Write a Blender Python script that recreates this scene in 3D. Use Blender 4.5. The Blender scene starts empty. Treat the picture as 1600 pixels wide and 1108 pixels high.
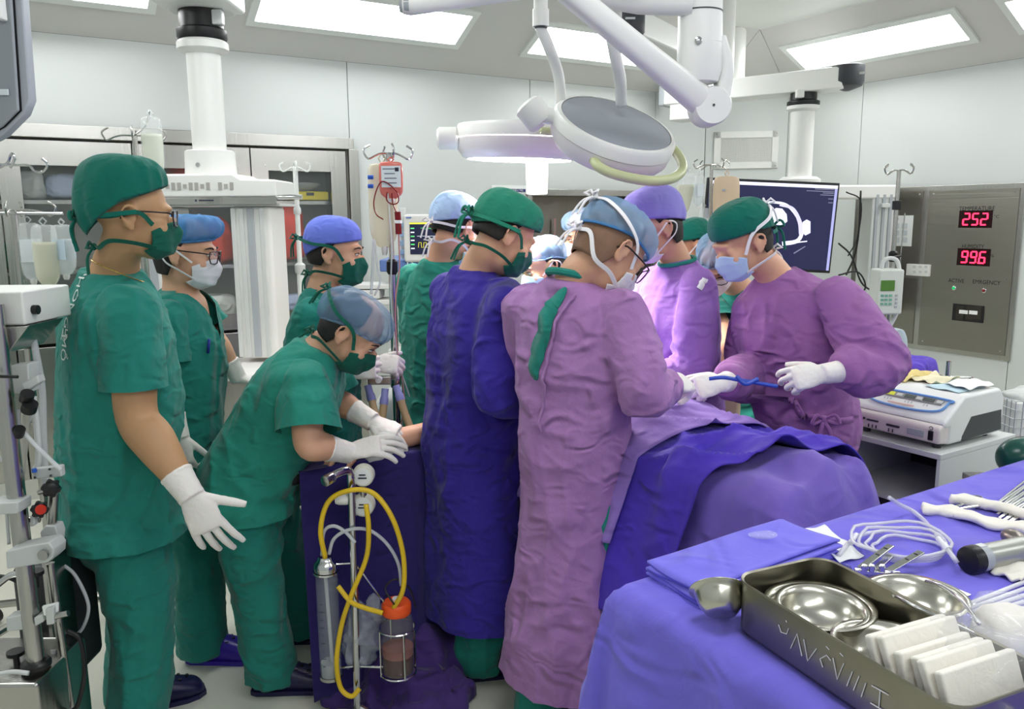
import bpy, bmesh, math, random
import numpy as np
from mathutils import Vector, Matrix
from mathutils.bvhtree import BVHTree
random.seed(7)
rng = np.random.RandomState(11)
SC = bpy.context.scene
COL = SC.collection
R = math.radians
V = Vector
# ---------------------------------------------------------------- camera, world, exposure
F_PX = 1275.0
CAMZ = 1.60
cam_d = bpy.data.cameras.new('camera'); cam = bpy.data.objects.new('camera', cam_d); COL.objects.link(cam)
cam_d.sensor_width = 36.0; cam_d.lens = 36.0 * F_PX / 1600.0; cam_d.clip_start = 0.05; cam_d.clip_end = 60
CAMR = Matrix.Rotation(R(90 - 9.6), 3, 'X') @ Matrix.Rotation(R(-0.42), 3, 'Z')
cam.matrix_world = Matrix.Translation((0, 0, CAMZ)) @ CAMR.to_4x4()
SC.camera = cam
wd = bpy.data.worlds.new('world'); SC.world = wd; wd.use_nodes = True
wd.node_tree.nodes['Background'].inputs[0].default_value = (0.8, 0.85, 0.85, 1)
wd.node_tree.nodes['Background'].inputs[1].default_value = 0.3
SC.view_settings.view_transform = 'Standard'; SC.view_settings.look = 'None'
SC.view_settings.gamma = 1.0; SC.view_settings.use_curve_mapping = False
SC.view_settings.exposure = 0.45
PANEL_EMIT = 11.0        # the fluorescent panels in the cove
OPLAMP_EMIT = 30.0       # the lit operating lamp
OPLAMP_WATT = 34.0
SC.cycles.max_bounces = 8; SC.cycles.diffuse_bounces = 5; SC.cycles.glossy_bounces = 4
SC.cycles.transmission_bounces = 6; SC.cycles.transparent_max_bounces = 12
SC.cycles.sample_clamp_indirect = 4.0
SC.cycles.caustics_reflective = False; SC.cycles.caustics_refractive = False

def ray(px, py):
    return CAMR @ V(((px - 800) / F_PX, -(py - 554) / F_PX, -1.0))
def at(px, py, Y):
    d = ray(px, py); return V((0, 0, CAMZ)) + d * (Y / d.y)
def atz(px, py, z):
    d = ray(px, py); return V((0, 0, CAMZ)) + d * ((z - CAMZ) / d.z)
def onplane(px, py, p, n):
    d = ray(px, py); o = V((0, 0, CAMZ)); return o + d * ((p - o).dot(n) / d.dot(n))
# room axes: B runs along the cabinet wall, A runs towards it
ANG = R(32)
B = V((math.cos(ANG), math.sin(ANG), 0)); A = V((-math.sin(ANG), math.cos(ANG), 0)); Z = V((0, 0, 1))
def ab(a, b, z=0): return A * a + B * b + Z * z

# ---------------------------------------------------------------- materials
def lin(c):
    return tuple((x / 12.92 if x <= 0.04045 else ((x + 0.055) / 1.055) ** 2.4) for x in [v / 255.0 for v in c])
MATS = {}
def mat(name, rgb, rough=0.5, metal=0.0, alpha=1.0, trans=0.0, emit=0.0, ecol=None, sss=0.0, spec=0.5, coat=0.0, bump=None, vary=None, ior=1.45):
    if name in MATS: return MATS[name]
    m = bpy.data.materials.new(name); m.use_nodes = True; nt = m.node_tree; b = nt.nodes['Principled BSDF']
    c = lin(rgb) + (1,)
    b.inputs['Base Color'].default_value = c
    b.inputs['Roughness'].default_value = rough; b.inputs['Metallic'].default_value = metal
    b.inputs['Alpha'].default_value = alpha; b.inputs['Transmission Weight'].default_value = trans
    b.inputs['Specular IOR Level'].default_value = spec; b.inputs['IOR'].default_value = ior
    if coat: b.inputs['Coat Weight'].default_value = coat
    if sss:
        b.inputs['Subsurface Weight'].default_value = sss; b.inputs['Subsurface Radius'].default_value = (0.012, 0.005, 0.003)
        b.inputs['Subsurface Scale'].default_value = 0.6
    if emit:
        b.inputs['Emission Color'].default_value = lin(ecol or rgb) + (1,); b.inputs['Emission Strength'].default_value = emit
    tc = nt.nodes.new('ShaderNodeTexCoord')
    if vary:      # (scale, strength, stretch) colour variation that belongs to the thing itself
        sc, st, sx = vary
        mp = nt.nodes.new('ShaderNodeMapping'); mp.inputs['Scale'].default_value = sx
        nz = nt.nodes.new('ShaderNodeTexNoise'); nz.inputs['Scale'].default_value = sc; nz.inputs['Detail'].default_value = 5
        rp = nt.nodes.new('ShaderNodeMapRange'); rp.inputs['To Min'].default_value = 1 - st; rp.inputs['To Max'].default_value = 1 + st
        hs = nt.nodes.new('ShaderNodeHueSaturation'); hs.inputs['Color'].default_value = c
        nt.links.new(tc.outputs['Object'], mp.inputs[0]); nt.links.new(mp.outputs[0], nz.inputs['Vector'])
        nt.links.new(nz.outputs['Fac'], rp.inputs['Value']); nt.links.new(rp.outputs[0], hs.inputs['Value'])
        nt.links.new(hs.outputs[0], b.inputs['Base Color'])
    if bump:      # list of (scale, strength distance, stretch)
        prev = None
        for sc, dist, sx in bump:
            mp = nt.nodes.new('ShaderNodeMapping'); mp.inputs['Scale'].default_value = sx
            nz = nt.nodes.new('ShaderNodeTexNoise'); nz.inputs['Scale'].default_value = sc; nz.inputs['Detail'].default_value = 3
            nz.inputs['Distortion'].default_value = 0.6
            bp = nt.nodes.new('ShaderNodeBump'); bp.inputs['Distance'].default_value = dist; bp.inputs['Strength'].default_value = 1.0
            nt.links.new(tc.outputs['Object'], mp.inputs[0]); nt.links.new(mp.outputs[0], nz.inputs['Vector'])
            nt.links.new(nz.outputs['Fac'], bp.inputs['Height'])
            if prev: nt.links.new(prev.outputs[0], bp.inputs['Normal'])
            prev = bp
        nt.links.new(prev.outputs[0], b.inputs['Normal'])
    MATS[name] = m
    return m
def cloth(name, rgb, rough=0.85, crease=0.012, sc=9):
    m = mat('cloth_' + name, rgb, rough, spec=0.2, vary=(7, 0.07, (1, 1, 1)))
    nt = m.node_tree; b = nt.nodes['Principled BSDF']; b.inputs['Sheen Weight'].default_value = 0.12; b.inputs['Sheen Roughness'].default_value = 0.5
    tc = nt.nodes.new('ShaderNodeTexCoord'); prev = None
    # long soft ridges, short sharp creases, weave
    for k, dist, sx, typ in ((sc * .75, crease * 3.2, (1, 1, .38), 'RIDGED_MULTIFRACTAL'), (sc * 1.9, crease * 1.2, (.7, .7, 1.1), 'RIDGED_MULTIFRACTAL'), (sc * 6, crease * .10, (1, 1, .8), 'FBM')):
        mp = nt.nodes.new('ShaderNodeMapping'); mp.inputs['Scale'].default_value = sx; mp.inputs['Rotation'].default_value = (.25, .2, .3)
        nz = nt.nodes.new('ShaderNodeTexNoise'); nz.noise_type = typ; nz.inputs['Scale'].default_value = k; nz.inputs['Detail'].default_value = 1.6
        nz.inputs['Distortion'].default_value = 0.9
        bp = nt.nodes.new('ShaderNodeBump'); bp.inputs['Distance'].default_value = dist; bp.inputs['Strength'].default_value = 1.0
        nt.links.new(tc.outputs['Object'], mp.inputs[0]); nt.links.new(mp.outputs[0], nz.inputs['Vector']); nt.links.new(nz.outputs['Fac'], bp.inputs['Height'])
        if prev: nt.links.new(prev.outputs[0], bp.inputs['Normal'])
        prev = bp
    nt.links.new(prev.outputs[0], b.inputs['Normal'])
    return m
WHITE = mat('white_paint', (226, 230, 226), 0.45)
PLASTIC = mat('white_plastic', (232, 232, 228), 0.32)
GREYPL = mat('grey_plastic', (168, 174, 178), 0.4)
LGREY = mat('pale_grey_plastic', (205, 208, 206), 0.4)
BLACK = mat('black_plastic', (22, 22, 24), 0.38)
DARK = mat('dark_grey', (58, 60, 64), 0.45)
STEEL = mat('brushed_steel', (184, 183, 178), 0.24, 1.0, bump=[(60, 0.0006, (1, 1, 0.03))])
CHROME = mat('chrome', (205, 206, 206), 0.12, 1.0)
STEELD = mat('worn_steel', (150, 148, 138), 0.3, 1.0, vary=(6, 0.18, (1, 1, 1)))
CLEAR = mat('clear_plastic', (240, 245, 245), 0.08, alpha=0.28, spec=0.6)
GLASSM = mat('cabinet_glass', (150, 160, 160), 0.03, alpha=0.10, spec=0.8)
TUBE = mat('clear_tube', (228, 232, 235), 0.12, alpha=0.5, spec=0.7)
GLOVE = mat('glove_latex', (236, 232, 226), 0.5, sss=0.15, bump=[(45, 0.002, (1, 1, 1))])
PAPER = mat('white_paper', (238, 240, 238), 0.7)
RED = mat('red_plastic', (200, 44, 26), 0.4)
SKIN = mat('skin', (206, 152, 118), 0.5, sss=0.12, vary=(14, 0.06, (1, 1, 1)), bump=[(90, 0.0006, (1, 1, 1))])
SKIN2 = mat('skin_fair', (216, 166, 136), 0.5, sss=0.12, vary=(14, 0.05, (1, 1, 1)), bump=[(90, 0.0006, (1, 1, 1))])
HAIR = mat('black_hair', (24, 20, 18), 0.55, bump=[(120, 0.002, (1, 1, 0.3))])
# ---------------------------------------------------------------- noise
def vnoise(p):
    p = np.asarray(p, dtype=np.float64); i = np.floor(p); f = p - i; u = f * f * (3 - 2 * f)
    def h(dx, dy, dz):
        q = i + np.array([dx, dy, dz]); s = np.sin(q[:, 0] * 127.1 + q[:, 1] * 311.7 + q[:, 2] * 74.7) * 43758.5453
        return s - np.floor(s)
    x, y, z = u[:, 0], u[:, 1], u[:, 2]
    a = h(0, 0, 0) * (1 - x) + h(1, 0, 0) * x; b = h(0, 1, 0) * (1 - x) + h(1, 1, 0) * x
    c = h(0, 0, 1) * (1 - x) + h(1, 0, 1) * x; d = h(0, 1, 1) * (1 - x) + h(1, 1, 1) * x
    return (a * (1 - y) + b * y) * (1 - z) + (c * (1 - y) + d * y) * z
def ridge(p): return 1 - np.abs(2 * vnoise(p) - 1)
# ---------------------------------------------------------------- mesh helpers
def newobj(name, verts, faces, m, parent=None, smooth=True):
    me = bpy.data.meshes.new(name); me.from_pydata([tuple(v) for v in verts], [], faces); me.update()
    if smooth: me.polygons.foreach_set('use_smooth', [True] * len(me.polygons))
    o = bpy.data.objects.new(name, me); COL.objects.link(o)
    if m: me.materials.append(m)
    if parent is not None: adopt(o, parent)
    return o
def adopt(o, parent):
    o.parent = parent
    o.matrix_parent_inverse = Matrix.Identity(4) if parent.matrix_basis == Matrix.Identity(4) else parent.matrix_basis.inverted()
def tag(o, label=None, cat=None, group=None, kind=None):
    if label: o['label'] = label
    if cat: o['category'] = cat
    if group: o['group'] = group
    if kind: o['kind'] = kind
    return o
def thing(name, label, cat, loc=(0, 0, 0), group=None):
    o = bpy.data.objects.new(name, None); COL.objects.link(o); o.empty_display_size = 0.05
    o.matrix_basis = Matrix.Translation(V(loc))
    return tag(o, label, cat, group)
class MB:
    """collects shapes, builds ONE mesh object"""
    def __init__(s): s.v = []; s.f = []
    def add(s, vs, fs):
        n = len(s.v); s.v += [V(v) for v in vs]; s.f += [tuple(i + n for i in f) for f in fs]; return s
    def hexa(s, c):   # 8 corners: bottom 4 ccw, top 4 ccw
        return s.add(c, [(3, 2, 1, 0), (4, 5, 6, 7), (0, 1, 5, 4), (1, 2, 6, 5), (2, 3, 7, 6), (3, 0, 4, 7)])
    def box(s, c, sx, sy, sz, M=None):   # centre, full sizes, 3x3 axes
        c = V(c); M = M or Matrix.Identity(3)
        q = [(-1, -1, -1), (1, -1, -1), (1, 1, -1), (-1, 1, -1), (-1, -1, 1), (1, -1, 1), (1, 1, 1), (-1, 1, 1)]
        return s.hexa([c + M @ V((a * sx / 2, b * sy / 2, d * sz / 2)) for a, b, d in q])
    def tube(s, pts, r, n=10, closed=False, cap=True, flat=None):
        pts = [V(p) for p in pts]
        if not isinstance(r, (list, tuple)): r = [r] * len(pts)
        vs, fs = tube_geo(pts, r, n, closed, cap); return s.add(vs, fs)
    def lathe(s, c, prof, axis=Z, n=24, cap=True):   # prof: list of (radius, height along axis)
        c = V(c); ax = V(axis).normalized(); t = ax.orthogonal().normalized(); b = ax.cross(t)
        vs = []; fs = []
        for rr, h in prof:
            for k in range(n):
                a = 2 * math.pi * k / n; vs.append(c + ax * h + (t * math.cos(a) + b * math.sin(a)) * rr)
        for i in range(len(prof) - 1):
            for k in range(n):
                k2 = (k + 1) % n; fs.append((i * n + k, i * n + k2, (i + 1) * n + k2, (i + 1) * n + k))
        if cap: fs.append(tuple(range(n - 1, -1, -1))); m0 = (len(prof) - 1) * n; fs.append(tuple(range(m0, m0 + n)))
        return s.add(vs, fs)
    def prism(s, poly, d):   # planar polygon (list of points), extruded by vector d
        poly = [V(p) for p in poly]; d = V(d); n = len(poly); vs = poly + [p + d for p in poly]
        fs = [tuple(range(n - 1, -1, -1)), tuple(range(n, 2 * n))] + [(i, (i + 1) % n, n + (i + 1) % n, n + i) for i in range(n)]
        return s.add(vs, fs)
    def build(s, name, m, parent=None, smooth=False, bevel=0, seg=2, auto=True, fixn=True):
        o = newobj(name, s.v, s.f, m, parent, smooth)
        if fixn:
            bm = bmesh.new(); bm.from_mesh(o.data); bmesh.ops.recalc_face_normals(bm, faces=bm.faces); bm.to_mesh(o.data); bm.free()
        if smooth and auto:
            o.data.set_sharp_from_angle(angle=R(40))
        if bevel:
            md = o.modifiers.new('bevel', 'BEVEL'); md.width = bevel; md.segments = seg; md.limit_method = 'ANGLE'; md.angle_limit = R(40)
            o.data.polygons.foreach_set('use_smooth', [True] * len(o.data.polygons)); md.harden_normals = True
        return o
def tube_geo(pts, r, n=10, closed=False, cap=True):
    N = len(pts); vs = []; fs = []
    def tan(i):
        if closed: return (pts[(i + 1) % N] - pts[i - 1]).normalized()
        return (pts[min(i + 1, N - 1)] - pts[max(i - 1, 0)]).normalized()
    t0 = tan(0); u = t0.orthogonal().normalized()
    for i in range(N):
        t = tan(i); u = (u - t * u.dot(t)); u = u.normalized() if u.length > 1e-6 else t.orthogonal().normalized(); w = t.cross(u)
        for k in range(n):
            a = 2 * math.pi * k / n; vs.append(pts[i] + (u * math.cos(a) + w * math.sin(a)) * r[i])
    for i in range(N if closed else N - 1):
        j = (i + 1) % N
        for k in range(n):
            k2 = (k + 1) % n; fs.append((i * n + k, i * n + k2, j * n + k2, j * n + k))
    if cap and not closed: fs.append(tuple(range(n - 1, -1, -1))); fs.append(tuple(range((N - 1) * n, N * n)))
    return vs, fs
def spline(P, n):
    """Catmull-Rom through the points (any number of floats each), n samples"""
    P = np.array([list(p) for p in P], float); m = len(P)
    if m == 2: t = np.linspace(0, 1, n)[:, None]; return P[0] * (1 - t) + P[1] * t
    Q = np.vstack([2 * P[0] - P[1], P, 2 * P[-1] - P[-2]]); out = []
    for s in np.linspace(0, m - 1 - 1e-9, n):
        i = int(s); f = s - i; a, b, c, d = Q[i], Q[i + 1], Q[i + 2], Q[i + 3]
        out.append(0.5 * (2 * b + (c - a) * f + (2 * a - 5 * b + 4 * c - d) * f * f + (3 * b - a - 3 * c + d) * f ** 3))
    return np.array(out)
def spl(P, n): return [V(p) for p in spline(P, n)]
def pipe(name, pts, r, m, parent=None, n=8, samples=None, closed=False):
    if samples: pts = spl(pts, samples)
    return MB().tube(pts, r, n, closed).build(name, m, parent, smooth=True, auto=False)
def ribbon(name, pts, width, normals_from, m, parent, thick=0.0018, samples=24):
    """flat band along pts; its flat side faces away from the point (or list) normals_from"""
    pts = spl(pts, samples); mb = MB(); vs = []; N = len(pts)
    for i, p in enumerate(pts):
        t = (pts[min(i + 1, N - 1)] - pts[max(i - 1, 0)]).normalized(); n = (p - V(normals_from)); n = (n - t * n.dot(t)).normalized(); w = t.cross(n)
        vs += [p - w * width / 2, p + w * width / 2, p + w * width / 2 + n * thick, p - w * width / 2 + n * thick]
    fs = [(3, 2, 1, 0), (4 * N - 4, 4 * N - 3, 4 * N - 2, 4 * N - 1)]
    for i in range(N - 1):
        for k in range(4): fs.append((4 * i + k, 4 * i + (k + 1) % 4, 4 * i + 4 + (k + 1) % 4, 4 * i + 4 + k))
    return mb.add(vs, fs).build(name, m, parent, smooth=True)
def loft_geo(secs, nu=32, nv=40, power=2.0):
    """secs: (centre, X axis vec, Y axis vec); superelliptic sections interpolated smoothly; closed ends"""
    S = spline([list(c) + list(x) + list(y) for c, x, y in secs], nv); vs = []; fs = []
    th = np.linspace(0, 2 * math.pi, nu, endpoint=False); ct, st = np.cos(th), np.sin(th); e = 2.0 / power
    ca = np.sign(ct) * np.abs(ct) ** e; sa = np.sign(st) * np.abs(st) ** e
    for s in S:
        ring = s[0:3] + np.outer(ca, s[3:6]) + np.outer(sa, s[6:9]); vs += ring.tolist()
    for i in range(nv - 1):
        for k in range(nu): k2 = (k + 1) % nu; fs.append((i * nu + k, i * nu + k2, (i + 1) * nu + k2, (i + 1) * nu + k))
    fs.append(tuple(range(nu - 1, -1, -1))); fs.append(tuple(range((nv - 1) * nu, nv * nu)))
    return vs, fs
def limb_geo(pts, rad, nu=20, nv=24):
    P = spline([list(p) + [r] for p, r in zip(pts, rad)], nv); return tube_geo([V(p[:3]) for p in P], [float(p[3]) for p in P], nu)
def ell_geo(c, rx, ry, rz, M=None, nu=20, nv=12):
    M = M or Matrix.Identity(3); c = V(c); vs = [c + M @ V((0, 0, -rz))]; fs = []
    for i in range(1, nv):
        e = -math.pi / 2 + math.pi * i / nv
        for k in range(nu):
            a = 2 * math.pi * k / nu; vs.append(c + M @ V((rx * math.cos(e) * math.cos(a), ry * math.cos(e) * math.sin(a), rz * math.sin(e))))
    vs.append(c + M @ V((0, 0, rz))); t = len(vs) - 1
    for k in range(nu):
        k2 = (k + 1) % nu; fs.append((0, 1 + k2, 1 + k)); fs.append((t, t - nu + k, t - nu + k2))
        for i in range(nv - 2): fs.append((1 + i * nu + k, 1 + i * nu + k2, 1 + (i + 1) * nu + k2, 1 + (i + 1) * nu + k))
    return vs, fs
def fuse(name, geos, voxel, smooth, m, parent=None, disp=None, post=0):
    """one continuous surface grown over overlapping closed shapes, then smoothed and pushed into folds"""
    vs = []; fs = []
    for gv, gf in geos:
        n = len(vs); vs += [tuple(v) for v in gv]; fs += [tuple(i + n for i in f) for f in gf]
    me = bpy.data.meshes.new('tmp'); me.from_pydata(vs, [], fs); me.update()
    bm = bmesh.new(); bm.from_mesh(me); bmesh.ops.recalc_face_normals(bm, faces=bm.faces); bm.to_mesh(me); bm.free()
    o = bpy.data.objects.new('tmp', me); COL.objects.link(o)
    md = o.modifiers.new('r', 'REMESH'); md.mode = 'VOXEL'; md.voxel_size = voxel; md.use_smooth_shade = True
    if smooth: sm = o.modifiers.new('s', 'SMOOTH'); sm.factor = 0.5; sm.iterations = smooth
    dg = bpy.context.evaluated_depsgraph_get(); ev = o.evaluated_get(dg); nm = bpy.data.meshes.new_from_object(ev)
    bpy.data.objects.remove(o); bpy.data.meshes.remove(me)
    nm.name = name; nm.materials.clear(); nm.materials.append(m)
    if disp is not None:
        k = len(nm.vertices); co = np.empty(k * 3); no = np.empty(k * 3)
        nm.vertices.foreach_get('co', co); nm.vertices.foreach_get('normal', no); co = co.reshape(-1, 3); no = no.reshape(-1, 3)
        d = disp(co, no); co = co + (no * d[:, None] if d.ndim == 1 else d); nm.vertices.foreach_set('co', co.ravel()); nm.update()
    nm.polygons.foreach_set('use_smooth', [True] * len(nm.polygons))
    ob = bpy.data.objects.new(name, nm); COL.objects.link(ob)
    if parent is not None: adopt(ob, parent)
    return ob
_bf = []
def text_geo(s, size):
    """filled outline of a line of lettering in its own XY plane, as verts and faces"""
    c = bpy.data.curves.new('t', 'FONT'); c.body = s; c.size = size; c.align_x = 'CENTER'; c.align_y = 'CENTER'; c.resolution_u = 3
    o = bpy.data.objects.new('t', c); COL.objects.link(o); dg = bpy.context.evaluated_depsgraph_get(); dg.update()
    me = bpy.data.meshes.new_from_object(o.evaluated_get(dg)); vs = [v.co.copy() for v in me.vertices]; fs = [tuple(p.vertices) for p in me.polygons]
    bpy.data.objects.remove(o); bpy.data.curves.remove(c); bpy.data.meshes.remove(me)
    return vs, fs
def lettering(name, s, size, c, ux, uy, m, parent, width=None):
    vs, fs = text_geo(s, size); c = V(c); k = 1.0
    if width and vs: k = width / (max(v.x for v in vs) - min(v.x for v in vs))
    return newobj(name, [c + ux * v.x * k + uy * v.y for v in vs], fs, m, parent, False)
# ================================================================ ROOM
AW, BW, A0, B0, WT, HI, INS = 5.32, 5.87, -1.4, -1.4, 2.61, 3.0, 0.75
WALL = mat('wall_panel', (206, 210, 208), 0.38, vary=(1.3, 0.015, (1, 1, 1)))
COVEM = mat('cove_panel', (206, 205, 201), 0.5)
SEAM = mat('wall_seam', (150, 156, 152), 0.7)
FLOORM = mat('vinyl_floor', (212, 212, 198), 0.28, vary=(2.5, 0.05, (1, 1, 1)))
LAMPM = mat('light_diffuser', (250, 252, 250), 0.5, emit=PANEL_EMIT, ecol=(250, 252, 253))
def struct(o): o['kind'] = 'structure'; return o
def axes(x, y, z): return Matrix((x, y, z)).transposed()
struct(MB().prism([ab(A0 - .3, B0 - .3, -.1), ab(A0 - .3, BW + .3, -.1), ab(AW + .9, BW + .3, -.1), ab(AW + .9, B0 - .3, -.1)], (0, 0, .1)).build('floor', FLOORM))
ML = axes(B, A, Z)           # box axes along the cabinet wall: x=B, y=A, z=up
MR = axes(A, B, Z)
def wall_along(name, rects, axis):
    """rects: (u0,u1,z0,z1) panels; axis 'a' = cabinet wall, 'b' = display wall"""
    root = MB()
    for u0, u1, z0, z1 in rects:
        c = ((u0 + u1) / 2, (z0 + z1) / 2)
        if axis == 'a': root.box(ab(AW + .055, c[0], c[1]), u1 - u0, .09, z1 - z0, ML)
        else: root.box(ab(c[0], BW + .055, c[1]), u1 - u0, .09, z1 - z0, MR)
    w = struct(root.build(name, SEAM))
    for u0, u1, z0, z1 in rects:
        c = ((u0 + u1) / 2, (z0 + z1) / 2); g = .005
        if axis == 'a': m = MB().box(ab(AW + .005, c[0], c[1]), u1 - u0 - g, .01, z1 - z0 - g, ML)
        else: m = MB().box(ab(c[0], BW + .005, c[1]), u1 - u0 - g, .01, z1 - z0 - g, MR)
        m.build('panel', WALL, w, bevel=.0015, seg=1)
    return w
# cabinet wall: cabinet recess b<2.06 below 2.1, steel hatch recess b 3.52..4.75, z .85..1.77
wall_along('wall_back', [(B0, -.2, 2.1, WT), (-.2, 2.06, 2.1, WT), (2.06, 3.5, 0, WT), (3.5, 4.75, 1.77, WT), (3.5, 4.75, 0, .85), (4.75, 5.33, 0, WT)], 'a')
wall_along('wall_right', [(4.17, 4.88, 0, WT), (2.9, 4.17, 0, WT), (1.6, 2.9, 0, WT), (A0, 1.6, 0, WT)], 'b')
CN0, CN1 = ab(AW, 5.33), ab(4.88, BW); cd = (CN1 - CN0).normalized(); cn = V((-cd.y, cd.x, 0)); MC = axes(cd, cn, Z); cl = (CN1 - CN0).length
w = struct(MB().box((CN0 + CN1) / 2 + cn * .055 + Z * WT / 2, cl, .09, WT, MC).build('wall_corner', SEAM))
MB().box((CN0 + CN1) / 2 + cn * .005 + Z * WT / 2, cl - .006, .01, WT - .005, MC).build('panel', WALL, w, bevel=.0015, seg=1)
struct(MB().box(ab((A0 + AW) / 2, B0 - .05, WT / 2), .1, AW - A0, WT, ML).build('wall_left', WALL))
struct(MB().box(ab(A0 - .05, (B0 + BW) / 2, WT / 2), BW - B0, .1, WT, ML).build('wall_front', WALL))
# sloped cove: four sides and the corner piece, then the flat ceiling
i00, i01, i11, i10 = ab(A0 + INS, B0 + INS, HI), ab(A0 + INS, BW - INS, HI), ab(AW - INS, BW - INS, HI), ab(AW - INS, B0 + INS, HI)
o00, o01, o10 = ab(A0, B0, WT), ab(A0, BW, WT), ab(AW, B0, WT); c0, c1 = ab(AW, 5.33, WT), ab(4.88, BW, WT)
for poly in ([o10, c0, i11, i10], [c0, c1, i11], [c1, o01, i01, i11], [o01, o00, i00, i01], [o00, o10, i10, i00]):
    n = (poly[1] - poly[0]).cross(poly[2] - poly[0]).normalized()
    if n.z < 0: n = -n
    ctr = sum(poly, V()) / len(poly); poly = [p + (ctr - p).normalized() * .003 for p in poly]
    struct(MB().prism(poly, n * .04).build('ceiling_cove', COVEM))
struct(MB().prism([i00, i01, i11, i10], (0, 0, .05)).build('ceiling', mat('ceiling_paint', (222, 224, 218), 0.6)))
# cove light panels
def cove_light(side, u0, u1, label):
    s = V((0, 0, HI - WT))
    if side == 'a': X, down = B, (A * INS - Z * (HI - WT)).normalized(); edge = lambda u: ab(AW, u, WT)
    elif side == 'b': X, down = A, (B * INS - Z * (HI - WT)).normalized(); edge = lambda u: ab(u, BW, WT)
    elif side == 'a0': X, down = B, (-A * INS - Z * (HI - WT)).normalized(); edge = lambda u: ab(A0, u, WT)
    else: X, down = A, (-B * INS - Z * (HI - WT)).normalized(); edge = lambda u: ab(u, B0, WT)
    nn = X.cross(down).normalized(); nn = -nn if nn.z > 0 else nn          # faces into the room
    M = axes(X, down, nn); c = edge((u0 + u1) / 2) - down * .44; w, d = u1 - u0, .28
    t = thing('ceiling_light', label, 'ceiling light', c, 'fluorescent light panels in the sloped cove')
    f = MB()
    for sx, sy, cx, cy in ((w + .09, .045, 0, d / 2 + .0225), (w + .09, .045, 0, -d / 2 - .0225), (.045, d, w / 2 + .0225, 0), (.045, d, -w / 2 - .0225, 0)):
        f.box(c + M @ V((cx, cy, .006)), sx, sy, .02, M)
    f.build('frame', WHITE, t); MB().box(c + nn * .002, w, d, .008, M).build('diffuser', LAMPM, t)
for (sd, u0, u1, lb) in [('a', 1.40, 2.72, 'bright recessed light panel in the cove above the steel cabinet'),
                         ('a', 3.30, 4.66, 'bright recessed light panel behind the operating lamp arms'),
                         ('a', -.5, .82, 'light panel of the cove whose corner shows above the pendant arm'),
                         ('b', 3.20, 4.50, 'long bright light panel above the temperature display wall'),
                         ('b', 1.56, 2.86, 'light panel cut off by the upper right corner of the photo'),
                         ('b', -.1, 1.2, 'light panel of the right cove beside the camera'),
                         ('a0', .2, 1.5, 'first light panel of the cove behind the camera'), ('a0', 2.9, 4.2, 'second light panel of the cove behind the camera'),
                         ('a0', -.9, -.1, 'short light panel of the cove behind the camera'), ('b0', 2.6, 3.9, 'light panel of the left cove')]:  # the short panel is an unseen addition that brightens the cabinet wall
    cove_light(sd, u0, u1, lb)
# flat ceiling fittings added out of view as extra light for the room
for k, (a, b) in enumerate([(1.1, 1.0), (1.1, 3.4), (3.3, 1.0)]):
    c = ab(a, b, HI - .012)
    t = thing('ceiling_light', ['square ceiling light over the camera', 'square ceiling light over the instrument table', 'square ceiling light over the left side'][k], 'ceiling light', c, 'flat ceiling lights')
    MB().box(c, .66, .66, .02, ML).build('frame', WHITE, t); MB().box(c - Z * .008, .58, .58, .012, ML).build('diffuser', LAMPM, t)
# ================================================================ PEOPLE
EYEW = mat('eye_white', (225, 220, 212), 0.3); IRIS = mat('eye_dark', (30, 20, 16), 0.2); FRAMEM = mat('spectacle_frame', (30, 22, 24), 0.3)
LENS = mat('spectacle_lens', (225, 235, 245), 0.03, alpha=0.2, spec=0.9)
MASKW = mat('mask_white', (226, 224, 228), 0.8, bump=[(30, .002, (1, 1, 1))]); MASKB = mat('mask_blue', (176, 200, 232), 0.8, bump=[(30, .002, (1, 1, 1))])
STRAP = mat('strap_white', (232, 230, 232), 0.8)
def bouffant_mat(name, rgb, alpha):
    """thin crinkled non-woven film: pale along the creases, clearer between them"""
    m = mat('bouffant_' + name, rgb, 0.7, alpha=alpha); nt = m.node_tree; b = nt.nodes['Principled BSDF']
    tc = nt.nodes.new('ShaderNodeTexCoord'); mp = nt.nodes.new('ShaderNodeMapping'); mp.inputs['Scale'].default_value = (1, 1, .45)
    nz = nt.nodes.new('ShaderNodeTexNoise'); nz.noise_type = 'RIDGED_MULTIFRACTAL'; nz.inputs['Scale'].default_value = 16; nz.inputs['Detail'].default_value = 2.5; nz.inputs['Distortion'].default_value = .8
    nt.links.new(tc.outputs['Object'], mp.inputs[0]); nt.links.new(mp.outputs[0], nz.inputs['Vector'])
    bp = nt.nodes.new('ShaderNodeBump'); bp.inputs['Distance'].default_value = .016; nt.links.new(nz.outputs['Fac'], bp.inputs['Height']); nt.links.new(bp.outputs[0], b.inputs['Normal'])
    rp = nt.nodes.new('ShaderNodeValToRGB'); c = lin(rgb); rp.color_ramp.elements[0].position = .35; rp.color_ramp.elements[1].position = .95
    rp.color_ramp.elements[0].color = tuple(v * .75 for v in c) + (1,); rp.color_ramp.elements[1].color = tuple(v + (1 - v) * .55 for v in c) + (1,)
    nt.links.new(nz.outputs['Fac'], rp.inputs[0]); nt.links.new(rp.outputs[0], b.inputs['Base Color'])
    al = nt.nodes.new('ShaderNodeMapRange'); al.inputs['From Min'].default_value = .3; al.inputs['From Max'].default_value = 1.0; al.inputs['To Min'].default_value = alpha - .18; al.inputs['To Max'].default_value = min(1, alpha + .25)
    nt.links.new(nz.outputs['Fac'], al.inputs['Value']); nt.links.new(al.outputs[0], b.inputs['Alpha'])
    return m
def face_dir(yaw): return V((math.cos(R(yaw)), math.sin(R(yaw)), 0))
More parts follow.
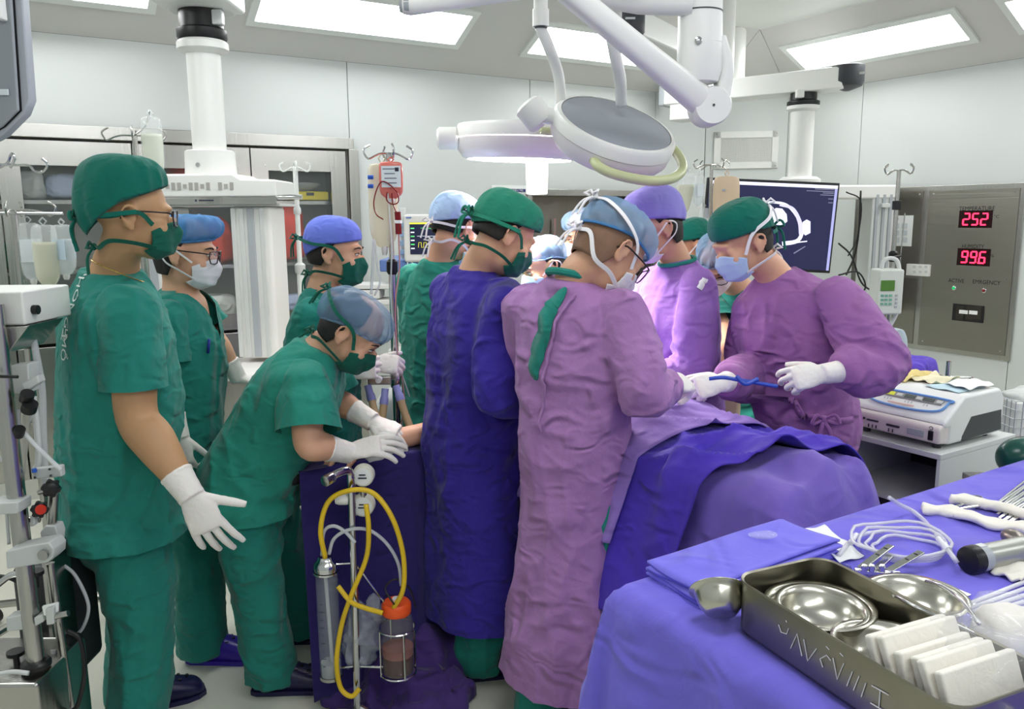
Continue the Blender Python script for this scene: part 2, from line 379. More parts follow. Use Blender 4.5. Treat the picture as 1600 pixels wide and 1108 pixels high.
def head_axes(yaw, pitch, roll=0):
    f = face_dir(yaw); r = V((f.y, -f.x, 0)); q = Matrix.Rotation(R(-pitch), 3, r); f = q @ f; u = q @ Z
    if roll: q = Matrix.Rotation(R(roll), 3, f); u = q @ u; r = q @ r
    return axes(r, f, u)
def head_geos(c, M, s):
    T = lambda x, y, z: c + M @ (V((x, y, z)) * s)
    g = []
    def E(x, y, z, rx, ry, rz, rot=None): g.append(ell_geo(T(x, y, z), rx * s, ry * s, rz * s, M @ rot if rot else M))
    E(0, -.012, .035, .076, .097, .088)                       # skull
    E(0, .028, -.025, .061, .068, .085)                       # face
    E(0, .048, -.088, .034, .036, .028)                       # chin
    E(0, .022, -.075, .050, .052, .036)                       # jaw
    E(0, .084, .026, .046, .016, .012)                        # brow
    for k in (-1, 1): E(k * .036, .064, -.028, .024, .026, .026); E(k * .030, .078, .004, .015, .013, .010)
    E(0, .100, -.018, .011, .013, .024, Matrix.Rotation(R(-14), 3, 'X')); E(0, .109, -.034, .016, .013, .011)
    E(0, .093, -.066, .022, .010, .013)                       # mouth
    for k in (-1, 1):                                         # ears
        rt = Matrix.Rotation(R(-k * 22), 3, 'Z') @ Matrix.Rotation(R(-12), 3, 'X')
        E(k * .077, -.010, -.008, .0065, .017, .029, rt)
        pts = [T(k * .078, .008, .000), T(k * .083, .004, .020), T(k * .090, -.012, .028), T(k * .094, -.026, .014), T(k * .090, -.024, -.008), T(k * .083, -.012, -.026), T(k * .079, -.002, -.036), T(k * .077, .004, -.026)]
        g.append(limb_geo(pts, [.0055 * s] * 7 + [.0065 * s], 8, 22))
        E(k * .080, .006, -.010, .006, .006, .009)
    return g
def hs_pt(c, M, s, phi, z, off=0.0):
    """point on the outside of the head, phi=0 front, positive to the person's right, at local height z"""
    p = R(phi); e = max(0.0, 1 - ((z - .035) / .09) ** 2) if z > .035 else 1.0
    back = max(0.0, -math.cos(p)); k = max(0.0, min(1.0, (-z - .02) / .09))
    rx = .077 * math.sqrt(e) * (1 - .16 * k) + off; ry = (.097 if math.cos(p) < 0 else .100) * math.sqrt(e) * (1 - .30 * k * back) + off
    return c + M @ (V((math.sin(p) * rx, math.cos(p) * ry - .008, z)) * s)
def cap_part(c, M, s, m, parent, front=8, side=-2, back=-34, rx=.086, ry=.106, rz=.100, flat=.85, puff=.0, shift=(0, 0, 0), wr=.0, kw=9, name='surgical_cap', sag=0.0, seed=0, hang=0.0, cy=-.012, cz=.035):
    rs = np.random.RandomState(seed + 5); nu, nv = 72, 30; vs = []; fs = []
    ph = rs.rand(12) * 6.28; sh = V(shift)
    def pt(phi, t):
        cph = math.cos(phi)
        e0 = side + (front - side) * max(0, cph) ** 1.5 + (back - side) * max(0, -cph) ** 1.2
        e = R(e0 + (90 - e0) * t); ce, se = math.cos(e), math.sin(e)
        cc = abs(ce) ** flat; ss = math.copysign(abs(se) ** (flat if se > 0 else 1), se)
        q = math.sin(math.pi * min(1, t * 1.15) ** .7) if t < .87 else math.sin(math.pi * min(1, t * 1.15) ** .7)
        pf = 1 + puff * max(0, q)
        w = 0
        for i in range(4): w += math.sin((kw + 3 * i) * phi + ph[i] + 2.2 * math.sin(3 * t + ph[i + 4])) / (1 + i * .5)
        w2 = math.sin(5 * phi + 9 * t + ph[8]) * math.sin(7 * t + 3 * phi + ph[9])
        pf += wr * (w * (1 - t) ** 1.2 * .5 + w2 * .7 * t * (1 - t) * 2)
        v = V((math.sin(phi) * cc * rx * pf, cph * cc * ry * pf + cy, ss * rz * pf + cz)) + sh * (max(0, t) ** .8 * (1 - .0 * t))
        if sag: v.z -= sag * max(0, -cph) * math.sin(math.pi * min(1, t * 1.1)) ; v.y -= sag * .6 * max(0, -cph) * math.sin(math.pi * t)
        return v
    for i in range(-2, nv):
        for k in range(nu):
            phi = 2 * math.pi * k / nu
            if i < 0: v = pt(phi, 0.02); v = V((v.x * (.93 if i == -2 else .985), (v.y - cy) * (.93 if i == -2 else .985) + cy, v.z + (.012 if i == -2 else -.001)))
            else: v = pt(phi, i / nv)
            vs.append(c + M @ (v * s))
    for i in range(nv + 1):
        for k in range(nu): k2 = (k + 1) % nu; fs.append((i * nu + k, i * nu + k2, (i + 1) * nu + k2, (i + 1) * nu + k))
    vs.append(c + M @ (pt(0, 1.0) * s)); t = len(vs) - 1
    for k in range(nu): fs.append(((nv + 1) * nu + k, (nv + 1) * nu + (k + 1) % nu, t))
    return newobj(name, vs, fs, m, parent)
def mask_part(c, M, s, m, parent, top=-.004, bot=-.118, wide=62, pleats=3, out=.012, dropside=.03, name='face_mask'):
    nu, nv = 41, 28; vs = []; fs = []
    for layer in (0, 1):
        for j in range(nv + 1):
            v = j / nv
            for i in range(nu):
                u = -1 + 2 * i / (nu - 1); p = R(wide) * u
                z = top + (bot - top) * v; z += (-dropside * (1 - v) + dropside * .9 * v) * abs(u) ** 2
                k = max(0, (-z - .03) / .09)
                bulge = math.sin(math.pi * v) ** .6
                rx = (.075 - .022 * k) + out * .3; ry = (.098 - .006 * k) + out * (.35 + .9 * bulge)
                nose = .016 * math.exp(-(u / .16) ** 2) * math.exp(-((v - .28) / .3) ** 2)
                tuck = -.035 * max(0, v - .82) / .18
                pl = .0022 * (abs(((v * (pleats + 1)) % 1.0) - .5) * 2) * (1 if pleats else 0) + .002 * math.sin(9 * u + 4 * v)
                w = V((math.sin(p) * rx, math.cos(p) * (ry + nose + pl + tuck) - .002, z))
                if layer: w = V((w.x * .975, w.y - .003, w.z))
                vs.append(c + M @ (w * s))
    n1 = nu * (nv + 1)
    for j in range(nv):
        for i in range(nu - 1):
            a = j * nu + i; fs.append((a, a + 1, a + nu + 1, a + nu)); fs.append((n1 + a, n1 + a + nu, n1 + a + nu + 1, n1 + a + 1))
    for i in range(nu - 1): fs.append((i, n1 + i, n1 + i + 1, i + 1)); a = nv * nu + i; fs.append((a, a + 1, n1 + a + 1, n1 + a))
    for j in range(nv): a = j * nu; fs.append((a, a + nu, n1 + a + nu, n1 + a)); a += nu - 1; fs.append((a, n1 + a, n1 + a + nu, a + nu))
    return newobj(name, vs, fs, m, parent)
def straps(c, M, s, style, m, parent, width=.010):
    """style: 'ear' loops or 'tie' bands with a bow behind"""
    for k in (-1, 1):
        if style == 'ear':
            P = [hs_pt(c, M, s, k * 58, -.022, .006), hs_pt(c, M, s, k * 80, .004, .008), hs_pt(c, M, s, k * 97, .022, .012), hs_pt(c, M, s, k * 112, .000, .013), hs_pt(c, M, s, k * 104, -.030, .010), hs_pt(c, M, s, k * 80, -.052, .006), hs_pt(c, M, s, k * 52, -.078, .004)]
            ribbon('mask_tie', P, .006 * s, c, m, parent, samples=40)
        else:
            hi, lo = style[1], style[2]; up = .018 if hi > .04 else 0
            P = [hs_pt(c, M, s, k * 58, -.020, .007), hs_pt(c, M, s, k * 80, .012 + hi * .3, .012), hs_pt(c, M, s, k * 115, hi * .75, .018 + up), hs_pt(c, M, s, k * 150, hi, .020 + up), hs_pt(c, M, s, k * 178, hi, .022 + up)]
            ribbon('mask_tie', P, width * s, c, m, parent, samples=30)
            P = [hs_pt(c, M, s, k * 52, -.082, .006), hs_pt(c, M, s, k * 85, -.070, .005), hs_pt(c, M, s, k * 120, -.068, .006), hs_pt(c, M, s, k * 150, lo, .008), hs_pt(c, M, s, k * 178, lo, .010)]
            ribbon('mask_tie', P, width * s, c - Z * .02, m, parent, samples=30)
    if style != 'ear':
        for zz, off in ((style[1], .026 + (.018 if style[1] > .04 else 0)), (style[2], .014)):
            p = hs_pt(c, M, s, 180, zz, off); mb = MB()
            mb.add(*ell_geo(p, .010 * s, .008 * s, .010 * s, M, 10, 8))
            for k in (-1, 1):
                mb.tube([p, p + M @ V((k * .020, -.012, .012)), p + M @ V((k * .030, -.018, -.004)), p + M @ V((k * .012, -.010, -.004))], .004, 6)
                mb.tube(spl([p, p + M @ V((k * .010, -.016, -.03)), p + M @ V((k * .016, -.014, -.075))], 8), .0035, 6)
            mb.build('tie_bow', m, parent, smooth=True)
def hair_part(c, M, s, parent, low=-.075, m=None):
    nu, nv = 40, 20; vs = []; fs = []
    for j in range(nv + 1):
        for i in range(nu + 1):
            phi = 72 + (288 - 72) * i / nu; cph = math.cos(R(phi)); zb = low if cph < -.25 else low + (.055 - low) * min(1, (cph + .25) / .55)
            z = .116 + (zb - .116) * j / nv; vs.append(hs_pt(c, M, s, phi, z, .0055 * (1 - (j / nv) ** 4) + .0005))
    for j in range(nv):
        for i in range(nu): a = j * (nu + 1) + i; fs.append((a, a + 1, a + nu + 2, a + nu + 1))
    o = newobj('hair', vs, fs, m or HAIR, parent); md = o.modifiers.new('t', 'SOLIDIFY'); md.thickness = .004; return o
def glasses_part(c, M, s, parent):
    g = MB(); T = lambda x, y, z: c + M @ (V((x, y, z)) * s); lm = MB()
    for k in (-1, 1):
        q = [(.008, .020), (.030, .023), (.058, .020), (.060, .000), (.050, -.018), (.030, -.021), (.013, -.017), (.007, .000)]
        loop = [T(k * x, .112 - .35 * max(0, x - .02) ** 1.1 * 1.2, z - .001) for x, z in q]
        g.tube(loop, .0021 * s, 6, closed=True)
        lm.add(loop, [tuple(range(len(loop)))])
        g.tube(spl([T(k * .060, .095, .012), T(k * .078, .085, .014), T(k * .085, .03, .014), T(k * .084, -.01, .012), T(k * .080, -.030, -.008)], 12), .0024 * s, 6)
    g.tube([T(-.008, .112, .006), T(0, .115, .009), T(.008, .112, .006)], .002 * s, 6)
    o = g.build('eyeglasses', FRAMEM, parent, smooth=True); lm.build('lens', LENS, o)
    return o
def eyes_part(c, M, s, parent):
    T = lambda x, y, z: c + M @ (V((x, y, z)) * s)
    for k in (-1, 1):
        e = MB(); e.add(*ell_geo(T(k * .031, .0865, .006), .0125 * s, .007 * s, .0048 * s, M, 14, 8)); o = e.build('eye', EYEW, parent, smooth=True)
        e = MB(); e.add(*ell_geo(T(k * .031, .0900, .0055), .005 * s, .0042 * s, .0042 * s, M, 10, 6)); e.build('iris', IRIS, o, smooth=True)
        e = MB(); e.tube(spl([T(k * .016, .0925, .0075), T(k * .030, .0945, .0115), T(k * .046, .084, .0085)], 8), .0016 * s, 5); e.build('eyelash', HAIR, parent, smooth=True)
        e = MB(); e.tube(spl([T(k * .013, .0975, .026), T(k * .032, .0960, .032), T(k * .052, .080, .026)], 8), [.002 * s, .0028 * s, .003 * s, .003 * s, .003 * s, .0026 * s, .002 * s, .001 * s], 6); e.build('eyebrow', HAIR, parent, smooth=True)
def hand_geos(w, d, dorsal, thumb_side, curl=(30, 35, 40, 45), bend=(35, 35, 25), spread=6, thumb=(40, 25, 15), s=1.0, thin=0.0):
    """w wrist, d finger direction, dorsal = back-of-hand normal, thumb_side=+1 if thumb is on dorsal x d side"""
    x = V(d).normalized(); z = V(dorsal); z = (z - x * z.dot(x)).normalized(); y = z.cross(x) * thumb_side; P = lambda a, b, c: w + (x * a + y * b + z * c) * s
    g = [loft_geo([(P(-.02, 0, 0), y * (.027 - thin) * s, z * (.021 - thin) * s), (P(.01, 0, 0), y * (.029 - thin) * s, z * (.020 - thin) * s), (P(.045, .002, 0), y * (.040 - thin) * s, z * (.016 - thin) * s), (P(.085, 0, .002), y * (.041 - thin) * s, z * (.0125 - thin) * s), (P(.096, 0, .002), y * (.036 - thin) * s, z * (.009 - thin) * s)], 20, 20)]
    L = [(.046, .026, .022), (.050, .030, .024), (.047, .028, .023), (.037, .022, .020)]
    for i in range(4):
        by = .031 - .0205 * i; a = P(.080 - abs(i - 1.2) * .004, by, .001); ang = 0; sp = R((1.5 - i) * spread); pts = [P(.055, by * .8, .0), a]; rad = [.0105, .0105]
        for j in range(3):
            ang += R(curl[i] * bend[j] / 30.0); dirv = (x * math.cos(sp) + y * math.sin(sp)) * math.cos(ang) - z * math.sin(ang)
            a = a + dirv * L[i][j] * s; pts.append(a); rad.append([.0092, .0084, .0066][j])
        g.append(limb_geo(pts, [(r_ - thin) * s for r_ in rad], 10, 22))
    t0, t1, t2 = thumb; pts = [P(.012, .016, -.004), P(.030, .034, -.008)]; a = pts[-1]; rad = [.013, .0125]
    ang = R(t0)
    dirv = (x * math.cos(ang) + y * math.sin(ang)) * math.cos(R(t1)) - z * math.sin(R(t1))
    for j, ln in enumerate((.030, .030, .022)):
        a = a + dirv * ln * s; pts.append(a); rad.append([.0115, .0100, .0075][j])
        dirv = (dirv + (x * .5 - z * .35) * math.sin(R(t2))).normalized()
    g.append(limb_geo(pts, [(r_ - thin) * s for r_ in rad], 10, 22))
    return g
def glove_part(w, elbow, hand, parent, m=None, cuff=.07, s=1.0):
    g = hand_geos(w, s=s, **hand); u = (elbow - w).normalized()
    g.append(limb_geo([w - u * .012, w + u * cuff * .5, w + u * cuff], [.031 * s, .034 * s, .0375 * s], 20, 12))
    g.append(limb_geo([w + u * (cuff - .006), w + u * (cuff + .002)], [.0388 * s, .0388 * s], 20, 3))
    return fuse('glove', g, .0034, 3, m or GLOVE, parent, lambda co, no: .0012 * (ridge(co * 60) - .5))
def shoe_part(p, yaw, m, parent, sole=None, s=1.0):
    f = face_dir(yaw); r = V((f.y, -f.x, 0)); q = lambda a, z: V((p.x, p.y, 0)) + f * a * s + Z * z * s
    secs = [(-.105, .028, .012, .040), (-.095, .040, .040, .045), (-.05, .043, .047, .048), (0, .044, .050, .050), (.05, .048, .042, .043), (.10, .050, .034, .035), (.14, .044, .026, .028), (.16, .025, .012, .020)]
    o = fuse('shoe', [loft_geo([(q(a, z), r * w * s, Z * h * s) for a, w, h, z in secs], 24, 40, 2.4)], .006, 2, m, parent)
    out = [(-.11, .030), (-.09, .042), (-.04, .046), (.03, .048), (.10, .054), (.14, .046), (.165, .026)]
    poly = [q(a, .0) + r * w * s for a, w in out] + [q(a, .0) - r * w * s for a, w in reversed(out)]
    MB().prism(poly, (0, 0, .016)).build('sole', sole or m, o)
    hl = MB()
    for a, b in ((.06, 0), (.085, .018), (.085, -.018), (.11, 0), (.045, .025), (.045, -.025)):
        zz = .095 - (a - .03) * .18 - abs(b) * .25; hl.lathe(q(a, zz - .012) + r * b, [(.006, 0), (.006, .008)], Z, 8)
    hl.build('vent_hole', BLACK, o)
    return o
def fold_fn(seed, amp_top, amp_low, z_top, z_low, fh=11, fv=2.2, fine=.003, hot=(), tilt=0.0):
    """cloth relief: hanging folds that deepen downwards, short creases, and bunched rings at the bends in hot = (point, axis, reach, amplitude)"""
    off = np.array([seed * 3.7, seed * 1.9, seed * 5.3])
    def f(co, no):
        t = np.clip((z_top - co[:, 2]) / max(.01, z_top - z_low), 0, 1); amp = amp_top + (amp_low - amp_top) * t
        wv = vnoise(co * 2.6 + off) - .5; w2 = vnoise(co * 5.1 + off + 9) - .5
        q = np.stack([co[:, 0] * fh + wv * 2.2, co[:, 1] * fh + wv * 2.0, co[:, 2] * fv + tilt * co[:, 0] * fh * .3 + wv], 1) + off
        a = ridge(q) ** 2.2 - .3
        q2 = np.stack([co[:, 0] * fh * 2.1 + w2 * 2, co[:, 1] * fh * 2.1 + w2 * 2, co[:, 2] * fv * 2.6 + w2 * 1.5], 1) + off + 3
        b = ridge(q2) ** 4 - .2
        c = ridge(co * np.array([9, 9, 10]) + off + np.stack([wv * 4, wv * 3, w2 * 4], 1)) ** 5 - .15
        d = amp * a + (amp * .35 + fine * .5) * b + fine * c
        for p, ax, reach, am in hot:
            r_ = co - np.array(p); al = r_ @ np.array(ax); w = np.exp(-(r_ ** 2).sum(1) / reach ** 2)
            pe = r_ - np.outer(al, np.array(ax)); k = np.stack([al * 22 + wv * 3 + pe[:, 2] * 5, pe[:, 0] * 6 + w2, pe[:, 1] * 6], 1) + off
            d = d + am * w * (ridge(k) ** 3 - .3)
        return d
    return f
def torso_secs(pts, lat):
    """pts: (centre, half width, half depth); lat: list of lateral unit vectors; sections square to the spine"""
    out = []; n = len(pts)
    for i, (c, hw, hd) in enumerate(pts):
        t = (V(pts[min(i + 1, n - 1)][0]) - V(pts[max(i - 1, 0)][0])).normalized(); L = V(lat[i]); L = (L - t * L.dot(t)).normalized(); out.append((V(c), L * hw, t.cross(L) * hd))
    return out
def lerp(a, b, t): return a + (b - a) * t
PN = [0]
def cut_hem(o, p, n, reach):
    """trims the cloth square beyond the plane (p, n) within reach of p, leaving a clean open hem"""
    bm = bmesh.new(); bm.from_mesh(o.data); n = V(n).normalized()
    near = [v for v in bm.verts if (v.co - p).length < reach and (v.co - p).dot(n) > -.03]; vs = set(near)
    fc = [f for f in bm.faces if all(v in vs for v in f.verts)]; ed = {e for f in fc for e in f.edges}; ve = {v for f in fc for v in f.verts}
    bmesh.ops.bisect_plane(bm, geom=list(ve) + list(ed) + fc, dist=.0005, plane_co=p, plane_no=n, clear_outer=True)
    bm.to_mesh(o.data); bm.free()
def cut_neck(o, neck, sp, f, rs, depth):
    """opens a V below the throat"""
    bm = bmesh.new(); bm.from_mesh(o.data); dead = []
    for k in (-1, 1):
        fc = [q for q in bm.faces if (q.calc_center_median() - neck).length < depth + .12 and (q.calc_center_median() - neck).dot(f) > -.02]
        bmesh.ops.bisect_plane(bm, geom=list({v for q in fc for v in q.verts}) + list({e for q in fc for e in q.edges}) + fc, dist=.0004, plane_co=neck + rs * .078 * k, plane_no=(rs * k - sp * (.078 / depth)).normalized())
    for fc in bm.faces:
        d = fc.calc_center_median() - neck; dn = -d.dot(sp); fr = d.dot(f)
        if fr > .0 and dn < depth and abs(d.dot(rs)) < .078 * (1 - max(-.2, dn) / depth): dead.append(fc)
    bmesh.ops.delete(bm, geom=dead, context='FACES'); bm.to_mesh(o.data); bm.free()
def person(label, yaw, pel, neck, head, hyaw, hpitch, outfit, cap, mask=None, eR=None, eL=None, wR=None, wL=None, sR=None, sL=None, hroll=0, s=1.0, chest=None,
           handR=None, handL=None, feet=None, spine_lat=None, col=None, tcol=None, hem=None, hemc=None, glasses=False, eyes=False, hair=True, skin=SKIN, shoe=None, voxel=.0105, bv=.0066,
           wide=1.0, legs=True, long=False, sleeve=.62, fold=1.0, cuffs=True, hair_low=-.075, sleeve_r=1.0, ylat=None, skirt=1.0, belly=1.0, glove_m=None, hs=1.0, vneck=0, arm_k=1.0, gk=1.0, hair_m=None):
    PN[0] += 1; sd = PN[0]; hs_ = s * hs
    f = face_dir(yaw); r = V((f.y, -f.x, 0)); rs = r if ylat is None else V((face_dir(ylat).y, -face_dir(ylat).x, 0))
    sp = (neck - pel).normalized(); chest = chest or lerp(pel, neck, .62) + f * .01
    sR = sR or neck + rs * .166 * s - sp * .072 * s; sL = sL or neck - rs * .166 * s - sp * .072 * s
    M = head_axes(hyaw, hpitch, hroll)
    armR = eR is not None; armL = eL is not None
    # ---- body: head, neck, trunk and arms in one surface
    g = head_geos(head, M, hs_)
    nb = head + M @ (V((0, -.022, -.055)) * hs_)
    g.append(limb_geo([head + M @ (V((0, -.020, -.01)) * hs_), nb, lerp(nb, neck, .6), neck - sp * .04], [.056 * hs_, .055 * hs_, .057 * s, .070 * s], 20, 14))
    g.append(loft_geo(torso_secs([(pel, .13 * s, .085 * s), (lerp(pel, chest, .5), .12 * s, .08 * s), (chest, .135 * s, .09 * s), (lerp(chest, neck, .75), .125 * s, .082 * s), (neck + sp * .005, .055 * s, .052 * s)], [r, r, rs, rs, rs]), 28, 28))
    for (e, w, sh) in ((eR, wR, sR), (eL, wL, sL)):
        if e is None: continue
        g.append(limb_geo([lerp(sh, chest, .25), sh, lerp(sh, e, .5), e, lerp(e, w, .35), w], [.036 * s, .041 * s, .044 * s * arm_k, .040 * s * arm_k, .041 * s * arm_k, .0225 * s * (1 + (arm_k - 1) * .5)], 18, 34))
    for hd, w, e, k in ((handR, wR, eR, 1), (handL, wL, eL, -1)):
        if hd and w is not None: g += hand_geos(w, s=s, thin=.0060, **hd)
    body = fuse('person', g, bv, 2, skin)
    tag(body, label, 'person')
    # ---- clothes
    cm = col; tm = tcol or col
    z1, z0 = neck.z, pel.z - .2
    hot = []
    for e, w, sh in ((eR, wR, sR), (eL, wL, sL)):
        if e is None: continue
        ax = (e - sh).normalized()
        if outfit != 'scrub' or long: hot += [(e, tuple((w - sh).normalized()), .12, .020 * fold), (lerp(e, w, .6), tuple((w - e).normalized()), .09, .012 * fold)]
        hot += [(lerp(sh, chest, .3) - sp * .06, tuple((ax * .5 + rs * .0 + sp * .5).normalized()), .12, .014 * fold)]
    hot += [(pel + sp * .12 + f * .1, tuple(sp), .16, .014 * fold), (pel + sp * .14 - f * .1, tuple(sp), .18, .012 * fold)]
    if outfit == 'scrub':
        hemd = hem if hem is not None else .13; sleeves = []
        dn = (-Z if sp.z > .85 else (-sp * .55 - Z * .45).normalized())
        P = [(pel + dn * (hemd + .035), .194, .147), (pel + dn * hemd, .193, .146), (pel + dn * hemd * .5, .190, .146), (pel, .182, .142 * belly), (lerp(pel, chest, .5), .172, .135 * belly), (chest, .180, .130), (lerp(chest, neck, .60), .176, .104), (lerp(chest, neck, .86), .120, .082), (neck + sp * .008, .066, .066)]
        G = [loft_geo(torso_secs([(c, w * s * wide, d * s * wide) for c, w, d in P], [r, r, r, r, r, rs, rs, rs, rs]), 44, 64, 2.25)]
        for e, w, sh in ((eR, wR, sR), (eL, wL, sL)):
            if e is None: continue
            if long: G.append(limb_geo([lerp(sh, chest, .3), sh, lerp(sh, e, .5), e, lerp(e, w, .6)], [.07 * s, .082 * s, .080 * s, .075 * s, .06 * s], 22, 30))
            else:
                en = lerp(sh, e, sleeve); k = sleeve_r
                sleeves.append((limb_geo([lerp(sh, chest, .38), lerp(sh, chest, .06), lerp(sh, en, .5), en, en + (en - sh).normalized() * .04], [.052 * s, .066 * s, .074 * s * k, .080 * s * k, .081 * s * k], 24, 30), en, (en - sh).normalized(), sh))
        top = fuse('scrub_top', G, voxel, 4, cm, body, fold_fn(sd, .007 * fold, .016 * fold, z1, z0, 7, 1.8, .005 * fold, hot, tilt=.6))
        for geo, p_, n_, sh_ in sleeves:
            sl_ = fuse('sleeve', [geo], voxel * .85, 3, cm, top, fold_fn(sd + 70, .008 * fold, .010 * fold, z1, z0, 9, 2.5, .005 * fold, [(sh_ + n_ * .05 + (chest - sh_) * .3, tuple((n_ + sp * .6).normalized()), .10, .014 * fold)]))
            cut_hem(sl_, p_, n_, .25)
        cut_hem(top, pel + dn * hemd, dn, .34 * wide)
        if vneck: cut_neck(top, neck, sp, f, rs, vneck)
    else:
        hz = hem if hem is not None else .28
        hc = hemc or V((pel.x, pel.y, 0)); hc = V((hc.x, hc.y, hz)); k = skirt
        P = [(hc - Z * .05, .247 * k, .207 * k), (hc, .245 * k, .205 * k), (lerp(hc, pel, .35), .225 * k, .185 * k), (lerp(hc, pel, .75), .205 * k, .165 * k), (pel, .192 * (1 + k) / 2, .155), (lerp(pel, chest, .5), .180, .142), (chest, .188, .138), (lerp(chest, neck, .60), .182, .110), (lerp(chest, neck, .86), .122, .084), (neck + sp * .012, .068, .066)]
        G = [loft_geo(torso_secs([(c, w * s * wide, d * s * wide) for c, w, d in P], [r, r, r, r, r, r, rs, rs, rs, rs]), 52, 88, 2.2)]
        for e, w, sh in ((eR, wR, sR), (eL, wL, sL)):
            if e is None: continue
            u = (w - e).normalized(); k2 = sleeve_r
            G.append(limb_geo([lerp(sh, chest, .35), lerp(sh, chest, .05), lerp(sh, e, .5), e, lerp(e, w, .5), w - u * .05], [.055 * s, .066 * s, .072 * s * k2, .070 * s * k2, .060 * s * k2, .045 * s], 24, 40))
        top = fuse('gown', G, voxel, 4, cm, body, fold_fn(sd, .005 * fold, .026 * fold, z1 - .15, hz, 6.5, .75, .004 * fold, hot)); cut_hem(top, hc, -Z, .6)
    hips = [pel + r * .085 * s - Z * .03, pel - r * .085 * s - Z * .03]
    if legs and feet:
        q_ = 1.0 if outfit == 'scrub' else .72; s_ = s; s = s * q_
        G = [loft_geo([(pel + Z * .10, r * .155 * s, f * .115 * s), (pel, r * .172 * s, f * .128 * s), (pel - Z * .10, r * .170 * s, f * .125 * s), (pel - Z * .17, r * .12 * s, f * .10 * s)], 36, 16, 2.3)]
        for h, ft in zip(hips, feet):
            an = V((ft[0], ft[1], .065)); ff = face_dir(ft[2]); kn = lerp(h, an, .5) + ff * (.03 if len(ft) < 4 else ft[3])
            G.append(limb_geo([h + Z * .03, lerp(h, kn, .5), kn, lerp(kn, an, .55), an + Z * .02, an - Z * .03], [.095 * s, .098 * s, .083 * s, .080 * s_, .082 * s_, .084 * s_], 24, 40))
        s = s_
        fuse('trousers', G, voxel, 4, tm, body, fold_fn(sd + 40, .008 * fold, .016 * fold, pel.z, .05, 7.5, 1.1, .004 * fold))
        for ft in feet: shoe_part(V((ft[0], ft[1], 0)) + face_dir(ft[2]) * .05, ft[2], shoe or mat('navy_clog', (28, 26, 70), .35), body)
    for hd, w, e in ((handR, wR, eR), (handL, wL, eL)):
        if hd and w is not None and cuffs: glove_part(w, e, hd, body, s=s * gk, m=glove_m)
    # ---- head gear
    if hair: hair_part(head, M, hs_, body, hair_low, hair_m)
    if eyes: eyes_part(head, M, hs_, body)
    cap(head, M, hs_, body)
    if mask: mask(head, M, hs_, body)
    if glasses: glasses_part(head, M, hs_, body)
    body['_h'] = 1; del body['_h']
    return dict(body=body, top=top, head=head, M=M, s=s, r=r, f=f)
SCRUB = cloth('scrub_green', (36, 126, 114)); SCRUB2 = cloth('scrub_green_bright', (40, 134, 118)); CAPG = cloth('cap_green', (16, 104, 90), crease=.005, sc=14)
CAPG2 = cloth('cap_green_soft', (38, 128, 104), crease=.006, sc=14)
BLUEG = cloth('gown_blue_violet', (54, 42, 142), crease=.020, sc=8); MAUVE = cloth('gown_mauve', (164, 120, 174), crease=.018, sc=8)
VIOL = cloth('gown_violet', (148, 108, 182), crease=.012, sc=8); MAGEN = cloth('gown_plum', (154, 104, 162), crease=.018, sc=8)
CAPV = cloth('cap_periwinkle', (108, 124, 218), crease=.005, sc=12); CAPL = cloth('cap_lavender', (148, 140, 220), crease=.005, sc=12)
CAPW = cloth('cap_paper_blue', (172, 200, 236), crease=.006, sc=14)
BOU1 = bouffant_mat('blue', (84, 158, 226), .90); BOU2 = bouffant_mat('grey_blue', (140, 178, 216), .66); BOU3 = bouffant_mat('pale_blue', (150, 192, 230), .74)
MASKG = cloth('mask_green', (20, 92, 76), crease=.004, sc=16); MASKP = mat('mask_pink', (232, 212, 216), 0.8, bump=[(30, .002, (1, 1, 1))])
CLOGB = mat('violet_clog', (62, 40, 170), .35); CLOGN = mat('navy_clog', (28, 26, 70), .35)
STUB = mat('stubble', (122, 92, 72), .7, vary=(40, .2, (1, 1, 1)))
def H(d, dorsal, thumb_dir, **k):
    d, dorsal = V(d), V(dorsal); return dict(d=d, dorsal=dorsal, thumb_side=1 if dorsal.cross(d).dot(V(thumb_dir)) > 0 else -1, **k)
def tie_cap(m, **k):
    bow = k.pop('bow', True); ph0 = k.pop('ph0', 82); band = k.pop('band', .052); bz = k.pop('bz', -.012)
    def f(c, M, s, p):
        a = dict(front=10, side=0, back=-38, rx=.092, ry=.113, rz=.105, flat=.80, puff=.02, wr=.012); a.update(k)
        o = cap_part(c, M, s, m, p, **a)
        if bow:
            P = [hs_pt(c, M, s, ph, .030 + (bz - .030) * (1 - math.cos(R(ph))) / 2, .0215) for ph in np.linspace(ph0, 360 - ph0, 11)]
            ribbon('cap_tie', P, .012 * s, c, m, o, samples=60)
            q = hs_pt(c, M, s, 180, bz, .028); mb = MB(); mb.add(*ell_geo(q, .012 * s, .010 * s, .011 * s, M, 10, 8))
            for kk in (-1, 1):
                mb.tube(spl([q, q + M @ V((kk * .02, -.02, .014)), q + M @ V((kk * .036, -.018, -.004)), q + M @ V((kk * .014, -.008, -.006))], 10), .0045, 6)
                mb.tube(spl([q, q + M @ V((kk * .014, -.018, -.03)), q + M @ V((kk * .02, -.004, -.09))], 10), .0042, 6)
            mb.build('cap_bow', m, o, smooth=True)
    return f
def soft_cap(m, **k):
    def f(c, M, s, p):
        a = dict(front=10, side=0, back=-34, rx=.088, ry=.108, rz=.104, flat=.82, puff=.03, wr=.012); a.update(k); cap_part(c, M, s, m, p, **a)
    return f
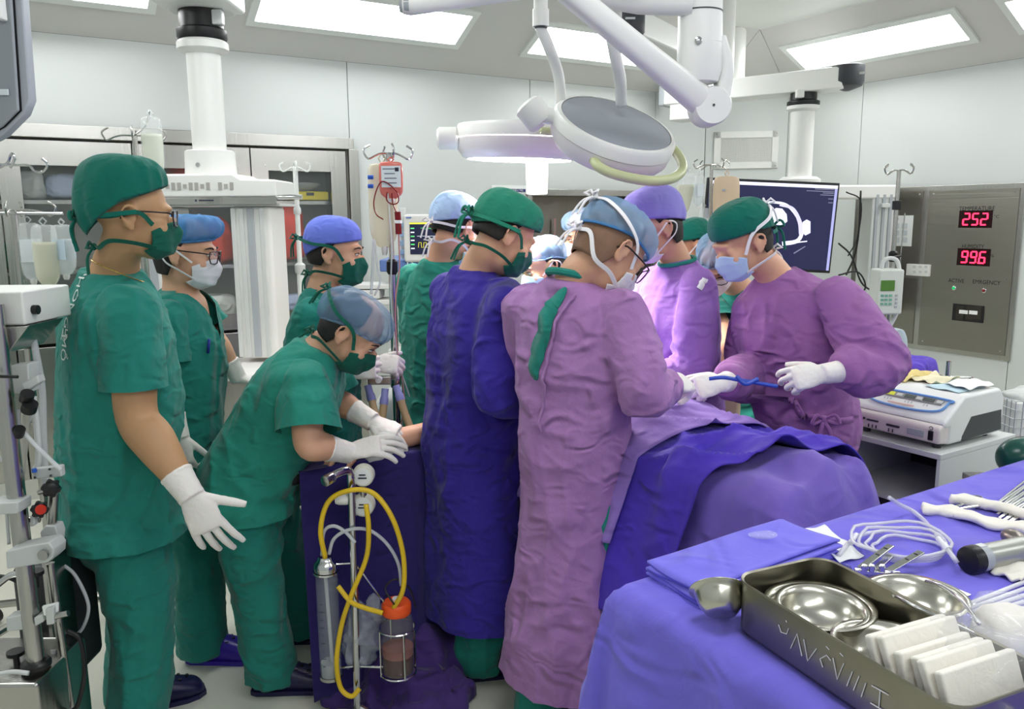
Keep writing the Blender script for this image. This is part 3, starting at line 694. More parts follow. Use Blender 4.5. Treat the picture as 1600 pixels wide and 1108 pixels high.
def bouffant(m, **k):
    bm_ = k.pop('band', None)
    def f(c, M, s, p):
        a = dict(front=12, side=4, back=-36, rx=.083, ry=.104, rz=.096, flat=.95, puff=.24, wr=.085, kw=15, name='bouffant_cap'); a.update(k)
        o = cap_part(c, M, s, m, p, **a)
        e = dict(a); P = []
        for i in range(48):
            phi = 2 * math.pi * i / 48; cph = math.cos(phi); e0 = R(a['side'] + (a['front'] - a['side']) * max(0, cph) ** 1.5 + (a['back'] - a['side']) * max(0, -cph) ** 1.2 + 1)
            P.append(c + M @ (V((math.sin(phi) * math.cos(e0) ** a['flat'] * a['rx'] * 1.02, cph * math.cos(e0) ** a['flat'] * a['ry'] * 1.02 - .012, math.sin(e0) * a['rz'] + .035)) * s))
        MB().tube(P, .004 * s, 6, closed=True).build('elastic_band', bm_ or m, o, smooth=True)
    return f
def mk(m, style, sm=None, **k):
    w = k.pop('width', .010)
    def f(c, M, s, p): mask_part(c, M, s, m, p, **k); straps(c, M, s, style, sm or STRAP, p, w)
    return f
GT = ('tie', .02, -.085)
# ---- the tall man at the far left of the picture, back half turned
wR1 = at(297, 773, 2.12)
P1 = person('standing person in green scrubs and green cap seen from behind, gloved hand hanging', 37, at(186, 785, 2.36), at(176, 428, 2.33), at(208, 338, 2.27), 24, 4, 'scrub',
    tie_cap(CAPG, front=16, back=-46, rz=.130, ry=.114, rx=.098, puff=.06, flat=.72, wr=.04, cy=-.026, seed=3), mk(MASKG, ('tie', -.005, -.088), MASKG, width=.012, top=-.008), eR=at(214, 650, 2.18), wR=wR1, eL=at(130, 640, 2.62), wL=at(150, 770, 2.66),
    handR=H((.42, .05, -1), (.12, -1, .0), (1, 0, 0), curl=(9, 12, 14, 14), spread=8, thumb=(52, 8, 4)), handL=H((0, 0, -1), (0, 1, 0), (1, 0, 0)),
    feet=[(-1.15, 2.26, 25), (-1.25, 2.47, 30)], col=SCRUB, hem=.085, glasses=True, hair=False, s=1.06, hs=.94, arm_k=1.32, gk=1.1, wide=1.12, sleeve=.74, voxel=.0085, shoe=CLOGN, skin=mat('skin_tan', (188, 146, 106), .5, sss=.12, vary=(14, .06, (1, 1, 1))), sleeve_r=.95)
# ---- man with spectacles behind him
P2 = person('person in green scrubs with glasses, blue bouffant cap and white mask behind tall man', 5, at(282, 690, 2.86), at(283, 455, 2.84), at(290, 396, 2.82), 2, 8, 'scrub',
    bouffant(BOU1, front=14, side=2, back=-30, shift=(0, .052, .004), puff=.30, seed=9), mk(MASKW, 'ear', top=-.006), eR=at(255, 590, 2.66), wR=at(280, 680, 2.62), eL=at(333, 525, 3.02), wL=at(372, 590, 3.05),
    handL=H((.9, .2, -.3), (0, 0, 1), (0, 1, 0)), handR=H((0, 0, -1), (0, -1, 0), (1, 0, 0)), feet=[(-1.14, 2.78, 0), (-1.0, 3.02, 0)], col=SCRUB, hem=.14, glasses=True, eyes=True, shoe=CLOGB, vneck=.16, sleeve=.7, skin=SKIN2)
# ---- periwinkle cap, green cloth mask
P3 = person('person in green scrubs with periwinkle cap and green cloth mask by the drip stand', 0, at(505, 700, 3.15), at(503, 453, 3.12), at(524, 396, 3.10), -2, 6, 'scrub',
    soft_cap(CAPV, front=10, side=0, back=-32, rz=.106, seed=4), mk(MASKG, ('tie', .045, -.085), MASKG, width=.011, top=-.004, bot=-.125), eR=at(468, 590, 2.98), wR=at(545, 580, 2.90), eL=at(512, 585, 3.3), wL=at(584, 568, 3.06),
    handR=H((1, .1, .12), (.1, -1, .2), (.2, 0, 1), curl=(42, 46, 50, 50)), handL=H((1, -.1, -.05), (.1, -.8, .6), (0, -.5, 1), curl=(48, 50, 52, 54)), feet=[(-.75, 3.1, 0), (-.7, 3.3, 0)], col=SCRUB, vneck=.14, hem=.12, eyes=True, hair_low=-.045, skin=SKIN2, sleeve=.7)
# ---- woman bent over the arm board
P4 = person('bending person in green scrubs with grey-blue hairnet pressing gauze on the patient arm', 0, at(392, 745, 2.60), at(498, 545, 2.58), at(549, 519, 2.56), -4, 42, 'scrub',
    bouffant(BOU2, front=4, side=-4, back=-40, puff=.16, ry=.112, seed=6), mk(MASKG, ('tie', .06, -.085), MASKG, width=.011), sR=at(480, 592, 2.44), sL=at(505, 580, 2.76), eR=at(482, 693, 2.36), wR=at(543, 707, 2.44), eL=at(520, 622, 2.76), wL=at(579, 657, 2.70),
    handR=H((1, .15, .20), (-.1, -.45, .9), (.2, 1, .3), curl=(14, 16, 18, 20), thumb=(35, 20, 10)), handL=H((1, -.1, -.42), (.3, -.3, 1), (0, -1, 0), curl=(22, 24, 26, 28), thumb=(30, 25, 10)),
    feet=[(-.84, 2.58, 5, .0), (-.80, 2.92, 5, .0)], col=SCRUB2, tcol=SCRUB, hem=.10, eyes=True, hair_low=-.06, shoe=CLOGN, skin=SKIN2, s=.98, wide=1.08, sleeve=.80, arm_k=1.12, gk=1.10, voxel=.0085, sleeve_r=1.18)
# ---- anaesthetist seen from behind
P5 = person('person in green scrubs and pale blue cap seen from behind before the patient monitor', 48, at(690, 680, 3.42), at(685, 407, 3.38), at(712, 357, 3.36), 45, 22, 'scrub',
    soft_cap(CAPW, front=6, side=0, back=-26, rz=.108, rx=.094, ry=.112, puff=.05, wr=.03, seed=8), mk(MASKW, ('tie', -.02, -.088), STRAP), eR=at(730, 540, 3.2), wR=at(775, 590, 3.3), eL=at(657, 560, 3.62), wL=at(700, 600, 3.8),
    feet=[(-.25, 3.4, 50), (-.4, 3.55, 50)], col=SCRUB2, hem=.14, sleeve=.75, hair_low=-.04, skin=SKIN2)
# ---- surgeon in blue-violet gown
P6 = person('surgeon in deep blue-violet gown and green tie cap, head bowed', 38, at(738, 690, 2.70), at(742, 424, 2.68), at(788, 368, 2.64), 20, 30, 'gown',
    tie_cap(CAPG2, front=12, side=0, back=-28, rz=.104, rx=.094, ry=.112, puff=.06, wr=.03, bz=.006, seed=12), mk(MASKG, ('tie', .012, -.075), MASKG, width=.010), eR=at(772, 615, 2.47), wR=at(850, 612, 2.62), eL=at(790, 560, 2.98), wL=at(850, 590, 2.95),
    feet=[(-.13, 2.66, 12), (-.20, 2.86, 20)], col=BLUEG, tcol=SCRUB, hem=.23, hemc=V((-.13, 2.72, 0)), shoe=CLOGN, hair_low=-.035, skin=SKIN2, skirt=.90, voxel=.0085, sleeve_r=1.02, handR=H((1, .3, -.2), (0, 0, 1), (0, 1, 0)), handL=H((1, -.2, -.2), (0, 0, 1), (0, -1, 0)))
# ---- blue mask beyond the table
P7 = person('person with pale hairnet and blue mask looking down beyond the operating table', 205, at(862, 640, 3.8), at(868, 458, 3.74), at(848, 416, 3.68), 205, 22, 'scrub',
    bouffant(BOU3, front=18, side=2, back=-30, puff=.16, seed=14), mk(MASKB, 'ear', top=-.002), eR=at(820, 540, 3.9), wR=at(790, 590, 3.7), eL=at(812, 540, 3.55), wL=at(790, 590, 3.5), feet=[(.1, 3.8, 205), (.25, 3.75, 205)], col=SCRUB2, eyes=True, skin=SKIN2, glasses=False, voxel=.012)
# ---- surgeon with back to camera
P8 = person('surgeon in mauve gown with back to the camera, blue bouffant cap and glasses', 55, at(895, 700, 2.34), at(892, 440, 2.30), at(955, 392, 2.28), 22, 42, 'gown',
    bouffant(BOU3, front=6, side=4, back=-18, puff=.16, band=BOU1, rx=.086, ry=.108, seed=17, wr=.06), mk(MASKW, ('tie', .075, -.02), STRAP, width=.012), eR=at(1008, 612, 2.15), wR=at(1050, 602, 2.37), eL=at(835, 600, 2.52), wL=at(905, 620, 2.66),
    handR=H((.6, .75, -.05), (.3, -.5, .8), (-.3, .3, 1), curl=(40, 44, 46, 48)), handL=H((1, .2, 0), (0, 0, 1), (0, -1, 0)), feet=[(.24, 2.20, 55), (.08, 2.36, 55)], col=MAUVE, tcol=SCRUB, hem=.20, hemc=V((.155, 2.32, 0)), glasses=True, shoe=CLOGN, skin=SKIN2, skirt=.80, hair_m=STUB, hair_low=-.07, wide=.95, voxel=.0085, sleeve_r=1.0)
# ---- head behind him
P9 = person('person with blue hairnet half hidden behind the mauve surgeon, pinkish mask', 200, at(935, 620, 4.1), at(928, 412, 4.05), at(914, 368, 4.0), 195, 18, 'scrub',
    bouffant(BOU3, front=14, side=4, back=-28, puff=.16, seed=19), mk(MASKP, ('tie', .05, -.08), STRAP), eR=at(910, 520, 4.2), wR=at(890, 590, 4.1), eL=at(925, 520, 3.85), wL=at(895, 590, 3.85), feet=[(.4, 4.1, 200), (.5, 4.0, 200)], col=SCRUB2, eyes=True, skin=SKIN2, voxel=.012)
# ---- violet gown, lavender cap
P10 = person('surgeon in violet gown and tall lavender cap with white mask, facing left', 205, at(1062, 655, 3.22), at(1060, 412, 3.22), at(1024, 357, 3.18), 196, 24, 'gown',
    soft_cap(CAPL, front=14, side=0, back=-26, rz=.128, rx=.092, ry=.114, flat=.66, puff=.05, sag=.02, wr=.02, seed=21), mk(MASKW, 'ear', top=-.03), sL=at(1092, 442, 3.02), eL=at(1082, 575, 2.98), wL=at(1000, 610, 2.95), eR=at(1000, 560, 3.45), wR=at(960, 610, 3.3),
    handL=H((-1, 0, -.1), (0, 0, 1), (0, 1, 0)), feet=[(.58, 3.3, 205), (.66, 3.14, 205)], col=VIOL, tcol=SCRUB, skin=SKIN2, hem=.3, wide=1.03, sleeve_r=1.12)
# ---- two more beyond
P11 = person('person beyond the table of whom mostly a round green cap shows', 190, at(1095, 620, 4.25), at(1092, 432, 4.2), at(1080, 384, 4.15), 190, 20, 'scrub',
    tie_cap(CAPG, bow=False, seed=23, rz=.10), mk(MASKW, 'ear'), eR=at(1070, 520, 4.35), wR=at(1050, 590, 4.2), eL=at(1085, 520, 4.0), wL=at(1055, 590, 4.0), feet=[(.95, 4.3, 190), (1.0, 4.15, 190)], col=SCRUB, voxel=.012)
P12 = person('person in green scrubs with hairnet bowing deeply between two surgeons', 235, at(1195, 620, 3.72), at(1158, 448, 3.66), at(1120, 412, 3.55), 250, 40, 'scrub',
    bouffant(BOU3, front=12, side=4, back=-30, puff=.10, seed=25), mk(MASKP, 'ear'), eR=at(1140, 540, 3.45), wR=at(1098, 585, 3.36), eL=at(1215, 560, 3.6), wL=at(1160, 600, 3.4), feet=[(1.15, 3.75, 220), (1.25, 3.65, 220)], col=SCRUB, eyes=True, glasses=True, skin=SKIN2, voxel=.012, handR=H((-1, -.2, -.3), (0, 0, 1), (0, 1, 0)))
# ---- surgeon at the patient's far side
P13 = person('surgeon in plum gown and green cap holding a blue cable, mask tied behind', 222, at(1262, 655, 2.86), at(1216, 432, 2.86), at(1160, 379, 2.80), 200, 24, 'gown',
    tie_cap(CAPG, front=3, side=2, back=-14, rz=.108, rx=.092, ry=.112, puff=.03, flat=.74, bow=True, ph0=120, bz=.0, seed=27), mk(MASKB, ('tie', .085, -.07), STRAP, width=.011), sL=at(1312, 462, 2.66), sR=at(1178, 470, 3.02), eL=at(1372, 572, 2.54), wL=at(1288, 584, 2.48), eR=at(1175, 585, 2.95), wR=at(1130, 598, 2.60),
    handL=H((-1, .0, -.16), (.0, -.85, .5), (-.1, -.1, 1), curl=(30, 36, 42, 46), thumb=(30, 30, 20)), handR=H((-1, -.25, -.12), (-.2, -.8, .45), (-.4, 0, 1), curl=(50, 54, 56, 58), thumb=(25, 35, 30)), feet=[(.94, 2.98, 222), (1.08, 2.86, 222)], col=MAGEN, tcol=SCRUB, hem=.30, wide=1.0, skirt=.82, voxel=.0085, skin=SKIN2, sleeve_r=1.25, ylat=232, hair_low=-.05)

def neck_ring(P, neck, r, t, m, name, tilt=(0, 0, 0)):
    """a band of cloth or a chain lying round the neck"""
    n = (V((0, 0, 1)) + V(tilt)).normalized(); e1 = n.orthogonal().normalized(); e2 = n.cross(e1)
    MB().tube([neck + (e1 * math.cos(a) + e2 * math.sin(a)) * r for a in np.linspace(0, 2 * math.pi, 36, endpoint=False)], t, 8, closed=True).build(name, m, P['body'], smooth=True)
neck_ring(P8, at(894, 433, 2.30), .068, .011, SCRUB, 'scrub_collar', (.25, .2, 0)); neck_ring(P10, at(1058, 408, 3.2), .070, .008, SCRUB2, 'scrub_collar', (-.2, -.1, 0))
neck_ring(P1, at(187, 424, 2.31), .078, .0016, mat('gold', (206, 170, 90), .25, 1.0), 'necklace', (.45, .2, 0))
# ================================================================ BACKGROUND FITTINGS
def wl(px, py, off=0.0): return onplane(px, py, ab(AW - off, 0), A)
def wr(px, py, off=0.0): return onplane(px, py, ab(0, BW - off), B)
WARM = mat('cabinet_interior', (198, 198, 190), .6)
# ---- built-in steel cabinet
cb = thing('storage_cabinet', 'built-in stainless steel cabinet with glazed doors along the wall', 'cabinet', ab(AW, .7, 0))
m = MB(); D = .46
m.box(ab(AW + D, .33, 1.05), 3.46, .02, 2.1, ML).box(ab(AW + D / 2, B0 + .01, 1.05), .02, D, 2.1, ML).box(ab(AW + D / 2, 2.05, 1.05), .02, D, 2.1, ML)
m.box(ab(AW + D / 2, .33, 2.09), 3.46, D, .02, ML).box(ab(AW + D / 2, .33, .06), 3.46, D, .12, ML); m.build('carcass', WARM, cb)
for z in (.95, 1.30, 1.70): MB().box(ab(AW + D / 2 + .03, .33, z), 3.42, D - .08, .022, ML).build('shelf', STEEL, cb)
m = MB(); m.box(ab(AW - .012, .33, 2.085), 3.5, .03, .075, ML).box(ab(AW - .012, 2.075, 1.02), .07, .03, 2.06, ML); m.build('trim_frame', STEEL, cb, bevel=.004)
edges = [-1.4, -.66, .04, .72, 1.40, 2.03]
for i in range(5):
    b0, b1 = edges[i] + .004, edges[i + 1] - .004; w = b1 - b0; bc = (b0 + b1) / 2; fr = .105; z0, z1 = .90, 2.035; wz0, wz1 = 1.0, 1.90
    d = MB(); ya = AW + .012
    d.box(ab(ya, b0 + fr / 2, (z0 + z1) / 2), fr, .022, z1 - z0, ML).box(ab(ya, b1 - fr / 2, (z0 + z1) / 2), fr, .022, z1 - z0, ML)
    d.box(ab(ya, bc, (wz1 + z1) / 2), w - 2 * fr, .022, z1 - wz1, ML).box(ab(ya, bc, (z0 + wz0) / 2), w - 2 * fr, .022, wz0 - z0, ML)
    do = d.build('door', STEEL, cb); MB().box(ab(ya + .004, bc, (wz0 + wz1) / 2), w - 2 * fr + .01, .005, wz1 - wz0 + .01, ML).build('window_pane', GLASSM, do)
    sc = MB()
    for sb in (b0 + .09, b1 - .09): sc.lathe(ab(ya - .011, sb, wz1 + .03), [(.006, 0), (.004, .003)], -A, 8)
    sc.build('screw', CHROME, do)
    MB().tube([ab(ya - .02, b1 - .05, 1.22), ab(ya - .04, b1 - .05, 1.24), ab(ya - .04, b1 - .05, 1.36), ab(ya - .02, b1 - .05, 1.38)], .006, 8).build('handle', CHROME, do, smooth=True)
    ld = MB().box(ab(ya, bc, .50), w, .022, .76, ML).build('lower_door', STEEL, cb, bevel=.003)
# contents
def package(name, c, sx, sy, sz, m, label, cat, sd, grp=None, lump=.25):
    rs = np.random.RandomState(sd); gs = [loft_geo([(c - Z * sz * .48, B * sx * .40, A * sy * .40), (c - Z * sz * .40, B * sx * .49, A * sy * .48), (c + Z * 0, B * sx * .5, A * sy * .5), (c + Z * sz * .38, B * sx * .46, A * sy * .45), (c + Z * sz * .48, B * sx * .36, A * sy * .36)], 32, 20, 3.2)]
    o = fuse(name, gs, min(sx, sy, sz) / 12, 2, m, None, lambda co, no: lump * min(sx, sy, sz) * (ridge(co * 11 + sd) ** 2 - .4) * .35)
    return tag(o, label, cat, grp)
LINB = cloth('linen_pale_blue', (176, 188, 214), crease=.01); LINW = cloth('linen_white', (208, 212, 208), crease=.01); LING = cloth('linen_green', (96, 158, 134), crease=.01); REDB = mat('red_bag', (206, 58, 36), .45, bump=[(9, .012, (1, 1, .6))])
package('linen_pack', ab(5.52, .40, 1.79), .26, .22, .14, LINB, 'pale blue folded linen pack on upper cabinet shelf', 'linen', 1); package('linen_pack', ab(5.52, .17, 1.80), .20, .22, .17, LINW, 'white wrapped pack beside pale blue linen in the cabinet', 'linen', 2)
package('linen_pack', ab(5.50, .03, 1.40), .3, .24, .15, LING, 'light green folded linen on the middle cabinet shelf', 'linen', 3)
package('bag', ab(5.53, 1.57, 1.51), .40, .26, .38, REDB, 'large red bag on middle cabinet shelf right of the pendant', 'bag', 4, 'red bags in the cabinet'); package('bag', ab(5.53, 1.08, 1.46), .44, .26, .30, REDB, 'red bag on middle cabinet shelf seen behind the pendant columns', 'bag', 5, 'red bags in the cabinet'); package('bag', ab(5.53, 1.14, 1.86), .40, .24, .20, REDB, 'red bag on the top cabinet shelf behind the pendant', 'bag', 6, 'red bags in the cabinet')
package('linen_pack', ab(5.5, 1.1, 1.04), .4, .26, .15, LINW, 'white pack low in the cabinet behind the bespectacled person', 'linen', 7); package('linen_pack', ab(5.5, 1.7, 1.03), .4, .26, .12, LINB, 'grey-blue pack on the low shelf behind the drip stand', 'linen', 8)
t = thing('plastic_box', 'flat yellow plastic box on the top shelf of the cabinet', 'box', ab(5.5, 1.80, 1.712)); c = ab(5.5, 1.80, 1.745)
MB().box(c, .26, .2, .06, ML).build('body', mat('yellow_plastic', (226, 206, 40), .4), t, bevel=.01); MB().box(c + Z * .012 - A * .102, .05, .004, .02, ML).build('label', DARK, t)
t = thing('glass_dish', 'shallow clear dish standing on the yellow box in the cabinet', 'dish', ab(5.5, 1.74, 1.776)); MB().lathe(ab(5.5, 1.74, 1.777), [(.06, 0), (.13, .02), (.165, .05), (.16, .052), (.125, .026), (.0, .008)], Z, 28, cap=False).build('bowl', CLEAR, t, smooth=True)
# ---- steel hatch recess
t = tag(bpy.data.objects.new('steel_hatch', None), 'recessed stainless steel hatch in the wall beyond the surgeons', 'hatch'); COL.objects.link(t); t['kind'] = 'thing'
m = MB(); b0, b1, z0, z1 = 3.5, 4.75, .85, 1.77; bc, zc = (b0 + b1) / 2, (z0 + z1) / 2
m.box(ab(AW + .40, bc, zc), b1 - b0, .01, z1 - z0, ML); STEELH = mat('hatch_steel', (150, 148, 140), .32, 1.0, bump=[(3, .02, (1, 1, .5))])
m.box(ab(AW + .2, b0 + .005, zc), .01, .4, z1 - z0, ML).box(ab(AW + .2, b1 - .005, zc), .01, .4, z1 - z0, ML).box(ab(AW + .2, bc, z1 - .005), b1 - b0, .4, .01, ML).box(ab(AW + .2, bc, z0 + .005), b1 - b0, .4, .01, ML)
m.build('liner', STEELH, t)
m = MB(); m.box(ab(AW - .012, bc, z1 + .012), b1 - b0 + .08, .045, .05, ML).box(ab(AW - .008, b0 - .015, zc), .04, .03, z1 - z0, ML).box(ab(AW - .008, b1 + .015, zc), .04, .03, z1 - z0, ML).box(ab(AW - .008, bc, z0 - .02), b1 - b0 + .08, .03, .04, ML); m.build('trim_frame', STEEL, t, bevel=.003)
MB().box(ab(AW + .36, 3.98, 1.27), .02, .01, .62, ML).build('mirror_strip', CHROME, t)
# ---- poster
p0, p1 = wl(768, 289, .004), wl(832, 352, .004); pc = (p0 + p1) / 2; pw = (p1 - p0).dot(B)
t = thing('poster', 'white notice with dark blue heading on wall above the green caps', 'poster', pc); MB().box(pc, pw, .003, abs(p0.z - p1.z), ML).build('sheet', PAPER, t)
q = wl(800, 297.5, .007); MB().box(q, .24, .002, .022, ML).build('heading_bar', mat('navy_print', (36, 44, 110), .6), t)
INK = mat('ink', (40, 44, 66), .7)
lettering('heading_text', 'PHÁC ĐỒ ĐIỀU TRỊ', .017, q - A * .002, B, Z, PAPER, t, .2); lettering('heading_text', 'NGỘ ĐỘC THUỐC TÊ', .024, wl(802, 305.5, .007), B, Z, INK, t, .27)
# ---- right wall: steel service panel
sp_ = thing('control_panel', 'stainless wall panel with red temperature and humidity displays', 'control panel', wr(1470, 560)); mA = -A
def pbox(px0, py0, px1, py1, th, off=0.0):
    a, b = wr(px0, py0, off), wr(px1, py1, off); c = (a + b) / 2 - B * th / 2; return MB().box(c, abs((b - a).dot(A)), th, abs(a.z - b.z), MR)
def rbox(a0, a1, z0, z1, th, off=0.0): return MB().box(ab((a0 + a1) / 2, BW - off - th / 2, (z0 + z1) / 2), abs(a1 - a0), th, abs(z1 - z0), MR)
rbox(2.885, 4.17, .585, 1.80, .012).build('frame', STEEL, sp_, bevel=.003)
BRUSH = mat('panel_steel', (150, 147, 138), .33, 1.0, bump=[(40, .0008, (.02, .02, 1)), (2.2, .006, (.3, .3, 1))], vary=(2.5, .12, (.4, .4, 1.5)))
rbox(2.92, 3.555, .62, 1.765, .006, .012).build('front_plate', BRUSH, sp_); rbox(3.60, 4.14, 1.135, 1.765, .006, .012).build('front_plate', BRUSH, sp_); rbox(3.60, 4.14, .62, 1.115, .006, .012).build('front_plate', BRUSH, sp_)
sc = MB()
for a_, z_ in ((2.95, 1.74), (3.52, 1.74), (2.95, .65), (3.52, .65), (2.95, 1.15), (3.53, 1.15), (3.63, 1.74), (4.11, 1.74)): sc.lathe(ab(a_, BW - .018, z_), [(.008, 0), (.006, .004)], -B, 8)
sc.build('screw', CHROME, sp_)
LED = mat('led_digit', (255, 40, 70), .4, emit=5.0, ecol=(255, 30, 60)); LEDBG = mat('led_window', (34, 8, 12), .2)
SEG = {'0': 'abcdef', '1': 'bc', '2': 'abged', '3': 'abgcd', '4': 'fgbc', '5': 'afgcd', '6': 'afgedc', '7': 'abc', '8': 'abcdefg', '9': 'abcdfg'}
def digits(txt, px, py, h, w, parent):
    c = wr(px, py, .0185); ux = mA
    MB().box(c + B * .002, w, .004, h * 1.55, MR).build('display_window', LEDBG, parent)
    n = len([k for k in txt if k != '.']); dw = w * .80 / n; x = -w * .40 + dw * .5
    for ch in txt:
        if ch == '.': MB().box(c + ux * (x - dw * .42) - Z * h * .5 - B * .003, .008, .003, .008, MR).build('digit', LED, parent); continue
        m = MB(); gw, gh = dw * .62, h; tk = h * .12; cc = c + ux * x - B * .0025
        for sg in SEG[ch]:
            dx, dz, hor = {'a': (0, .5, 1), 'g': (0, 0, 1), 'd': (0, -.5, 1), 'b': (.5, .25, 0), 'c': (.5, -.25, 0), 'f': (-.5, .25, 0), 'e': (-.5, -.25, 0)}[sg]
            m.box(cc + ux * (dx * gw + dz * h * .12) + Z * dz * gh, gw * .9 if hor else tk, .003, tk if hor else gh * .45, MR)
        m.build('digit', LED, parent); x += dw
digits('252', 1524, 342.5, .078, .235, sp_); digits('99.6', 1521, 402, .078, .235, sp_)
ETCH = mat('etched_text', (24, 22, 22), .8)
for s_, px, py, sz, w in (('TEMPERATURE', 1526, 326, .042, .25), ('HUMIDITY', 1520, 385.5, .042, .155), ('ACTIVE', 1494, 439, .04, .115), ('EMRGENCY', 1541, 441.5, .04, .19), ('°C', 1557, 338.5, .03, .035), ('%', 1550.5, 400, .03, .022)):
    lettering('etched_lettering', s_, sz, wr(px, py, .019), mA, Z, ETCH, sp_, w)
for px, py, mm in ((1491, 450, mat('green_led', (20, 150, 90), .3, emit=.6, ecol=(20, 190, 100))), (1538, 454, mat('red_lamp', (130, 20, 24), .3))):
    c = wr(px, py, .018); MB().lathe(c, [(.017, 0), (.017, .006), (.012, .010)], -B, 16).build('lamp_ring', CHROME, sp_, smooth=True); MB().lathe(c - B * .008, [(.012, 0), (.010, .006), (.004, .009)], -B, 14).build('indicator_lamp', mm, sp_, smooth=True)
sk = pbox(1490, 474, 1536, 505, .008, .018).build('socket_plate', BLACK, sp_, bevel=.002)
for px in (1500, 1516, 1528): pbox(px - 5, 478, px + 5, 500, .003, .026).build('socket', mat('socket_brown', (44, 38, 28), .5), sk)
pbox(1499, 484, 1512, 491, .002, .0295).build('sticker', PAPER, sk); pbox(1514.5, 485, 1527, 492, .002, .0295).build('sticker', PAPER, sk)
t = thing('notice_sheet', 'white printed sheet taped to the left half of the steel wall panel', 'paper sheet', wr(1394, 362, .019)); pbox(1364, 337, 1424, 385, .002, .0185).build('sheet', PAPER, t)
lettering('print', 'CONTROL', .02, wr(1396, 342, .0225), mA, Z, INK, t, .09)
for i in range(4):
    for j in range(3): pbox(1372 + 12.5 * i, 349 + 11 * j, 1380 + 12.5 * i, 357 + 11 * j, .001, .0215).build('printed_box', mat('print_grey', (204, 212, 216), .7), t)
t = thing('wall_outlet', 'white double wall outlet fixed to the steel panel', 'outlet', wr(1436, 423, .02)); pbox(1420, 412, 1454, 432, .03, .018).build('box', PLASTIC, t, bevel=.004)
for i in range(3):
    for j in range(2): pbox(1427 + 9 * i, 415 + 8 * j, 1431 + 9 * i, 419 + 8 * j, .002, .0485).build('socket', LGREY, t)
# ---- air grille on the corner wall
pc = CN0 + (CN1 - CN0) * .5 - cn * .002; gz = 2.155
def cp(u, z, off): return CN0 + cd * (cl / 2 + u) - cn * off + Z * z
t = thing('air_grille', 'white perforated air grille on the corner wall', 'grille', cp(0, gz, .0))
fw, fh = .545, .315
m = MB()
for du, dz, sx, sz in ((0, fh / 2 - .028, fw, .056), (0, -fh / 2 + .028, fw, .056), (-fw / 2 + .028, 0, .056, fh), (fw / 2 - .028, 0, .056, fh)): m.box(cp(du, gz + dz, .009), sx, .018, sz, MC)
m.build('frame', PLASTIC, t, bevel=.003)
MB().box(cp(0, gz, .003), fw - .1, .004, fh - .1, MC).build('backing', DARK, t)
m = MB()
for i in range(38): m.box(cp(-fw / 2 + .06 + i * (fw - .12) / 37, gz, .008), .0078, .006, fh - .1, MC)
for i in range(18): m.box(cp(0, gz - fh / 2 + .06 + i * (fh - .12) / 17, .008), fw - .1, .006, .0075, MC)
tag(m.build('perforated_mesh', PLASTIC, t), kind='stuff')
sc = MB()
for u in (-1, 1):
    for z in (-1, 1): sc.lathe(cp(u * (fw / 2 - .02), gz + z * (fh / 2 - .02), .018), [(.007, 0), (.005, .003)], -cn, 8)
sc.build('screw', GREYPL, t)
# ---- left ceiling pendant
PX, PY = -1.505, 4.2; T = lambda x, y, z: V((x, y, z))
pd = thing('ceiling_pendant', 'white ceiling pendant with round column and service head before the cabinet', 'ceiling pendant', (PX, PY, .9))
m = MB(); m.hexa([T(PX - .17, PY + .1, 2.60), T(PX + .19, PY + .1, 2.60), T(PX + .22, 2.3, 2.60), T(PX - .16, 2.3, 2.60), T(PX - .17, PY + .1, 2.72), T(PX + .19, PY + .1, 2.72), T(PX + .22, 2.3, 2.80), T(PX - .16, 2.3, 2.80)])
m.lathe(T(PX, PY + .02, 2.595), [(.16, 0), (.17, .02), (.17, .05)], Z, 28); m.build('arm', PLASTIC, pd, bevel=.015)
MB().lathe(T(PX + .03, 2.45, 2.78), [(.15, 0), (.15, .24)], Z, 28).build('ceiling_mount', PLASTIC, pd, smooth=True)
c = T(PX, PY, 0)
MB().lathe(c + Z * 2.46, [(.112, 0), (.118, .01), (.118, .045), (.104, .055), (.104, .14), (.09, .142)], Z, 32).build('bearing', BLACK, pd, smooth=True)
MB().box(c + V((.10, -.05, 2.555)), .05, .05, .07).build('brake_block', LGREY, pd, bevel=.008)
MB().lathe(c + Z * 2.395, [(.09, 0), (.122, .02), (.122, .05), (.11, .062)], Z, 32).build('collar', PLASTIC, pd, smooth=True)
MB().lathe(c + Z * 1.92, [(.081, 0), (.081, .49)], Z, 32).build('column', PLASTIC, pd, smooth=True)
MB().lathe(c + Z * 1.815, [(.125, 0), (.122, .05), (.120, .115), (.112, .120), (.083, .121)], Z, 32).build('hub', PLASTIC, pd, smooth=True)
k = MB(); k.lathe(c + V((-.02, -.122, 1.86)), [(.012, 0), (.010, .004)], V((0, -1, 0)), 12); k.build('screw', CHROME, pd)
hx0, hx1 = PX - .36, PX + .37
m = MB(); prof = [(hx0, 1.70), (hx0 + .02, 1.745), (PX - .16, 1.815), (PX + .16, 1.815), (PX + .20, 1.790), (hx1, 1.785), (hx1, 1.70)]
m.prism([T(x, PY - .17, z) for x, z in prof], (0, .34, 0)); m.build('head', PLASTIC, pd, bevel=.012)
MB().box(T(PX, PY - .172, 1.685), .74, .012, .034).build('steel_strip', STEEL, pd, bevel=.002)
lb = MB()
for i in range(11): lb.box(T(PX - .155 + .028 * i + (.03 if i > 7 else 0), PY - .172, 1.755), .017, .004, .036 if i % 3 else .02)
lb.build('label_strip', mat('label_grey', (168, 166, 160), .6), pd)['kind'] = 'stuff'
MB().box(T(PX - .02, PY - .1795, 1.687), .006, .003, .010).build('maker_mark', INK, pd); MB().box(T(PX + .03, PY - .1795, 1.687), .07, .003, .006).build('maker_mark', INK, pd)
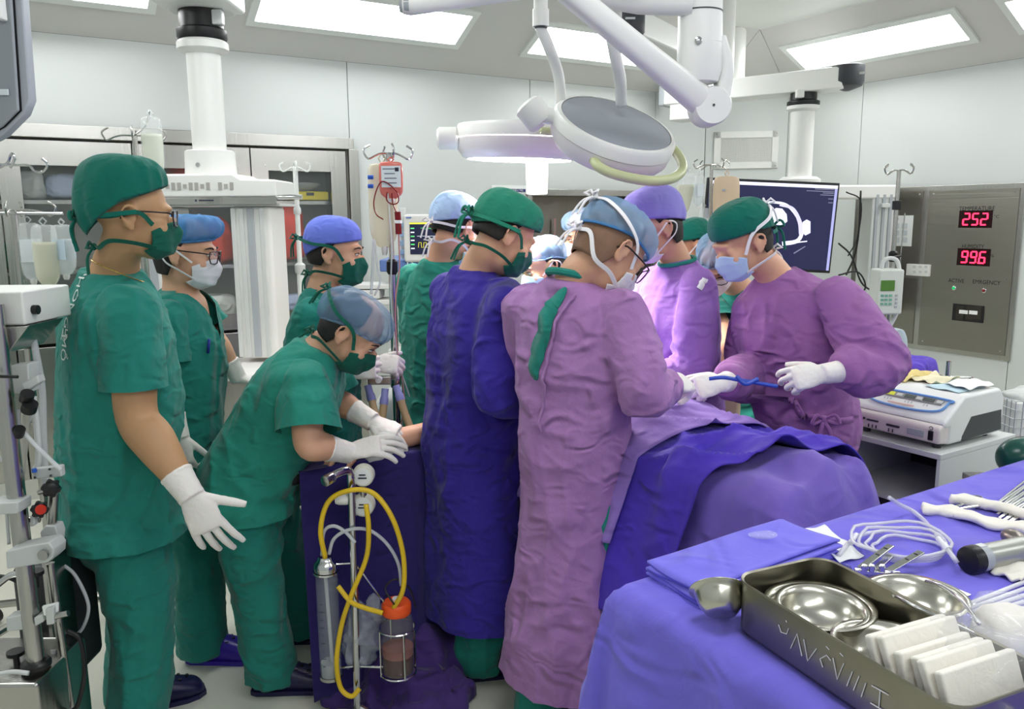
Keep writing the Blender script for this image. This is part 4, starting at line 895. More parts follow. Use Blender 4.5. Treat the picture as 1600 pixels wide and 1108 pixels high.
MB().box(T(PX, PY, 1.665), .76, .32, .012).build('head_underside', LGREY, pd)
for dx in (-.27, .225):
    cx = PX + dx; cl_ = MB().box(T(cx, PY, 1.28), .20, .26, .76).build('service_column', PLASTIC, pd, bevel=.02)
    for e in (-.085, -.045, .0, .055): MB().box(T(cx + e, PY - .134, 1.28), .022 if e != 0 else .035, .012, .74).build('rail', LGREY if e != 0 else GREYPL, cl_, bevel=.003)
MB().box(T(PX + .02, PY - .22, .865), .78, .5, .03).build('shelf', PLASTIC, pd, bevel=.008)
MB().tube([T(PX + .38, PY - .18, 1.70), T(PX + .44, PY - .20, 1.70), T(PX + .50, PY - .2, 1.70)], .012, 10).build('rail_end', CHROME, pd, smooth=True)
# ---- right boom, pendant column and big screen
b0_, b1_ = atz(1006, 150, 2.55), atz(1318, 112, 2.55); b0_ = V((1.30, 6.90, 2.55)); b1_ = V((2.40, 6.05, 2.55)); u = (b1_ - b0_).normalized(); n = V((-u.y, u.x, 0)); MBm = axes(u, n, Z)
pr = thing('ceiling_pendant', 'slimmer ceiling boom with grey end cap and column above the large screen', 'ceiling pendant', V((2.15, 6.2, 1.8)))
L_ = (b1_ - b0_).length
MB().box((b0_ + b1_) / 2, L_, .22, .15, MBm).build('boom', PLASTIC, pr, bevel=.012)
MB().lathe(b1_ - Z * .085 + u * .0, [(.02, 0), (.10, .03), (.115, .06), (.115, .17), (.10, .175)], Z, 24).build('end_cap', DARK, pr, smooth=True)
MB().box(b1_ + u * .10 - n * .06 + Z * .02, .06, .004, .016, MBm).build('maker_mark', LGREY, pr)
MB().box(b0_ - u * .02, .05, .225, .155, MBm).build('end_cap', GREYPL, pr, bevel=.01)
MB().box(b0_ + u * .15 - Z * .13, .2, .2, .14, MBm).build('junction_box', PLASTIC, pr, bevel=.012)
MB().lathe(b0_ + u * .5 + Z * .05, [(.12, 0), (.12, .42)], Z, 24).build('ceiling_mount', PLASTIC, pr, smooth=True)
c = V((2.155, 6.22, 0))
MB().lathe(c + Z * 2.385, [(.112, 0), (.116, .01), (.116, .03), (.094, .04), (.094, .1)], Z, 28).build('bearing', BLACK, pr, smooth=True)
MB().box(c + V((-.06, -.09, 2.46)), .055, .05, .06).build('brake_block', PLASTIC, pr, bevel=.008)
MB().lathe(c + Z * 2.345, [(.09, 0), (.115, .015), (.115, .04)], Z, 28).build('collar', PLASTIC, pr, smooth=True); MB().lathe(c + Z * 1.87, [(.085, 0), (.085, .48)], Z, 28).build('column', PLASTIC, pr, smooth=True)
MB().lathe(c + Z * 1.80, [(.15, 0), (.15, .055), (.12, .075)], Z, 28).build('hub', PLASTIC, pr, smooth=True)
MB().box(c + V((.28, .02, 1.76)), .86, .24, .10).build('head', PLASTIC, pr, bevel=.015)
sc_ = MB().box(c + V((.60, .02, 1.30)), .17, .22, .90).build('service_column', LGREY, pr, bevel=.012)
for e in (-.05, .0, .05): MB().box(c + V((.60 + e, -.095, 1.30)), .02, .012, .88).build('rail', GREYPL, sc_)
MB().box(c + V((.60, -.12, 1.66)), .06, .04, .03).build('cable_clip', LGREY, sc_, bevel=.004)
for i, (P, r_) in enumerate([([(1345, 298), (1342, 360), (1335, 400), (1322, 430)], .007), ([(1322, 300), (1345, 315), (1340, 370), (1325, 400)], .005)]):
    pipe('cable', [at(px, py, 5.85) for px, py in P], r_, BLACK, pr, samples=20)
tv0, tv1, tv2 = at(1106, 277, 5.78), at(1313, 286, 5.72), at(1313, 440, 5.72)
sx = (tv1 - tv0); W_ = sx.length; ux = sx.normalized(); uz = (Z - ux * Z.dot(ux)).normalized(); un = ux.cross(uz); H_ = .62; tc_ = (tv0 + tv1) / 2 - uz * H_ / 2; MT = axes(ux, -un, uz)
tv = thing('display_screen', 'large wall-mounted style screen showing a pale chest scan on dark blue', 'screen', tc_ - uz * H_ / 2)
MB().box(tc_ - un * .03, W_, .05, H_, MT).build('casing', BLACK, tv, bevel=.005)
def scr(u_, v_, off=.001): return tc_ + ux * u_ * W_ + uz * v_ * H_ + un * off     # u,v in -.5..+.5
SCRN = mat('screen_navy', (30, 30, 58), .2, emit=.55, ecol=(34, 36, 74)); SCRW = mat('screen_pale', (214, 212, 232), .4, emit=.9, ecol=(206, 206, 226)); SCRG = mat('screen_mid', (120, 118, 140), .4, emit=.6, ecol=(116, 114, 140))
def squad(name, u0, v0, u1, v1, mm, off): return newobj(name, [scr(u0, v0, off), scr(u1, v0, off), scr(u1, v1, off), scr(u0, v1, off)], [(0, 1, 2, 3)], mm, tv, False)
squad('screen_image', -.485, -.47, .485, .47, SCRN, .0)
squad('title_bar', -.485, .435, .485, .47, SCRW, .0012)
squad('side_bar', .465, -.47, .485, .435, mat('screen_lilac', (150, 150, 200), .4, emit=.7, ecol=(150, 152, 206)), .0012)
def outline(name, pts, wid, mm, off, closed=False):
    P = spl([scr(a, b, 0) for a, b in pts], 40); vs = []; N = len(P)
    for i in range(N):
        t_ = (P[min(i + 1, N - 1)] - P[max(i - 1, 0)]).normalized(); w_ = t_.cross(un) * (wid[0] + (wid[1] - wid[0]) * i / N) / 2; vs += [P[i] - w_ + un * off, P[i] + w_ + un * off]
    return newobj(name, vs, [(2 * i, 2 * i + 1, 2 * i + 3, 2 * i + 2) for i in range(N - 1)], mm, tv, False)
def scan_xy(px, py):
    p = onplane(px, py, tc_, un); d = p - tc_; return (d.dot(ux) / W_, d.dot(uz) / H_)
outline('scan_body', [scan_xy(*p) for p in ((1192, 318), (1206, 316), (1228, 320), (1244, 336), (1253, 358), (1246, 376), (1222, 381))], (.012, .030), SCRW, .003)
outline('scan_rib', [scan_xy(*p) for p in ((1218, 320), (1238, 326), (1249, 346), (1252, 366))], (.016, .034), mat('screen_lavender', (190, 186, 214), .4, emit=.8, ecol=(184, 180, 212)), .004)
def blob(name, pts, mm, off):
    newobj(name, [scr(*scan_xy(*p), off) for p in pts], [tuple(range(len(pts)))], mm, tv, False)
blob('scan_heart', [(1204, 332), (1212, 325), (1222, 326), (1229, 335), (1230, 346), (1222, 352), (1210, 351), (1203, 344)], SCRW, .0045)
blob('scan_spine', [(1254, 347), (1260, 343), (1266, 346), (1266, 364), (1258, 368), (1254, 364)], SCRW, .0045)
outline('scan_table', [scan_xy(*p) for p in ((1222, 383), (1245, 379), (1261, 377))], (.008, .008), SCRW, .003); outline('scan_table', [scan_xy(*p) for p in ((1240, 396), (1258, 385))], (.008, .006), SCRG, .003)
for i, (px, py, w_) in enumerate(((1290, 296, .16), (1283, 299, .22), (1296, 302, .1), (1294, 305, .12), (1299, 311, .05), (1299, 317, .05), (1299, 405, .05), (1298, 411, .07))):
    a_, b_ = scan_xy(px, py); squad('screen_text_line', a_ - w_ / 2, b_ - .004, min(.46, a_ + w_ / 2), b_ + .004, SCRG, .003)
# black cables from the screen's column
for i, P in enumerate(([(1310, 380), (1330, 400), (1345, 440), (1362, 455)], [(1310, 430), (1340, 425), (1352, 450), (1330, 470)])):
    pipe('hanging_cable', [at(px, py, 5.6) for px, py in P], .006, BLACK, pr, samples=20)
# ---- drip stands
def hook_top(name, t, c, span, m, n=4, r=.004, h=.05):
    for i in range(n):
        a = math.pi * 2 * i / n + .35; d = V((math.cos(a), math.sin(a), 0)); P = [c, c + d * span * .6, c + d * span + Z * -.008, c + d * (span + .03) - Z * .02, c + d * (span + .045) + Z * .012, c + d * (span + .02) + Z * h * .6]
        MB().tube(spl(P, 18), r, 7).build('hook', m, t, smooth=True)
def drip_stand(label, x, y, ztop, r=.011, m=STEEL, span=.09, zlow=.0, base=True, zmid=None, foot=.30):
    t = thing('drip_stand', label, 'drip stand', (x, y, 0)); zmid = zmid or ztop * .55
    MB().tube([V((x, y, zmid)), V((x, y, ztop))], r, 12).build('upper_pole', m, t, smooth=True); MB().tube([V((x, y, .09)), V((x, y, zmid + .02))], r * 1.5, 12).build('lower_pole', m, t, smooth=True)
    MB().lathe((x, y, zmid - .02), [(r * 1.6, 0), (r * 2.2, .01), (r * 2.2, .05), (r * 1.3, .06)], Z, 16).build('clamp_collar', BLACK if m != WHITE else LGREY, t, smooth=True)
    hook_top('h', t, V((x, y, ztop)), span, m)
    for i in range(5):
        a = 2 * math.pi * i / 5 + .4; d = V((math.cos(a), math.sin(a), 0)); l = MB().tube(spl([V((x, y, .12)), V((x, y, .11)) + d * foot * .4, V((x, y, .075)) + d * foot], 8), [.016] * 8, 8).build('leg', m, t, smooth=True)
        MB().lathe(V((x, y, .03)) + d * foot - d.cross(Z) * .012, [(.03, 0), (.03, .024)], d.cross(Z), 14).build('caster', BLACK, l)
    return t
FLUID = mat('pale_fluid', (226, 222, 188), .15, alpha=.75, spec=.6); SALINE = mat('clear_fluid', (226, 234, 236), .08, alpha=.35, spec=.7); LABELM = mat('bag_label', (224, 232, 236), .6)
def fluid_bag(label, top, w, h, d, m, ux, fill=None, lab=True, tilt=0, label_m=None, grp=None, bottle=False):
    """a hung bag whose hanging eye is at top"""
    t = thing('infusion_bottle' if bottle else 'infusion_bag', label, 'bottle' if bottle else 'infusion bag', top, grp); ux = V(ux).normalized(); uy = ux.cross(Z); dn = (Matrix.Rotation(R(tilt), 3, uy) @ -Z)
    c = lambda k: top + dn * (h * k)
    prof = [(.10, .30, .5), (.14, .46, .8), (.3, .5, 1), (.6, .5, 1), (.82, .46, .9), (.93, .28, .5), (.96, .16, .35)]
    v, f_ = loft_geo([(c(k), ux * w * a_, uy * d * .5 * b_) for k, a_, b_ in prof], 24, 26, 2.6)
    MB().add(v, f_).build('pouch', m, t, smooth=True, auto=False)
    if fill:
        lv = [(k, a_ * .94, b_ * .9) for k, a_, b_ in prof if k >= .3]; lv[0] = (.34, lv[0][1], lv[0][2])
        v, f_ = loft_geo([(c(k), ux * w * a_, uy * d * .5 * b_) for k, a_, b_ in lv], 24, 22, 2.6); MB().add(v, f_).build('fluid', fill, t, smooth=True, auto=False)
    MB().tube([c(.11), c(.05) + ux * .012, c(.0), c(.05) - ux * .012], .0035, 6, closed=True).build('hanging_eye', m, t, smooth=True)
    MB().tube([c(.95), c(1.0), c(1.04)], [.012, .012, .008], 10).build('port', PLASTIC, t, smooth=True)
    if lab:
        q = c(.52) + uy * (d * .5 + .002); q2 = c(.52) - uy * (d * .5 + .002)
        for qq in (q, q2): MB().box(qq, w * .62, .002, h * .34, axes(ux, uy, -dn)).build('label', label_m or LABELM, t)
    return t
X1 = V((1, 0, 0))
# far left stand with three bags
c = at(22, 333, 3.0); drip_stand('drip stand with a cross bar at left edge carrying clear infusion bags', c.x, c.y, c.z + .01, zmid=1.15)
bar = at(98, 334, 2.98)
MB().tube([c - X1 * .12, bar], .005, 8).build('cross_bar', CHROME, bpy.data.objects['drip_stand'], smooth=True)
fluid_bag('leftmost clear bag with white label on the left drip stand', at(42, 338, 3.02), .085, .24, .05, CLEAR, (1, .3, 0), SALINE)
fluid_bag('cloudy yellowish infusion bag in the middle of the left drip stand', at(66, 340, 2.95), .085, .255, .05, CLEAR, (1, .2, 0), FLUID, lab=False)
fluid_bag('clear bag with pale blue label nearest the tall man on left drip stand', at(95, 342, 2.98), .085, .21, .05, CLEAR, (1, -.2, 0), SALINE, label_m=mat('pale_label', (196, 214, 226), .6))
# stand behind the tall man
c = at(210, 212, 3.6); t = drip_stand('drip stand behind the tall man with one milky bottle on top', c.x, c.y, c.z, span=.08, zmid=1.7)
bt = fluid_bag('half-full milky infusion bottle hanging above the tall man', at(234, 172, 3.55), .085, .29, .075, CLEAR, (1, 0, 0), mat('milky_fluid', (226, 228, 206), .2, alpha=.85), lab=False, bottle=True)
pipe('hook', [at(210, 212, 3.6), at(228, 196, 3.58), at(234, 172, 3.55)], .004, CHROME, t, samples=10)
# thin white stand before the cabinet
c = at(461, 262, 4.45); t = drip_stand('thin white drip stand in front of the cabinet door', c.x, c.y, c.z, r=.013, m=WHITE, span=.035, zmid=1.32); MB().lathe((c.x, c.y, 1.62), [(.018, 0), (.02, .01), (.02, .03), (.014, .04)], Z, 14).build('collar', LGREY, t, smooth=True)
# centre stand with blood
c = at(607, 240, 3.2); dsb = drip_stand('chrome drip stand carrying the red blood bag at centre', c.x, c.y, c.z, r=.010, m=CHROME, span=.05, zmid=1.40, foot=.13)
MB().lathe((c.x, c.y, .93), [(.02, 0), (.022, .02), (.022, .05), (.016, .06)], Z, 14).build('pole_joint', STEEL, dsb, smooth=True); MB().tube([V((c.x - .01, c.y, 1.03)), V((c.x - .05, c.y - .02, 1.03))], [.012, .012], 10).build('clamp_screw', DARK, dsb, smooth=True); MB().lathe((c.x - .05, c.y - .02, 1.03), [(.024, -.015), (.026, 0), (.024, .015)], V((1, .4, 0)), 12).build('clamp_knob', DARK, dsb, smooth=True)
BLOOD = mat('blood_bag_red', (222, 120, 108), .2, alpha=.92, spec=.6); BLOODD = mat('dark_blood', (120, 18, 24), .2)
tb = fluid_bag('pinkish red blood bag with white label on the centre stand', at(610, 246, 3.12), .088, .158, .03, BLOOD, (1, .15, 0), lab=False)
q = at(611, 276, 3.098); MB().box(q, .072, .002, .078, axes(X1, V((0, 1, 0)), Z)).build('label', LABELM, tb)
for i in range(4): MB().box(q + V((-.008 + .003 * i, -.0018, .028 - .017 * i)), .045 - .006 * (i % 2), .001, .004).build('label_print', mat('label_ink', (120, 122, 140), .7), tb)
MB().box(q + V((.022, -.0018, .026)), .014, .001, .014).build('label_print', INK, tb)
tp = fluid_bag('tall clear pouch of yellowish plasma beside blood bag', at(596, 240, 3.2), .11, .37, .05, mat('plasma_pouch', (232, 224, 190), .15, alpha=.55, spec=.6), (1, .1, 0), lab=False)
for py in (277, 291): MB().lathe(at(575, py, 3.16), [(.008, 0), (.008, .02)], X1, 8).build('blue_clip', mat('blue_clip', (40, 90, 190), .4), tp)
td = thing('drip_chamber', 'dark red drip chamber and looping blood line below the blood bag', 'drip line', at(622, 345, 3.1))
MB().tube([at(621, 331, 3.1), at(622, 345, 3.1), at(623, 366, 3.1)], .012, 12).build('chamber', BLOODD, td, smooth=True)
MB().tube([at(622, 344, 3.1), at(622, 349, 3.1)], .0135, 12).build('chamber_ring', PAPER, td, smooth=True)
pipe('blood_line', [at(*p, 3.09) for p in ((605, 300), (604, 312), (612, 319), (622, 316), (621, 302), (608, 288), (596, 284), (588, 298), (584, 318), (588, 335), (599, 343))], .0024, BLOODD, td, samples=60)
pipe('blood_line', [at(*p, 3.1) for p in ((612, 302), (614, 318), (619, 331))], .0024, BLOODD, td, samples=16)
pipe('drip_tube', [at(*p, 3.1) for p in ((623, 366), (624, 420), (618, 470), (620, 540), (628, 590), (632, 640), (622, 672))], .0032, mat('pink_tube', (206, 150, 150), .2, alpha=.8), td, samples=60)
pipe('drip_tube', [at(*p, 3.1) for p in ((606, 302), (612, 380), (611, 470), (622, 560), (640, 620))], .003, TUBE, td, samples=60)
pipe('drip_tube', [at(*p, 3.14) for p in ((584, 374), (582, 420), (580, 460))], .006, TUBE, tp, samples=20); pipe('drip_tube', [at(*p, 3.14) for p in ((586, 376), (590, 420), (594, 440), (585, 462))], .004, TUBE, tp, samples=30)
# back stand between the surgeons
c = at(1112, 258, 4.8); drip_stand('drip stand with four bags behind the surgeon in violet', c.x, c.y, c.z, r=.010, span=.075, m=STEEL, zmid=1.2)
fluid_bag('tilted bag of yellowish fluid at left of the back drip stand', at(1078, 262, 4.75), .105, .29, .05, CLEAR, (1, .2, 0), FLUID, lab=False, tilt=-12); fluid_bag('small clear bag beside pole of the back drip stand', at(1093, 268, 4.7), .06, .2, .04, CLEAR, (1, .2, 0), SALINE); fluid_bag('empty clear bag low on the back drip stand', at(1100, 318, 4.7), .06, .24, .03, CLEAR, (1, .2, 0), SALINE, lab=False)
t = fluid_bag('large beige collapsed bag on right hook of the back drip stand', at(1136, 266, 4.7), .15, .34, .07, mat('beige_bag', (214, 190, 160), .4), (1, .1, 0), lab=False); MB().box(at(1131, 297, 4.655), .02, .002, .012).build('print_mark', GREYPL, t)
# right stand with the infusion pump
c = at(1405, 266, 4.5); dr = drip_stand('drip stand with infusion pump before the steel wall panel', c.x, c.y, c.z, r=.011, span=.055, m=STEEL, zmid=1.36)
MB().box(V((c.x, c.y, 1.645)), .035, .04, .05).build('clamp', BLACK, dr, bevel=.005)
MB().tube([at(1414, 333, 4.48), at(1407, 400, 4.48), at(1405, 440, 4.48)], .003, 6).build('side_rod', STEEL, dr, smooth=True); MB().tube([at(1395, 403, 4.46), at(1408, 400, 4.46)], [.01, .006], 8).build('clamp_screw', BLACK, dr, smooth=True)
pp = at(1384, 455, 4.36); ip = thing('infusion_pump', 'pale grey infusion pump with green display clamped to a stand', 'infusion pump', pp)
MB().box(pp, .135, .12, .24).build('body', mat('pump_shell', (206, 210, 204), .4), ip, bevel=.012); MB().box(pp + V((-.02, -.062, .035)), .072, .006, .055).build('display', mat('pump_lcd', (66, 100, 40), .3, emit=.12, ecol=(90, 150, 60)), ip)
for i in range(3):
    for j in range(3): MB().box(pp + V((-.045 + .022 * i, -.062, -.018 - .022 * j)), .014, .006, .012).build('key', mat('pump_key', (110, 168, 150), .5), ip)
for j in range(4): MB().box(pp + V((.03, -.062, -.018 - .02 * j)), .012, .006, .012).build('key', GREYPL, ip)
MB().tube(spl([pp + V((-.03, 0, .12)), pp + V((-.02, 0, .165)), pp + V((.02, 0, .175)), pp + V((.055, 0, .15)), pp + V((.07, 0, .05)), pp + V((.07, .0, -.1)), pp + V((.03, 0, -.2))], 24), .011, 10).build('carry_handle', LGREY, ip, smooth=True)
MB().box(pp + V((.05, .06, .0)), .05, .07, .05).build('pole_clamp', DARK, ip, bevel=.005)
# ---- anaesthesia machine with patient monitor
am = at(668, 640, 4.75); ax_, ay_ = am.x, 4.85
an = thing('anaesthesia_machine', 'grey anaesthesia machine with blue strip behind the person in pale cap', 'medical machine', (ax_, ay_, 0))
ztop = at(668, 424, 4.6).z; zb = at(668, 405, 4.6).z; AMG = mat('machine_grey', (176, 180, 178), .45); AMB = mat('machine_blue', (86, 112, 168), .4)
MB().box(V((ax_ + .05, ay_, (ztop + .12) / 2 + .02)), .42, .5, ztop - .12).build('body', AMG, an, bevel=.015); MB().box(V((ax_ + .02, ay_ - .01, (ztop + zb) / 2)), .50, .52, zb - ztop).build('blue_strip', AMB, an, bevel=.008)
lettering('strip_lettering', 'D', .06, at(641, 414.5, 4.57), X1, Z, PAPER, an)
MB().box(at(632, 380, 4.72), .04, .06, .40).build('side_post', LGREY, an, bevel=.005)
for i in range(5): MB().box(at(630, 352 + 14 * i, 4.66), .035, .03, .03).build('module', mat('module_blue', (150, 176, 206), .4), an, bevel=.004)
MB().box(V((ax_ + .05, ay_ - .3, .86)), .46, .18, .03).build('worktop', LGREY, an, bevel=.006)
for i in range(3): dw = MB().box(V((ax_ + .05, ay_ - .255, .72 - .2 * i)), .36, .02, .17).build('drawer', LGREY, an, bevel=.006); MB().box(V((ax_ + .05, ay_ - .27, .74 - .2 * i)), .16, .02, .02).build('handle', DARK, dw)
for i in range(4):
    q = V((ax_ - .12 + .34 * (i % 2), ay_ - .2 + .4 * (i // 2), .045)); MB().lathe(q - X1 * .015, [(.045, 0), (.045, .03)], X1, 16).build('caster', BLACK, an)
for (px, py, w, h) in ((585, 446, .22, .028), (570, 458, .2, .05), (592, 470, .16, .03)): MB().box(at(px, py, 4.7), w, .2, h).build('tray_arm', LGREY, an, bevel=.006)
mo = at(669, 372, 4.6); pm = thing('patient_monitor', 'grey patient monitor showing green and yellow traces', 'monitor', mo - Z * .13)
MB().box(mo, .262, .10, .262).build('casing', mat('monitor_shell', (200, 202, 198), .4), pm, bevel=.015)
sx0 = mo + V((.005, -.052, 0)); MB().box(sx0, .20, .004, .175).build('screen_image', mat('monitor_screen', (28, 32, 52), .2, emit=.25, ecol=(36, 42, 70)), pm)
MB().box(sx0 + V((0, -.003, .082)), .20, .001, .008).build('status_bar', mat('mon_yellow', (230, 224, 60), .4, emit=.9, ecol=(220, 214, 60)), pm)
def trace(pts, m_, r_=.0012): MB().tube([sx0 + V((x, -.004, z)) for x, z in pts], r_, 4).build('trace', m_, pm)
MG = mat('mon_green', (90, 210, 110), .4, emit=.8, ecol=(70, 190, 90)); MY = MATS['mon_yellow']; MW_ = mat('mon_white', (220, 226, 230), .4, emit=.7)
trace([(-.04 + .013 * i, .055 + (.004 * math.sin(i * 2.1)) - .001 * i) for i in range(11)], MG); trace([(-.06, .012), (.09, .012)], MW_)
P = []
for i in range(5): x = -.055 + .028 * i; P += [(x, -.05), (x + .004, -.022), (x + .016, -.022), (x + .018, -.05)]
trace(P, MY)
for i in range(6): MB().box(sx0 + V((-.085, -.003, .055 - .022 * i)), .02, .001, .006).build('readout', MW_ if i % 2 else MG, pm)
MB().box(mo + V((-.10, -.052, .113)), .03, .003, .008).build('maker_mark', AMB, pm)
# corrugated breathing hoses with lilac connectors
bh = thing('breathing_circuit', 'beige corrugated breathing hoses with lilac connectors by the chrome stand', 'breathing hose', at(600, 700, 3.05))
HOSE = mat('hose_beige', (214, 186, 142), .45, alpha=.95); LIL = mat('lilac_connector', (150, 156, 216), .4)
def corrug(pts, r, n=60):
    P = spl(pts, n); MB().tube(P, [r * (1 + .12 * (i % 2)) for i in range(n)], 12).build('hose', HOSE, bh, smooth=True, auto=False)
for top, mid, end in (((580, 622), (588, 650), (612, 690)), ((600, 628), (597, 660), (596, 700)), ((625, 622), (634, 650), (650, 690))):
    a_, b_, c_ = at(*top, 3.02), at(*mid, 3.0), at(*end, 2.95); corrug([a_, b_, c_], .0135); d_ = (a_ - b_).normalized()
    MB().tube([a_ - d_ * .01, a_ + d_ * .012, a_ + d_ * .02, a_ + d_ * .05], [.017, .017, .014, .014], 14).build('connector', LIL, bh, smooth=True)
MB().box(at(594, 594, 3.05), .09, .04, .03).build('hose_bracket', STEEL, bh, bevel=.004); MB().lathe(at(593, 592, 3.02), [(.012, 0), (.012, .03)], V((0, -1, 0)), 12).build('valve', PLASTIC, bh, smooth=True)
t = thing('equipment_case', 'rounded pale grey machine housing seen behind the breathing hoses', 'machine', at(640, 700, 3.5)); v, f_ = loft_geo([(at(634, 650, 3.55) + V((0, .12 * k, 0)), X1 * r_, Z * r_) for k, r_ in ((-1, .10), (-.7, .13), (0, .14), (.7, .13), (1, .1))], 32, 12, 2.3); MB().add(v, f_).build('housing', LGREY, t, smooth=True, auto=False); MB().tube([V((at(634, 650, 3.55).x, 3.55, .0)), at(634, 650, 3.55)], .03, 12).build('stand', STEEL, t, smooth=True)
# small devices between the two surgeons on the far side
t = thing('instrument_case', 'pinkish white case on a trolley between the two facing surgeons', 'case', at(1140, 520, 4.2)); q = at(1138, 498, 4.2)
MB().box(q, .24, .2, .10).build('body', mat('case_pinkish', (228, 206, 208), .4), t, bevel=.012); MB().box(q + V((0, -.102, -.005)), .2, .006, .03).build('lid_rim', PAPER, t); MB().box(q + V((.0, -.03, -.075)), .26, .26, .025).build('tray', LGREY, t, bevel=.004); MB().box(q + V((0, 0, -.5)), .06, .06, .85).build('post', STEEL, t)
for (px, py, mm, r_) in ((1128, 520, BLACK, .03), (1150, 530, PLASTIC, .022)): MB().lathe(at(px, py, 4.05), [(r_, 0), (r_ * .9, .04), (r_ * .5, .05)], V((0, -1, 0)), 16).build('knob', mm, t, smooth=True)
MB().box(V((q.x, q.y, .03)), .5, .4, .06).build('base', DARK, t, bevel=.01)
t = thing('stool', 'beige padded stool back beside the far surgeon, low between gowns', 'stool', at(1128, 680, 3.55)); q = at(1128, 648, 3.55)
MB().box(q, .16, .07, .22).build('back_pad', mat('stool_beige', (206, 184, 160), .5), t, bevel=.03, seg=3); MB().tube([q - Z * .1, V((q.x, q.y, .05))], .018, 10).build('post', CHROME, t, smooth=True); MB().lathe(V((q.x, q.y, 0)), [(.2, 0), (.2, .03), (.03, .06)], Z, 20).build('base', DARK, t, smooth=True); MB().lathe(at(1147, 672, 3.5), [(.02, 0), (.02, .03)], V((0, -1, 0)), 12).build('knob', BLACK, t)
# ================================================================ OPERATING LAMPS
KHAKI = mat('khaki_handle', (190, 196, 150), .35); LENSM = mat('lamp_lens', (255, 240, 236), .4, emit=OPLAMP_EMIT, ecol=(255, 236, 230)); GREYTOP = mat('lamp_grey_top', (150, 156, 164), .4)
PINKISH = mat('lamp_rim', (228, 224, 222), .35)
def lamp_head(t, c, n, r, up_hint, lit):
    n = V(n).normalized(); k = r / .22
    MB().lathe(c, [(0.0, .050 * k), (.10 * k, .048 * k), (.196 * k, .038 * k), (.199 * k, .034 * k)], n, 48, cap=False).build('top_cover', GREYTOP, t, smooth=True)
    MB().lathe(c, [(.199 * k, .038 * k), (.212 * k, .036 * k), (.219 * k, .024 * k), (.219 * k, -.008 * k)], n, 48, cap=False).build('upper_rim', PLASTIC, t, smooth=True)
    MB().lathe(c, [(.217 * k, -.010 * k), (.214 * k, -.045 * k), (.195 * k, -.072 * k), (.18 * k, -.078 * k)], n, 48, cap=False).build('lower_shell', PINKISH, t, smooth=True)
    MB().lathe(c, [(.182 * k, -.074 * k), (.10 * k, -.080 * k), (0.001, -.082 * k)], n, 40, cap=False).build('lens', LENSM if lit else mat('lens_off', (228, 210, 210), .25), t, smooth=True)
# front lamp, its grey back turned to the camera
lc = at(958, 207, 2.95); ln = V((.26, -.47, .85)).normalized()
lf = thing('operating_lamp', 'large round operating lamp with grey back and pale green rail handle', 'operating lamp', lc)
lamp_head(lf, lc, ln, .222, Z, False)
e1 = (X1 - ln * X1.dot(ln)).normalized(); e2 = ln.cross(e1)       # e1 right, e2 away/up
P = [lc + (e1 * math.cos(R(a)) + e2 * math.sin(R(a))) * rr - ln * .035 for a, rr in ((-112, .205), (-104, .245), (-90, .262), (-65, .272), (-40, .274), (-15, .272), (10, .265), (28, .25), (38, .215))]
pipe('rail_handle', P, .017, KHAKI, lf, n=12, samples=40)
yk = [(at(843, 40, 2.9), at(858, 75, 2.92), at(872, 115, 2.97), lc + (-e1 * .19 + e2 * .10) + ln * .02), (at(955, 52, 2.75), at(962, 90, 2.80), at(969, 125, 2.86), at(971, 164, 2.93))]
for i, P in enumerate(yk): pipe('yoke_arm', P, [.019, .020][i], PLASTIC, lf, n=14, samples=20)
for (px, py0, py1, Y, r_) in ((845, -30, 42, 2.9, .028), (955, -40, 54, 2.75, .034)):
    a_, b_ = at(px, py0, Y), at(px, py1, Y); MB().tube([a_, lerp(a_, b_, .62), lerp(a_, b_, .621), b_], [r_ * .85, r_ * .85, r_, r_], 20).build('arm_sleeve', PLASTIC, lf, smooth=True); MB().tube([b_, b_ - Z * .006], r_ * .8, 16).build('sleeve_end', DARK, lf, smooth=True)
jk = at(834, 176, 2.95); MB().lathe(jk, [(.045, -.05), (.052, -.04), (.052, .03), (.04, .04)], V((-.6, .1, .75)), 20).build('swivel_block', PLASTIC, lf, smooth=True); MB().tube([jk, lc - e1 * .2], .028, 14).build('swivel_neck', PLASTIC, lf, smooth=True)
# lit lamp behind
l2 = at(812, 214, 3.55); n2 = V((.03, -.02, 1)).normalized()
lr = thing('operating_lamp', 'lit operating lamp seen edge-on behind the other lamp', 'operating lamp', l2); lamp_head(lr, l2, n2, .27, Z, True)
MB().lathe(at(700, 216, 3.5), [(.035, -.045), (.046, -.035), (.046, .035), (.035, .045)], X1, 18).build('swivel_block', PLASTIC, lr, smooth=True)
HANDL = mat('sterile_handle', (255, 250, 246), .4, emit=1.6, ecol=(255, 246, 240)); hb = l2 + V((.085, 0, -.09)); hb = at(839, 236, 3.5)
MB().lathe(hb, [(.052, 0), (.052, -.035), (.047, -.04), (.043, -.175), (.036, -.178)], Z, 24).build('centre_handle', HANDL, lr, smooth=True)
pipe('rail_handle', [l2 + V((math.cos(R(a)) * .30, math.sin(R(a)) * .30, -.005)) for a in (-75, -60, -40, -20, 0)], .015, KHAKI, lr, samples=20, n=10)
ld = bpy.data.lights.new('operating_lamp_light', 'AREA'); ld.shape = 'DISK'; ld.size = .42; ld.energy = OPLAMP_WATT; ld.color = (1.0, .93, .90); ld.spread = R(95)
lo = bpy.data.objects.new('operating_lamp_light', ld); COL.objects.link(lo); lo.location = l2 - n2 * .10; lo.rotation_euler = (V((.3, -.25, -1))).to_track_quat('-Z', 'Y').to_euler(); adopt(lo, lr)
